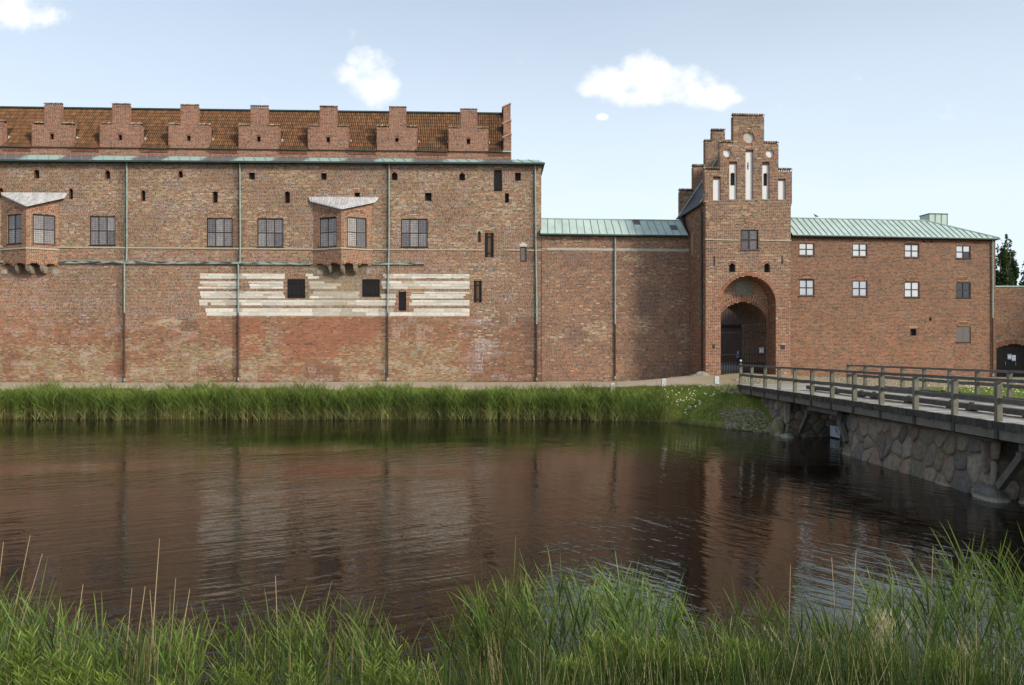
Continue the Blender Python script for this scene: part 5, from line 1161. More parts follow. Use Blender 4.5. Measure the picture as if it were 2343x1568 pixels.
def pebbles(name, arr, base, label=None, flat=.55, cat=None):
    A = np.array(arr); n = len(A); Z = ground_z(A[:, 0], A[:, 1]); sc = A[:, 2:3]*(.75+.5*RNG.random((n, 3))); sc[:, 2] *= flat; th = RNG.random(n)*2*PI
    P = IV[None]*(1+.12*RNG.standard_normal((n, 12, 1)))*sc[:, None]; c, s_ = np.cos(th)[:, None], np.sin(th)[:, None]
    P = np.stack([P[..., 0]*c-P[..., 1]*s_, P[..., 0]*s_+P[..., 1]*c, P[..., 2]], -1)+np.stack([A[:, 0], A[:, 1], Z+.01], 1)[:, None]
    col = np.array(lin(base))*(.6+.8*RNG.random((n, 1)))*(1+.06*RNG.standard_normal((n, 3)))
    return tag(np_mesh(name, P.reshape(-1, 3), (IF[None]+12*np.arange(n)[:, None, None]).reshape(-1, 3), M_PEBBLE, None, np.repeat(col.clip(.02, .7), 12, 0), smooth=True), label, cat, None, 'stuff')
pebbles('pebbles', cob, (146, 136, 116), 'rounded cobbles and pebbles around the bridge head', cat='pebbles')
# water
def water_mat():
    m = bpy.data.materials.new('moat_water'); m.use_nodes = True; nt = m.node_tree; N = nt.nodes; L = nt.links; b = N['Principled BSDF']
    b.inputs['Base Color'].default_value = (.011, .007, .004, 1); b.inputs['Roughness'].default_value = .015; b.inputs['IOR'].default_value = 1.333
    tc = N.new('ShaderNodeTexCoord')
    def nz(scale, rot, sc, det, rough=.5):
        m0 = N.new('ShaderNodeMapping'); m0.inputs['Rotation'].default_value = (0, 0, rot); L.new(tc.outputs['Object'], m0.inputs[0])
        mp = N.new('ShaderNodeMapping'); mp.inputs['Scale'].default_value = scale; L.new(m0.outputs[0], mp.inputs[0])
        n = N.new('ShaderNodeTexNoise'); n.inputs['Scale'].default_value = sc; n.inputs['Detail'].default_value = det; n.inputs['Roughness'].default_value = rough; n.inputs['Distortion'].default_value = .4; L.new(mp.outputs[0], n.inputs['Vector']); return n.outputs[0]
    def mul(a, k):
        q = N.new('ShaderNodeMath'); q.operation = 'MULTIPLY'; L.new(a, q.inputs[0])
        if isinstance(k, float): q.inputs[1].default_value = k
        else: L.new(k, q.inputs[1])
        return q.outputs[0]
    def add(a, b_): q = N.new('ShaderNodeMath'); q.operation = 'ADD'; L.new(a, q.inputs[0]); L.new(b_, q.inputs[1]); return q.outputs[0]
    gust = nz((.07, .16, 1), rad(-10), 1.0, 3)
    sx = N.new('ShaderNodeSeparateXYZ'); L.new(tc.outputs['Object'], sx.inputs[0])
    g2 = nz((.15, .2, 1), 0, 1.0, 2); ofs = N.new('ShaderNodeMath'); ofs.operation = 'MULTIPLY_ADD'; L.new(g2, ofs.inputs[0]); ofs.inputs[1].default_value = 14; L.new(sx.outputs[0], ofs.inputs[2])
    mrx = N.new('ShaderNodeMapRange'); mrx.interpolation_type = 'SMOOTHSTEP'; L.new(ofs.outputs[0], mrx.inputs[0]); mrx.inputs[1].default_value = 2; mrx.inputs[2].default_value = 13
    wl_ = nz((.32, 1.5, 1), rad(-30), 2.3, 3, .45); wr_ = nz((.32, 1.5, 1), rad(58), 2.3, 3, .45); ws = nz((.4, 1.3, 1), rad(35), 5.0, 2)
    mixw = N.new('ShaderNodeMix'); L.new(mrx.outputs[0], mixw.inputs[0]); L.new(wl_, mixw.inputs[2]); L.new(wr_, mixw.inputs[3]); w1 = mixw.outputs[0]
    w2 = ws; w3 = nz((1, 1.5, 1), rad(30), 11, 2)
    mr = N.new('ShaderNodeMapRange'); L.new(gust, mr.inputs[0]); mr.inputs[1].default_value = .38; mr.inputs[2].default_value = .62; mr.inputs[3].default_value = .22; mr.inputs[4].default_value = 1.3
    h = mul(add(add(mul(w1, 1.0), mul(w2, .22)), mul(w3, .04)), mr.outputs[0])
    bp = N.new('ShaderNodeBump'); bp.inputs['Strength'].default_value = 1; bp.inputs['Distance'].default_value = .027; L.new(h, bp.inputs['Height']); L.new(bp.outputs[0], b.inputs['Normal']); return m
q = MB(); q.poly([(-400, 4, 0), (400, 4, 0), (400, 60, 0), (-400, 60, 0)]); w_ = q.build('water', water_mat(), None, 'structure')

# ------------------------------------------------------------------ wooden bridge and its stone piers
WC = lambda f=1.0: tuple(np.array(lin((112, 106, 98)))*f)
bridge = empty('wooden_bridge', (15.2, 42, 2.1), 0, 'weathered timber footbridge with post and rail sides on stone piers over the moat', 'bridge')
BO = Vector((15.2, 42, 2.1)); DZ = .06                 # deck top relative to root
XL, XR = 12.32-15.2, 17.98-15.2
y = 0.35; ynear = -36.5
while y > ynear:
    w = random.uniform(.20, .26); f = random.uniform(.82, 1.12); lj, rj = random.uniform(-.03, .03), random.uniform(-.03, .03); dz = random.uniform(-.006, .006)
    tone = np.array(lin(random.choice([(170, 164, 154), (156, 150, 140), (180, 174, 164), (148, 140, 128)])))*f
    q = MB(); q.box(XL-.06+lj, XR+.06+rj, y-w+.012, y, DZ-.11+dz, DZ+dz, tuple(tone)); e_ = random.uniform(-.02, .012); q.box(XL-.105+lj*.5, XL-.062+lj, y-w+.008, y+.0, DZ-.20+e_, DZ-.012+dz, WC(random.uniform(.3, .5))); q.build('deck_plank', M_WOOD, bridge); y -= w
for x in (XL+.02, XL+1.8, 0, XR-1.8, XR-.02):
    for (a, b) in ((.3, -12), (-12.01, -24), (-24.01, ynear)): MB().box(x-.07, x+.09, b, a, DZ-.46, DZ-.115, WC(1.0)).build('long_beam', M_WOOD, bridge)
post0 = None
def post(x, yy, tall=0):
    q = MB(); w = .068; c = tuple(np.array(lin((122, 118, 102)))*random.uniform(.75, 1.05)); q.box(x-w, x+w, yy-w, yy+w, DZ-.42, DZ+.98+tall, c)
    if tall: q.poly([(x-w, yy-w, DZ+.98+tall), (x+w, yy-w, DZ+.98+tall), (x+w, yy+w, DZ+.98+tall), (x-w, yy+w, DZ+.98+tall), (x, yy, DZ+1.06+tall)], c, [(0, 1, 4), (1, 2, 4), (2, 3, 4), (3, 0, 4)])
    o = q.build('post', M_WOOD, bridge); MB().box(x-w-.004, x+w+.004, yy-w-.004, yy+w+.004, DZ-.46, DZ-.2, WC(.45)).build('tarred_foot', M_WOOD, o); return o
yn = [0, -1.95, -4.05, -6.05, -8.05, -10.0, -12.0, -13.95, -16.0, -18.2, -20.3, -22.25, -24.3, -26.3, -28.3, -30.3, -32.3, -34.3]
yf = [-.2, -2.2, -4.1, -6.0, -7.9, -9.9, -11.8, -13.75, -15.8, -17.8, -19.9, -21.9, -24, -26, -28, -30, -32, -34.2]
for x, ys in ((XL-.02, yn), (XR+.02, yf)):
    for i, yy in enumerate(ys):
        p = post(x, yy, .10 if i == 0 else 0)
        if i == 0 and x < 0:
            MB().tube([(x, yy, DZ+1.1), (x, yy, DZ+1.24)], [.03, .03], 6).build('finial_stem', M_IRON, p); b_ = MB(); b_.tube([(x, yy, DZ+1.22), (x, yy, DZ+1.26), (x, yy, DZ+1.31), (x, yy, DZ+1.34)], [.03, .06, .06, .02], 8); b_.build('finial_ball', M_WHITE, p)
    for i in range(len(ys)-1):
        a, b = ys[i], ys[i+1]; c = WC(random.uniform(.7, .95)); s = random.uniform(-.012, .012)
        MB().bar((x, a-(.07 if i == 0 else .0), DZ+1.035), (x, b, DZ+1.03), .135, .085, c).build('top_rail', M_WOOD, bridge)
        zz = DZ+.52; mid = (a+b)/2; q = MB(); q.bar((x+.0, a-.076, zz+s), (x, mid, zz-.01-(.02 if i == 9 else 0)+s), .07, .13, c); q.bar((x, mid, zz-.01+s), (x, b+.076, zz-s), .07, .13, c); q.build('middle_rail', M_WOOD, bridge)
for x in (XL+1.25, XR-1.25):
    for (a, b) in ((-6.3, -12.2), (-12.25, -18.4), (-18.45, -24.6), (-24.65, -30.8), (-30.85, -36)):
        o = MB().box(x-.13, x+.13, b, a, DZ+.06, DZ+.22, WC(.62)).build('wheel_guard', M_WOOD, bridge)
        for yy in (a-.5, (a+b)/2, b+.5): MB().box(x-.05, x+.05, yy-.05, yy+.05, DZ+.22, DZ+.26, WC(.2)).build('bolt', M_IRON, o); MB().box(x-.12, x+.12, yy-.12, yy+.12, DZ+.0, DZ+.06, WC(.5)).build('spacer_block', M_WOOD, o)
def L_(X, Y, Z): return (X-BO.x, Y-BO.y, Z-BO.z)
for X in (12.62, 15.2, 17.6):
    for (a, b) in (((34.2, .40), (32.85, 1.66)), ((29.45, .5), (30.35, 1.62)), ((20.2, .42), (19.0, 1.62)), ((10.2, .5), (12.0, 1.62))):
        MB().bar(L_(X, a[0], a[1]), L_(X, b[0], b[1]), .17, .19, WC(.8)).build('strut', M_WOOD, bridge)
    for (a, b) in ((33.1, 30.1), (19.3, 11.7)): MB().box(X-15.2-.1, X-15.2+.1, b-42, a-42, 1.46-2.1, 1.635-2.1, WC(.85)).build('trimmer_beam', M_WOOD, bridge)
for yy in (32.8, 30.2, 19.0, 12.0): MB().box(XL, XR, yy-42-.1, yy-42+.1, 1.30-2.1, 1.455-2.1, WC(.6)).build('cross_beam', M_WOOD, bridge)

def clipcell(poly, a, b):
    """keep the part of poly nearer to a than b"""
    mx, mz = (a[0]+b[0])/2, (a[1]+b[1])/2; nx, nz = b[0]-a[0], b[1]-a[1]; out = []
    for i in range(len(poly)):
        p, q_ = poly[i], poly[(i+1) % len(poly)]; dp = (p[0]-mx)*nx+(p[1]-mz)*nz; dq = (q_[0]-mx)*nx+(q_[1]-mz)*nz
        if dp <= 0: out.append(p)
        if (dp < 0) != (dq < 0) and dp != dq: t = dp/(dp-dq); out.append((p[0]+(q_[0]-p[0])*t, p[1]+(q_[1]-p[1])*t))
    return out
def rubble(parent, s0, s1, z0, z1, M, size=.5, seed=1, gap=.012, bulge=.05, palette=None, keep=None, wet=True):
    """fieldstone facing: every stone a cushion of its own on the face M(s,z,d)"""
    rr = random.Random(seed); pts = []; nz_ = max(1, int(round((z1-z0)/(size*.8))))
    for j in range(nz_):
        hh = (z1-z0)/nz_; sx = size*(1.35 if j == 0 else 1.0)*1.0; n = max(1, int((s1-s0)/sx))
        for i in range(n): pts.append((s0+(i+.5+.28*(j % 2)+rr.uniform(-.42, .42))*(s1-s0)/n, z0+(j+.5+rr.uniform(-.36, .36))*hh))
    pal = palette or [(122, 114, 102), (134, 122, 108), (112, 106, 98), (130, 118, 102), (104, 100, 94), (144, 134, 120), (118, 110, 92), (132, 112, 98)]
    for a in pts:
        if keep and not keep(*a): continue
        poly = [(s0, z0), (s1, z0), (s1, z1), (s0, z1)]
        for b in pts:
            if b is not a and abs(b[0]-a[0])+abs(b[1]-a[1]) < size*4: poly = clipcell(poly, a, b)
            if len(poly) < 3: break
        if len(poly) < 3: continue
        cx = sum(p[0] for p in poly)/len(poly); cz = sum(p[1] for p in poly)/len(poly)
        # resample outline, round it
        P = []
        per = [math.dist(poly[i], poly[(i+1) % len(poly)]) for i in range(len(poly))]; tot = sum(per); K = 14
        for k in range(K):
            t = tot*k/K; i = 0
            while t > per[i] and i < len(per)-1: t -= per[i]; i += 1
            f = t/max(per[i], 1e-6); p, q_ = poly[i], poly[(i+1) % len(poly)]; P.append((p[0]+(q_[0]-p[0])*f, p[1]+(q_[1]-p[1])*f))
        P = [((P[k-1][0]+9*P[k][0]+P[(k+1) % K][0])/11+rr.uniform(-.015, .015), (P[k-1][1]+9*P[k][1]+P[(k+1) % K][1])/11+rr.uniform(-.015, .015)) for k in range(K)]
        R = min(math.dist(p, (cx, cz)) for p in P); sh = max(.3, 1-gap/max(R, .05)); bu = bulge*rr.uniform(.6, 1.3)*min(1, R/.2)
        rings = [(sh, -.03), (sh*.95, bu*.6), (sh*.74, bu*.95), (sh*.4, bu*(1.05+rr.uniform(-.1, .1)))]
        V = []; tx, tz = rr.uniform(-.25, .25), rr.uniform(-.3, .2)
        for (f, d) in rings:
            for p in P:
                dx, dz = (p[0]-cx)*f, (p[1]-cz)*f; V.append(M(cx+dx, cz+dz, d+(tx*dx+tz*dz)*.35*(d > 0)+rr.uniform(-.008, .008)))
        V.append(M(cx, cz, bu*1.05)); c = np.array(lin(rr.choice(pal)))*rr.uniform(.82, 1.12); q = MB()
        Fs = [(r*K+k, r*K+(k+1) % K, (r+1)*K+(k+1) % K, (r+1)*K+k) for r in range(3) for k in range(K)]+[(3*K+k, 3*K+(k+1) % K, 4*K) for k in range(K)]
        q.poly(V, tuple(c), Fs); 
        o = q.build('stone', M_STONE, parent, smooth=True)
        if wet and cz < z0+.45*size: 
            # pale tide line just above the water
            d_ = o.data.attributes['Col'].data
            for i, v in enumerate(V):
                zz = v[2]+parent.location.z
                if zz < .05: k_ = d_[i].color; d_[i].color = (*(np.array(k_[:3])*.5+np.array(lin((176, 168, 152)))*.4), 1)
MRT = tuple(lin((124, 102, 86)))
def masonry(name, label, X0, X1, Y0, Y1, ztop, faces, batter=.12, size=.5, seed=3):
    r = empty(name, (X0, Y0, 0), 0, label, 'bridge pier'); q = MB(); bt = batter
    q.poly([(0, 0, -1), (X1-X0, 0, -1), (X1-X0, Y1-Y0, -1), (0, Y1-Y0, -1), (bt, bt, ztop), (X1-X0-bt, bt, ztop), (X1-X0-bt, Y1-Y0-bt, ztop), (bt, Y1-Y0-bt, ztop)], MRT, [(3, 2, 1, 0), (4, 5, 6, 7), (0, 1, 5, 4), (1, 2, 6, 5), (2, 3, 7, 6), (3, 0, 4, 7)]); q.build('mortar_core', M_MORT, r)
    sl_ = bt/(ztop+1); wX, wY = X1-X0, Y1-Y0
    if 'L' in faces: rubble(r, .02, wY-.02, -.12, ztop-.02, lambda s, z, d: (sl_*(z+1)-d, wY-s, z), size, seed)
    if 'N' in faces: rubble(r, .02, wX-.02, -.12, ztop-.02, lambda s, z, d: (s, sl_*(z+1)-d, z), size, seed+1)
    if 'F' in faces: rubble(r, .02, wX-.02, -.12, ztop-.02, lambda s, z, d: (wX-s, wY-sl_*(z+1)+d, z), size, seed+2)
    return r
pier = masonry('bridge_pier', 'long grey fieldstone pier standing in the water under the middle of the bridge', 12.55, 17.5, 20.6, 30.2, 1.56, 'LNF', .35, .60, 5)
abut = masonry('bridge_abutment', 'mossy fieldstone abutment under the bridge end beside the shingle slope', 12.6, 17.6, 36.0, 41.9, 1.60, 'LN', .25, .5, 9)
masonry('bridge_abutment', 'near stone abutment of the bridge behind the tall reeds', 12.4, 17.9, 3.0, 9.6, 1.60, 'LF', .2, .55, 13)
def boulder(name, loc, sc, col, label, seed, cat='boulder', rz=0.):
    rr = random.Random(seed); bm = __import__('bmesh').new(); import bmesh as _b; _b.ops.create_icosphere(bm, subdivisions=3, radius=1)
    for v in bm.verts:
        n = v.co.normalized(); k = 1+.22*(mnoise.noise(n*1.3+Vector((seed, 0, 0))))+.07*mnoise.noise(n*4+Vector((0, seed, 0))); v.co = n*k; v.co.z = max(v.co.z, -.6); v.co.x = max(-.82, min(.82, v.co.x)) if seed % 2 else v.co.x
        v.co = Vector((v.co.x*sc[0], v.co.y*sc[1], v.co.z*sc[2]))
    me = bpy.data.meshes.new(name); bm.to_mesh(me); bm.free(); a = me.color_attributes.new('Col', 'FLOAT_COLOR', 'POINT')
    for i, v in enumerate(me.vertices): f = .8+.4*mnoise.noise(v.co*3); a.data[i].color = (*(np.array(lin(col))*(1.0+f-.8)), 1) if v.co.z+loc[2] > .05 else (*lin((160, 152, 138)), 1)
    me.polygons.foreach_set('use_smooth', [True]*len(me.polygons)); me.materials.append(M_STONE); o = bpy.data.objects.new(name, me); C.objects.link(o); o.location = loc; o.rotation_euler = (0, 0, rz); return tag(o, label, cat)
boulder('boulder', (12.72, 20.75, .04), (.36, .6, .36), (100, 98, 92), 'flat pale boulder in the water at the near corner of the long pier', 3)
boulder('boulder', (13.5, 20.2, -.05), (.4, .35, .2), (128, 118, 104), 'small low boulder lying in shade under the bridge', 4)
boulder('boulder', (12.5, 36.7, .2), (.35, .5, .55), (120, 112, 84), 'mossy round boulder at the foot of the far abutment', 6)
boulder('boulder', (12.62, 35.75, .0), (.3, .45, .18), (150, 144, 134), 'flat whitish boulder at the waterline below the far abutment', 7)
boulder('boulder', (12.85, 53.0, 2.3), (.5, .3, .28), (150, 144, 128), 'pale boulder at the left foot of the gate tower', 8)
for i, (X, Y, s, lb) in enumerate(((12.2, 52.8, .3, 'low grey boulder beside the pale one at the tower foot'), (11.6, 55.6, .45, 'flat boulder in the angle between curtain wall and tower'), (10.6, 56.1, .35, 'half buried boulder under the curtain wall near the tower'), (8.2, 56.3, .4, 'low boulder at the curtain wall foot by the downpipe'))):
    boulder('boulder', (X, Y, float(ground_z(X, Y))), (s, s*.5, s*.4), (128, 118, 100), lb, 20+i)
# white painted box by the pier
bx = empty('white_box', (14.66, 34.25, .0), 0, 'white painted box with black marks floating under the bridge beside the pier', 'box'); bx.rotation_euler = (0, 0, rad(4))
MB().box(0, .7, 0, 1.5, .06, .55).build('body', mat('white_paint', (206, 212, 222), rough=.5, noise=.1, nscale=4), bx); MB().box(.02, .68, .02, 1.48, -.1, .055).build('float_base', M_BLACKW, bx)
q = MB()
for (ya, yb, za, zb) in ((.95, .98, .33, .5), (.78, .98, .33, .36), (.84, .87, .2, .5), (.66, .69, .2, .5), (.52, .69, .2, .235)): q.box(-.008, -.002, ya, yb, za, zb)
q.build('marking', M_CAME, bx)
# granite bollards along the path
def bollard_mesh():
    q = MB(); w = .13; c = tuple(lin((196, 194, 188))); q.poly([(-w, -w, -.1), (w, -w, -.1), (w, w, -.1), (-w, w, -.1), (-w*.96, -w*.96, .46), (w*.96, -w*.96, .46), (w*.96, w*.96, .46), (-w*.96, w*.96, .46), (-w*.8, -w*.8, .49), (w*.8, -w*.8, .49), (w*.8, w*.8, .49), (-w*.8, w*.8, .49)], c, [(0, 1, 5, 4), (1, 2, 6, 5), (2, 3, 7, 6), (3, 0, 4, 7), (4, 5, 9, 8), (5, 6, 10, 9), (6, 7, 11, 10), (7, 4, 8, 11), (8, 9, 10, 11)])
    return q.build('bollard', M_STONE, None)
b0 = bollard_mesh(); lbs = ['short granite bollard farthest from the tower, at the reed edge', 'short granite bollard in front of the curtain wall downpipe', 'short granite bollard between the downpipe and the tower', 'short granite bollard nearest the gate tower']
for i, (px, py) in enumerate(((1276.2, 890.5), (1401, 887.2), (1517.6, 885.5), (1638.4, 882))):
    o = b0 if i == 0 else b0.copy()
    if i: C.objects.link(o)
    Y = 47.0; X = (px-CX)/F*Y; o.location = (X, Y, float(ground_z(X, Y))); o.rotation_euler = (0, 0, random.uniform(-.1, .1)); tag(o, lbs[i], 'bollard', 'granite bollards along the path')

# ------------------------------------------------------------------ plants
def ribbons(P0, P1, P2, wid, colb, colt, segs=3, face=None, fold=0):
    """n bent tapering blades from P0 over P1 to P2 (quadratic curve) as flat strips"""
    n = len(P0); ts = np.linspace(0, 1, segs+1); V = np.zeros((n, segs+1, 2, 3)); Cc = np.zeros((n, segs+1, 2, 3))
    for i, t in enumerate(ts):
        p = (1-t)**2*P0+2*t*(1-t)*P1+t*t*P2; tan = 2*(1-t)*(P1-P0)+2*t*(P2-P1)
        sd = np.cross(tan, face if face is not None else np.array([0, 1., 0])); sd /= np.linalg.norm(sd, axis=1, keepdims=True)+1e-9
        w = wid*(1-t)**.7*(.55+.45*min(1, t*4)) if i < segs else wid*.05
        V[:, i, 0] = p-sd*np.reshape(w, (-1, 1))/2; V[:, i, 1] = p+sd*np.reshape(w, (-1, 1))/2
        cc = colb*(1-t)+colt*t; Cc[:, i, 0] = cc; Cc[:, i, 1] = cc
    F1 = np.array([(2*i, 2*i+1, 2*i+3, 2*i+2) for i in range(segs)]); k = 2*(segs+1)
    Fc = (F1[None]+k*np.arange(n)[:, None, None]).reshape(-1, 4); return V.reshape(-1, 3), Fc, Cc.reshape(-1, 3)
class Acc:
    def __init__(s): s.V = []; s.F = []; s.C = []; s.n = 0
    def add(s, V, Fc, Cc): s.V.append(V); s.F.append(Fc+s.n); s.C.append(Cc); s.n += len(V)
    def build(s, name, m, label=None, cat=None, group=None, kind='stuff', parent=None): return tag(np_mesh(name, np.concatenate(s.V), np.concatenate(s.F), m, parent, np.concatenate(s.C).clip(.003, .8), smooth=True), label, cat, group, kind)
def rnd_face(n): a = RNG.random(n)*PI; return np.stack([np.cos(a), np.sin(a)*.9, .25*RNG.standard_normal(n)], 1)
def reeds(acc, X, Y, Z, H, leaves=6, wl=.02, ll=.42, seg=3, sp_=1.0, g0=(64, 92, 36), g1=(120, 148, 62), base=(150, 142, 92), lean=.12, wind=(-.05, 0)):
    n = len(X); az = RNG.random(n)*2*PI; ln = lean*RNG.random(n); B = np.stack([X, Y, Z], 1); tip = B+np.stack([np.cos(az)*ln*H+wind[0]*H, np.sin(az)*ln*H, H], 1); mid = B+(tip-B)*.5+np.stack([0*H, 0*H, .04*H], 1)
    G0, G1, BS = (np.array(lin(c)) for c in (g0, g1, base)); tone = (.6+.8*RNG.random((n, 1)))*(.55+.95*fbm(X*1.7, Y*1.1, 3))[:, None]*(1+.08*RNG.standard_normal((n, 3)))
    acc.add(*ribbons(B, mid, tip, np.full(n, wl*.42), BS*tone, G1*tone, 2, rnd_face(n)))
    for k in range(leaves):
        t = (k+1.2)/(leaves+1)+RNG.random(n)*.08; t = t.clip(0, .98)
        p = (1-t)[:, None]**2*B+2*(t*(1-t))[:, None]*mid+(t*t)[:, None]*tip; a = az*0+RNG.random(n)*2*PI; l = ll*(.7+.6*RNG.random(n))*(1.1-.45*np.abs(t-.6)); up = .75+.5*RNG.random(n)
        d = np.stack([np.cos(a), np.sin(a), 0*a], 1)*sp_; p1 = p+(d*.35+np.array([wind[0]*2, 0, 0]))*l[:, None]+np.stack([0*a, 0*a, up*l*.62], 1); p2 = p+(d*(.55+.3*RNG.random(n))[:, None]+np.array([wind[0]*5, 0, 0]))*l[:, None]+np.stack([0*a, 0*a, up*l*(.75+.35*RNG.random(n))], 1)
        low = (t < .35)[:, None]; c0 = np.where(low, BS*.8+G0*.3, G0)*tone; c1 = np.where(low, BS*.6+G1*.4, G1)*tone
        acc.add(*ribbons(p, p1, p2, wl*(.7+.5*RNG.random(n)), c0, c1, seg, rnd_face(n)))
# far reed belt
A = Acc(); n = 9500; X = RNG.uniform(-36, 8.8, n)
s = RNG.beta(1.3, 1.6, n)*2.6-.55-.9*(fbm(X/.9+3, X*0+8, 3)-.4); sy = np.interp(X, [p[0] for p in SHORE], [p[1] for p in SHORE]); Y = sy+s; Z = np.maximum(ground_z(X, Y), -.35)
cl = fbm(X/1.6, X*0+2, 3); hh = (1.75+.55*(cl-.5)*2)*(.72+.4*RNG.random(n)); fade = 1-.72*sstep(4.2, 7.2, X); hh = hh*(.45+.55*fade); k = RNG.random(n) < (.35+.65*fade)*(.45+.9*fbm(X*1.4+9, X*0, 2)); tuft = np.exp(-((X+34)/5)**2)+np.exp(-((X+16)/1.3)**2)*.8+np.exp(-((X+7.2)/1.0)**2)*.6+np.exp(-((X-5.6)/.5)**2)*.7; top = 1.28+.42*(cl-.45)+.25*(fbm(X/.5, X*0+5, 2)-.5)+.36*tuft*(RNG.random(n) < .35)+.05*RNG.standard_normal(n); hh = np.minimum(hh, np.maximum(.45, top-Z))
reeds(A, X[k], Y[k], Z[k], hh[k], leaves=6, wl=.035, ll=.5, seg=2, wind=(-.012, 0), g0=(74, 94, 40), g1=(132, 148, 64), base=(158, 148, 100))
A.build('far_reeds', M_LEAF, 'belt of green reeds along the far bank below the castle path', 'reeds')
# grass of the far bank
def grass(acc, X, Y, h, w=.012, g0=(70, 96, 34), g1=(132, 146, 66), dry=.12):
    n = len(X); Z = ground_z(X, Y)-.01; B = np.stack([X, Y, Z], 1); a = RNG.random(n)*2*PI; d = np.stack([np.cos(a), np.sin(a), 0*a], 1)*(h*.45*RNG.random(n))[:, None]; T_ = B+d+np.stack([0*h, 0*h, h], 1); G0, G1 = np.array(lin(g0)), np.array(lin(g1)); dr = np.array(lin((176, 164, 112)))
    m = (RNG.random((n, 1)) < dry); t = .7+.6*RNG.random((n, 1)); acc.add(*ribbons(B, B+d*.2+np.stack([0*h, 0*h, h*.6], 1), T_, np.full(n, w), np.where(m, dr, G0)*t, np.where(m, dr, G1)*t, 1, rnd_face(n)))
A = Acc(); n = 70000; X = np.concatenate([RNG.uniform(-36, 9, n*5//10), RNG.uniform(2, 12.6, n*5//10)]); Y = np.interp(X, [p[0] for p in SHORE], [p[1] for p in SHORE])+RNG.random(len(X))*6-.1; k = (~path_in(X, Y)) & (Y < np.where(X < 9.5, 48.3, 47.4)) & (sd_shore(X, Y) > .05)
hg = (.06+.16*fbm(X/1.1, Y/1.1, 3))*(.6+.8*RNG.random(len(X))); hg = hg*(1-.6*sstep(46.6, 47.8, Y)*(X < 9.5)); grass(A, X[k], Y[k], hg[k], w=.03)
A.build('bank_grass', M_LEAF, 'rough grass on the slope between reeds and path', 'grass')
A = Acc(); X = RNG.uniform(18.6, 34, 26000); Y = RNG.uniform(27.4, 42.5, 26000); k = (~path_in(X, Y)); grass(A, X[k], Y[k], .07+.08*RNG.random(k.sum()), w=.03, g0=(84, 116, 36), g1=(128, 156, 58)); A.build('lawn_grass', M_LEAF, 'short lawn beyond the bridge', 'grass')
A = Acc(); X = np.concatenate([RNG.uniform(-36, 12, 5000), RNG.uniform(18.8, 34, 700)]); Y = np.concatenate([56.1+.35*RNG.random(5000), 54+.5*RNG.random(700)]); k = fbm(X*1.2, X*0, 2) > .42; grass(A, X[k], Y[k], .05+.12*RNG.random(k.sum()), w=.03, dry=.5); A.build('wall_foot_grass', M_LEAF, 'thin grass along the foot of the castle wall', 'grass')
# daisies: small white heads of eight petals
def daisies(name, pts, r, label, cat='flowers'):
    V = []; Fs = []; Cs = []
    for (x, y, z) in pts:
        b = len(V); tx, ty = random.uniform(-.5, .3), random.uniform(-.9, -.2); K = 7; rr = r*random.uniform(.7, 1.3)
        V.append((x, y-.01, z+.01)); Cs.append(lin((226, 200, 70)))
        for k in range(K): a = 2*PI*k/K; V.append((x+rr*math.cos(a), y+rr*math.sin(a)*.6, z+rr*math.sin(a)*.8)); Cs.append(lin((240, 240, 236)))
        Fs += [(b, b+1+k, b+1+(k+1) % K) for k in range(K)]
    return tag(np_mesh(name, V, np.array(Fs), M_LEAF, None, np.array(Cs)), label, cat, None, 'stuff')
P = []
def cluster(px, py, n, sx, sy, hz=.35):
    for _ in range(n):
        a = random.gauss(px, sx); b = random.gauss(py, sy)
        # walk the view column down to the bank to find where the flower stands
        lo = None
        for k in range(60):
            Y = 43.2+k*.09; X = (a-CX)/F*Y; g = float(ground_z(X, Y))+hz; zz = HC-(b-CY)/F*Y
            if g >= zz: lo = (X, Y, zz); break
        if lo: P.append(lo)
for q_ in ((75, 886, 20, 60, 2.5), (210, 884, 18, 70, 3), (440, 883, 22, 50, 3), (545, 892, 14, 14, 2), (640, 893, 7, 14, 2), (830, 890, 14, 10, 3), (1120, 895, 20, 30, 4), (1190, 892, 34, 45, 5), (1290, 895, 20, 50, 6), (1180, 905, 10, 20, 6), (1300, 910, 10, 24, 8), (1400, 896, 8, 30, 5), (1545, 897, 12, 24, 5), (1480, 900, 8, 60, 8)): cluster(*q_)
for q_ in ((1600, 932, 60, 26, 12), (1640, 925, 22, 20, 7), (1560, 915, 22, 34, 9), (1660, 900, 20, 34, 8)): cluster(*q_, hz=.12)
daisies('daisies', P, .035, 'white daisies scattered over the far bank')
P = [(random.uniform(19, 27), random.uniform(29, 40), 0) for _ in range(260)]; P = [(x, y, float(ground_z(x, y))+.12) for x, y, _ in P]; daisies('daisies', P, .03, 'white daisies in the lawn beyond the bridge')

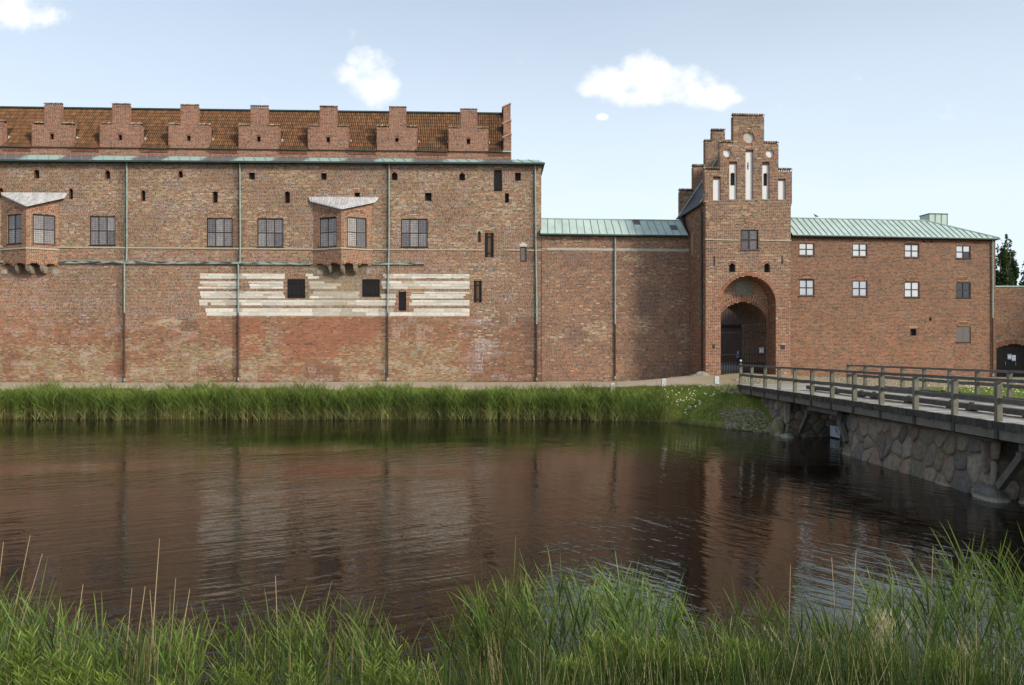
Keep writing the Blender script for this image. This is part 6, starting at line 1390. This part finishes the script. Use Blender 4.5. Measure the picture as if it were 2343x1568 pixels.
# poplars beyond the yard wall
def leafcloud(centres, n, size, g0, g1, flat=1.0):
    """leaf sized faces around clump centres (x,y,z,rx,rz)"""
    Cn = np.array(centres); w = Cn[:, 3]**2*Cn[:, 4]; idx = RNG.choice(len(Cn), n, p=w/w.sum()); d = RNG.standard_normal((n, 3)); d /= np.linalg.norm(d, axis=1, keepdims=True); r = RNG.random(n)**.45
    P = Cn[idx, :3]+d*r[:, None]*np.stack([Cn[idx, 3], Cn[idx, 3], Cn[idx, 4]], 1); a = RNG.standard_normal((n, 3)); a /= np.linalg.norm(a, axis=1, keepdims=True); b = np.cross(a, RNG.standard_normal((n, 3))); b /= np.linalg.norm(b, axis=1, keepdims=True)
    s = size*(.6+.8*RNG.random((n, 1))); V = np.stack([P-a*s, P+b*s*.5, P+a*s, P-b*s*.5], 1); G0, G1 = np.array(lin(g0)), np.array(lin(g1)); t = RNG.random((len(Cn), 1))[idx]*.6+.4*RNG.random((n, 1)); c = (G0*(1-t)+G1*t)
    return V.reshape(-1, 3), np.arange(4*n).reshape(-1, 4), np.repeat(c, 4, 0)
def tree(name, X, Y, zb, H, spires, wid, label, cat, n=7000, g0=(34, 58, 30), g1=(84, 104, 52), group=None, size=.16, low=.12, round_=False):
    r = empty(name, (X, Y, zb), 0, label, cat, group); q = MB(); q.tube([(0, 0, -.3), (.05, 0, H*.3), (0, .05, H*.62), (0, 0, H*.9)], [H*.022, H*.016, H*.009, H*.003], 7, tuple(lin((92, 80, 64)))); rr = random.Random(int(X*7))
    cen = []
    for (dx, dy, h, w) in spires:
        q.tube([(0, 0, H*.12), (dx*.6, dy*.6, h*.35), (dx, dy, h*.85)], [H*.012, H*.008, .02], 5, tuple(lin((92, 80, 64))))
        m = 18 if not round_ else 26
        for k in range(m):
            t = low+(1-low)*k/(m-1)
            if round_: a = rr.random()*2*PI; rad_ = w*math.sin(PI*min(1, max(.08, t)))*rr.uniform(.4, 1); cen.append((dx+math.cos(a)*rad_, dy+math.sin(a)*rad_, h*t, w*rr.uniform(.25, .42), w*rr.uniform(.25, .4)))
            else:
                ww = w*(math.sin(PI*min(.999, t*.82+.14))**.7)*(1.05-.55*t); a = rr.random()*2*PI; cen.append((dx+math.cos(a)*ww*.5, dy+math.sin(a)*ww*.5, h*t, max(.12, ww*rr.uniform(.4, .75)), h*.05*rr.uniform(.8, 1.6)))
    q.build('trunk', mat('bark', attr=True, rough=.9, noise=.4, nscale=8), r, smooth=True); V, Fq, Cc = leafcloud(cen, n, size, g0, g1)
    np_mesh('crown', V, Fq, M_LEAF, r, Cc); return r
# picture: spires at columns 2285..2315, tops 545..600
def tp(px, py, Y): return (px-CX)/F*Y, HC+(CY-py)/F*Y
YT = 75
for i, (pc, sp, wd, nn, lb) in enumerate(((2288, [(2280, 572, 10), (2291, 566, 11), (2298, 560, 7)], 0, 20000, 'dark poplar just right of the wing corner, behind the yard wall'), (2310, [(2306, 550, 9), (2315, 553, 9), (2321, 580, 9)], 0, 22000, 'tallest poplar behind the yard wall, twin-tipped'), (2345, [(2342, 606, 10), (2352, 596, 14), (2364, 575, 16)], 0, 15000, 'loose leafy tree at the right edge behind the yard wall'))):
    X, _ = tp(pc, 600, YT+i*2); zb = 2.1; S = []
    for (a, b, w) in sp: xx, zz = tp(a, b, YT+i*2); S.append((xx-X, random.uniform(-.4, .4), zz-zb, w/F*YT*3.5))
    tree('poplar_tree', X, YT+i*2, zb, max(s_[2] for s_ in S), S, 0, lb, 'tree', nn, g0=(30, 52, 28), g1=(80, 98, 50))
tree('lime_tree', 47.5, 50.5, 2.1, 13, [(0, 0, 12, 3.6), (1.5, .5, 11, 3)], 0, 'broad leafy tree beyond the right edge that shades the yard wall', 'tree', 6000, round_=True, size=.22, low=.25)

# near bank: reeds, weeds, dry stalks
ENV = [(-300, 1300), (0, 1335), (60, 1350), (130, 1400), (220, 1435), (330, 1420), (420, 1400), (520, 1410), (620, 1375), (700, 1385), (780, 1350), (850, 1400), (920, 1460), (1000, 1450), (1040, 1410), (1090, 1320), (1170, 1300), (1250, 1300), (1370, 1285), (1460, 1290), (1530, 1340), (1600, 1400), (1680, 1430), (1750, 1365), (1830, 1400), (1930, 1400), (2000, 1330), (2070, 1280), (2130, 1275), (2180, 1260), (2230, 1205), (2300, 1215), (2342, 1240), (2700, 1240)]
ex, ey = [e[0] for e in ENV], [e[1] for e in ENV]
A = Acc(); n = 1000; px = RNG.uniform(-260, 2600, n); dens = np.interp(px, [0, 900, 960, 1020, 1100, 1550, 1650, 1750, 2000, 2342], [.8, .75, .25, .3, 1, .9, .4, .5, .8, 1.0]); k = RNG.random(n) < dens; px = px[k]; n = len(px)
Y = RNG.uniform(6.0, 9.4, n); X = (px-CX)/F*Y; Z = np.maximum(ground_z(X, Y), -.3); tipy = np.interp(px+12*RNG.standard_normal(n), ex, ey)+np.abs(RNG.standard_normal(n))*62; tz = HC-(tipy-CY)/F*Y; H = np.clip(tz-Z, .35, 2.6)
reeds(A, X, Y, Z, H*.84, leaves=10, wl=.0165, ll=.36, seg=5, sp_=.72, g0=(56, 78, 34), g1=(132, 150, 66), base=(52, 62, 34), lean=.12, wind=(-.02, 0))
A.build('near_reeds', M_LEAF, 'tall green reeds growing along the near edge of the moat', 'reeds')
A = Acc(); n = 13000; px = RNG.uniform(-200, 2600, n); Y = RNG.uniform(2.6, 6.3, n); X = (px-CX)/F*Y; grass(A, X, Y, .12+.32*RNG.random(n), w=.010, g0=(34, 50, 22), g1=(84, 104, 42), dry=.12); A.build('near_grass', M_LEAF, 'dense tangle of grass blades on the near bank', 'grass')
def weed(px, top, wpx, label, Y=5.6, n=26, light=1.0, group=None):
    X = (px-CX)/F*Y; g = float(ground_z(X, Y)); H = HC-(top-CY)/F*Y-g; r = empty('leafy_weed', (X, Y, g), 0, label, 'weed', group); w = wpx/F*Y; st = Acc(); lf = Acc()
    a = RNG.random(n)*2*PI; rr_ = w*.5*np.sqrt(RNG.random(n)); bx_, by_ = np.cos(a)*rr_, np.sin(a)*rr_*.7; hh = H*(.42+.58*RNG.random(n)**1.3)*(1-.2*(rr_/(w*.5))**2); B = np.stack([bx_*.7, by_*.7, 0*a-.05], 1); T_ = np.stack([bx_*1.15, by_*1.1, hh], 1)
    st.add(*ribbons(B, (B+T_)/2+np.array([0, 0, .03]), T_, np.full(n, .009), np.tile(np.array(lin((110, 120, 62))), (n, 1)), np.tile(np.array(lin((120, 140, 60))), (n, 1)), 2, rnd_face(n))); st.build('stems', M_LEAF, parent=r, kind=None)
    for k in range(34):
        t = .25+.75*(k+RNG.random(n))/34; p = B+(T_-B)*t[:, None]; an = k*2.4+RNG.random(n); l = (.085-.035*t)*(.7+.6*RNG.random(n)); d = np.stack([np.cos(an)*.8, np.sin(an)*.8, .9+.7*RNG.random(n)], 1); tn = (.75+.5*RNG.random((n, 1)))*light
        c0 = np.array(lin((82, 106, 40)))*tn; c1 = np.array(lin((142, 156, 66)))*tn; c1 = c1*(1+.5*(t > .85))[:, None]
        lf.add(*ribbons(p, p+d*l[:, None]*.6, p+d*l[:, None]*np.array([1.15, 1.15, .9]), l*.24, c0, c1, 2, rnd_face(n)))
    lf.build('leaves', M_LEAF, parent=r, kind=None); return r
WD = [(20, 1400, 90, 'bright leafy weed in the bottom left corner', 5.6, 34), (110, 1470, 120, 'leafy weed clump second from the left corner', 5.2, 34), (215, 1490, 110, 'leafy weed clump right of the two at the left corner', 5.3, 28),
      (560, 1480, 90, 'leafy weed between the dry stalks and the middle reeds', 5.4, 22), (850, 1475, 130, 'leafy weed clump left of the dip in the reeds', 5.4, 30), (960, 1510, 70, 'low leafy weed in the dip of the reeds', 5.2, 16),
      (1390, 1425, 110, 'upright leafy weed in front of the blue reflection', 5.8, 34), (1530, 1480, 110, 'leafy weed right of the upright one', 5.4, 30), (1700, 1480, 100, 'yellow-green leafy weed below the tower reflection', 5.4, 32), (1320, 1500, 90, 'low leafy weed left of the upright one', 5.2, 22), (1620, 1520, 90, 'small leafy weed between two larger weeds', 5.1, 18),
      (2180, 1500, 110, 'leafy weed low among the right hand reeds', 5.2, 22), (700, 1520, 90, 'low leafy weed in the bottom left of centre', 5.1, 20), (400, 1530, 90, 'low leafy weed at the foot of the dry stalks', 5.1, 18)]
for i, (a, b, c, lb, Y, n_) in enumerate(WD): weed(a, b-10, c*1.25, lb, Y, int(n_*1.1), .95, 'leafy weeds on the near bank')
DS = [((2, 1290), (8, 1240), .9, 'dry stalk cut by the left picture edge'), ((25, 1415), (69, 1225), 1, 'long leaning dry stalk at far left, the taller of two'), ((55, 1390), (97, 1267), .8, 'shorter dry stalk leaning right at far left'), ((180, 1400), (190, 1337), .7, 'short dry stalk between left weeds and dry clump'),
      ((348, 1430), (365, 1232), 1.2, 'tallest upright dry stalk left of centre'), ((290, 1470), (302, 1345), .9, 'thin dry stalk left of the tallest one'), ((312, 1480), (332, 1342), .8, 'dry stalk leaning right, left of the tallest one'), ((352, 1460), (343, 1350), 1, 'broken dry stalk leaning left against the tallest one'), ((395, 1420), (402, 1323), .8, 'thin dry stalk right of the tallest one'), ((410, 1470), (434, 1348), .9, 'dry stalk leaning right beyond the tallest one'),
      ((632, 1400), (630, 1318), .7, 'single dry stalk left of the middle'), ((138, 1500), (138, 1440), .7, 'very short dry stalk near the left weeds'), ((1220, 1480), (1210, 1395), .8, 'bleached dry stalk in the middle reeds'), ((1125, 1500), (1085, 1395), .9, 'dry stalk leaning left in the middle reeds'),
      ((1800, 1440), (1808, 1292), .8, 'thin dry stalk before the blue reflection'), ((1910, 1400), (1902, 1275), .7, 'dry stalk in the right hand reflection, leaning left'), ((1945, 1400), (1958, 1262), .8, 'dry stalk in the right hand reflection, leaning right'), ((2130, 1380), (2134, 1250), .9, 'dry stalk with curled tip among the right reeds')]
for (bp_, tp_, th_, lb) in DS:
    Y = 6.6; t_ = Vector(((tp_[0]-CX)/F*Y, Y, HC-(tp_[1]-CY)/F*Y)); b_ = Vector(((bp_[0]-CX)/F*Y, Y, HC-(bp_[1]-CY)/F*Y)); g = float(ground_z(b_.x, Y)); d_ = (t_-b_); k = (b_.z-g)/max(.05, d_.z); base_ = b_-d_*k*.8; base_.z = float(ground_z(base_.x, Y))-.03
    r = bpy.data.objects.new('dry_reed_stalk', None); C.objects.link(r); r.location = base_; tag(r, lb, 'reed stalk', 'dry reed stalks'); mid = (t_-base_)*.5+Vector((random.uniform(-.015, .015), 0, .0)); c = tuple(np.array(lin((190, 166, 128)))*random.uniform(.85, 1.1))
    q = MB(); q.tube([(0, 0, 0), mid, t_-base_], [.0055*th_+.002, .005*th_, .0025], 5, c); q.build('stem', M_LEAF, r, smooth=True)
    q = MB()
    for k in range(1, 5): p = (t_-base_)*(k/5.2); q.tube([p-Vector((0, 0, .006)), p+Vector((0, 0, .006))], .0075*th_, 5, tuple(np.array(c)*.6))
    q.build('nodes', M_LEAF, r)
# extra bleached stems and seeding grass in the reeds (uncountable)
A = Acc()
for (c0, sp, n_, ty, dx) in ((340, 70, 26, 1400, 10), (1135, 34, 46, 1420, -26), (1280, 120, 14, 1390, 0), (1450, 200, 16, 1400, 0), (760, 200, 16, 1400, 10), (1950, 200, 24, 1400, -10), (2200, 120, 14, 1350, -8), (600, 160, 16, 1400, 6)):
    px = c0+sp*RNG.standard_normal(n_)*.5; Y = RNG.uniform(5.8, 7.4, n_); X = (px-CX)/F*Y; Z = ground_z(X, Y); tz = HC-(ty+abs(RNG.standard_normal(n_))*50-CY)/F*Y; B = np.stack([X, Y, Z], 1); T_ = np.stack([X+dx/F*Y*(.4+RNG.random(n_)*1.3), Y, np.maximum(tz, Z+.3)], 1); c = np.array(lin((186, 162, 118)))*(.7+.5*RNG.random((n_, 1)))
    A.add(*ribbons(B, (B+T_)/2+.02*RNG.standard_normal((n_, 3)), T_, np.full(n_, .011), c, c*.9, 3, rnd_face(n_)))
A.build('bleached_stems', M_LEAF, 'bleached dead stems among the near reeds', 'dead stems')
A = Acc(); n_ = 56
px = np.concatenate([2015+24*RNG.standard_normal(34), 2200+60*RNG.standard_normal(12), 1830+60*RNG.standard_normal(10)]); Y = RNG.uniform(5.6, 6.6, n_); X = (px-CX)/F*Y; Z = ground_z(X, Y); ty = np.concatenate([1385+44*np.abs(RNG.standard_normal(34)), 1440+40*np.abs(RNG.standard_normal(22))]); tz = HC-(ty-CY)/F*Y
B = np.stack([X+.12, Y, Z], 1); T_ = np.stack([X-.06*RNG.random(n_), Y, tz], 1); M_ = (B+T_)/2+np.array([.03, 0, .05]); c = np.array(lin((130, 136, 70)))*(.8+.4*RNG.random((n_, 1))); A.add(*ribbons(B, M_, T_, np.full(n_, .007), c, c, 3, rnd_face(n_)))
for k in range(16):
    t = (.72+.28*k/15)*np.ones(n_); p = (1-t)[:, None]**2*B+2*(t*(1-t))[:, None]*M_+(t*t)[:, None]*T_; a = RNG.random(n_)*2*PI; d = np.stack([np.cos(a)*.35, np.sin(a)*.35, np.ones(n_)], 1)*.045; cc = np.array(lin((204, 190, 150)))*(.8+.4*RNG.random((n_, 1))); A.add(*ribbons(p, p+d*.5, p+d, np.full(n_, .011), cc, cc, 1, rnd_face(n_)))
A.build('seeding_grass', M_LEAF, 'pale seeding grass heads among the right hand reeds', 'grass')

# ------------------------------------------------------------------ birds and people
def bird(px, py, Y, label, s=.16, rz=0., fly=False):
    X = (px-CX)/F*Y; z = HC+(CY-py)/F*Y; r = empty('bird', (X, Y, z), rz, label, 'bird'); c = tuple(lin((62, 62, 72)))
    q = MB(); q.tube([(-s*1.0, 0, s*.30), (-s*.7, 0, s*.5), (-s*.1, 0, s*.62), (s*.35, 0, s*.85), (s*.5, 0, s*1.15), (s*.62, 0, s*1.28), (s*.72, 0, s*1.28), (s*.9, 0, s*1.2)], [s*.05, s*.16, s*.34, s*.28, s*.15, s*.16, s*.1, s*.01], 8, c); q.build('body', mat('feathers', attr=True, rough=.7, noise=.2), r, smooth=True)
    q = MB(); q.tube([(s*.05, s*.08, 0), (s*.05, s*.08, s*.4)], s*.03, 4, c); q.tube([(s*.05, -s*.08, 0), (s*.05, -s*.08, s*.4)], s*.03, 4, c); q.build('legs', MATS['feathers'], r)
    return r
bird(1866, 498.5, 57.3, 'dark pigeon perched on the wing roof ridge near the tower', .2, PI)
bird(2069, 539, 57.0, 'small pigeon sitting at the wing eaves above the third window', .14)
bird(2258, 545.5, 57.5, 'pigeon crouching on the eaves near the wing corner, left one', .15); bird(2268, 545, 57.8, 'pigeon crouching on the eaves near the wing corner, right one', .15, PI)
def person(X, Y, label, top, trousers, hair, H=1.72, pose=0., skin=(206, 160, 130)):
    zb = float(ground_z(X, Y))+.012; r = empty('person', (X, Y, zb), pose, label, 'person'); k = H/1.72
    pts = {'pel': (0, 0, .95, .15, .11), 'wai': (0, 0, 1.1, .14, .10), 'che': (0, 0, 1.3, .17, .11), 'nek': (0, .0, 1.46, .055, .055), 'hea': (0, -.02, 1.56, .075, .085), 'top': (0, -.01, 1.66, .07, .08),
           'hl': (-.1, 0, .88, .1, .1), 'kl': (-.11, -.03, .5, .065, .07), 'al': (-.12, .02, .1, .045, .05), 'fl': (-.12, -.12, .04, .04, .035), 'hr': (.1, 0, .88, .1, .1), 'kr': (.12, -.05, .5, .065, .07), 'ar': (.14, .0, .1, .045, .05), 'fr': (.15, -.14, .04, .04, .035),
           'sl': (-.2, 0, 1.38, .06, .06), 'el': (-.26, .02, 1.1, .045, .045), 'wl': (-.22, -.12, .92, .03, .03), 'ml': (-.2, -.18, .84, .035, .025), 'sr': (.2, 0, 1.38, .06, .06), 'er': (.26, .02, 1.1, .045, .045), 'wr': (.2, -.14, 1.0, .03, .03), 'mr': (.17, -.2, .97, .035, .025)}
    ks = list(pts); E = [('pel', 'wai'), ('wai', 'che'), ('che', 'nek'), ('nek', 'hea'), ('hea', 'top'), ('pel', 'hl'), ('hl', 'kl'), ('kl', 'al'), ('al', 'fl'), ('pel', 'hr'), ('hr', 'kr'), ('kr', 'ar'), ('ar', 'fr'), ('che', 'sl'), ('sl', 'el'), ('el', 'wl'), ('wl', 'ml'), ('che', 'sr'), ('sr', 'er'), ('er', 'wr'), ('wr', 'mr')]
    me = bpy.data.meshes.new('body'); me.from_pydata([tuple(c*k for c in pts[a][:3]) for a in ks], [(ks.index(a), ks.index(b)) for a, b in E], []); o = bpy.data.objects.new('body', me); link(o, r)
    m = o.modifiers.new('skin', 'SKIN'); 
    for i, a in enumerate(ks): me.skin_vertices[0].data[i].radius = (pts[a][3]*k, pts[a][4]*k)
    me.skin_vertices[0].data[0].use_root = True; sb = o.modifiers.new('sub', 'SUBSURF'); sb.levels = 1; sb.render_levels = 1
    mm = bpy.data.materials.new('figure'); mm.use_nodes = True; N = mm.node_tree.nodes; L = mm.node_tree.links; tc = N.new('ShaderNodeTexCoord'); sp = N.new('ShaderNodeSeparateXYZ'); L.new(tc.outputs['Object'], sp.inputs[0]); rp_ = N.new('ShaderNodeValToRGB'); mr = N.new('ShaderNodeMath'); mr.operation = 'DIVIDE'; L.new(sp.outputs[2], mr.inputs[0]); mr.inputs[1].default_value = H*1.05; L.new(mr.outputs[0], rp_.inputs[0])
    e = rp_.color_ramp.elements; rp_.color_ramp.interpolation = 'CONSTANT'; e[0].color = (*lin((40, 34, 32)), 1); e[1].position = .045; e[1].color = (*lin(trousers), 1)
    for p, c in ((.53, top), (.805, skin)): x = e.new(p); x.color = (*lin(c), 1)
    L.new(rp_.outputs[0], N['Principled BSDF'].inputs['Base Color']); me.materials.append(mm)
    q = MB(); q.tube([(0, .0, 1.48*k), (0, .03, 1.56*k), (0, .02, 1.67*k), (0, 0, 1.73*k)], [.05, .1, .1, .03], 10, tuple(lin(hair))); q.build('hair', mat('hair', attr=True, rough=.6, noise=.2), r, smooth=True)
    return r
Yp = 84; person((1688.5-CX)/F*Yp, Yp, 'fair-haired person in a pale blue top standing in the courtyard behind the gate', (130, 148, 190), (30, 34, 48), (190, 160, 110), 1.6, .3)
person((1696.5-CX)/F*(Yp-1), Yp-1, 'person in dark clothes and blue hat standing in the courtyard behind the gate', (26, 26, 34), (24, 24, 30), (50, 70, 160), 1.85, -.4)
bpy.data.meshes.remove(ICO)
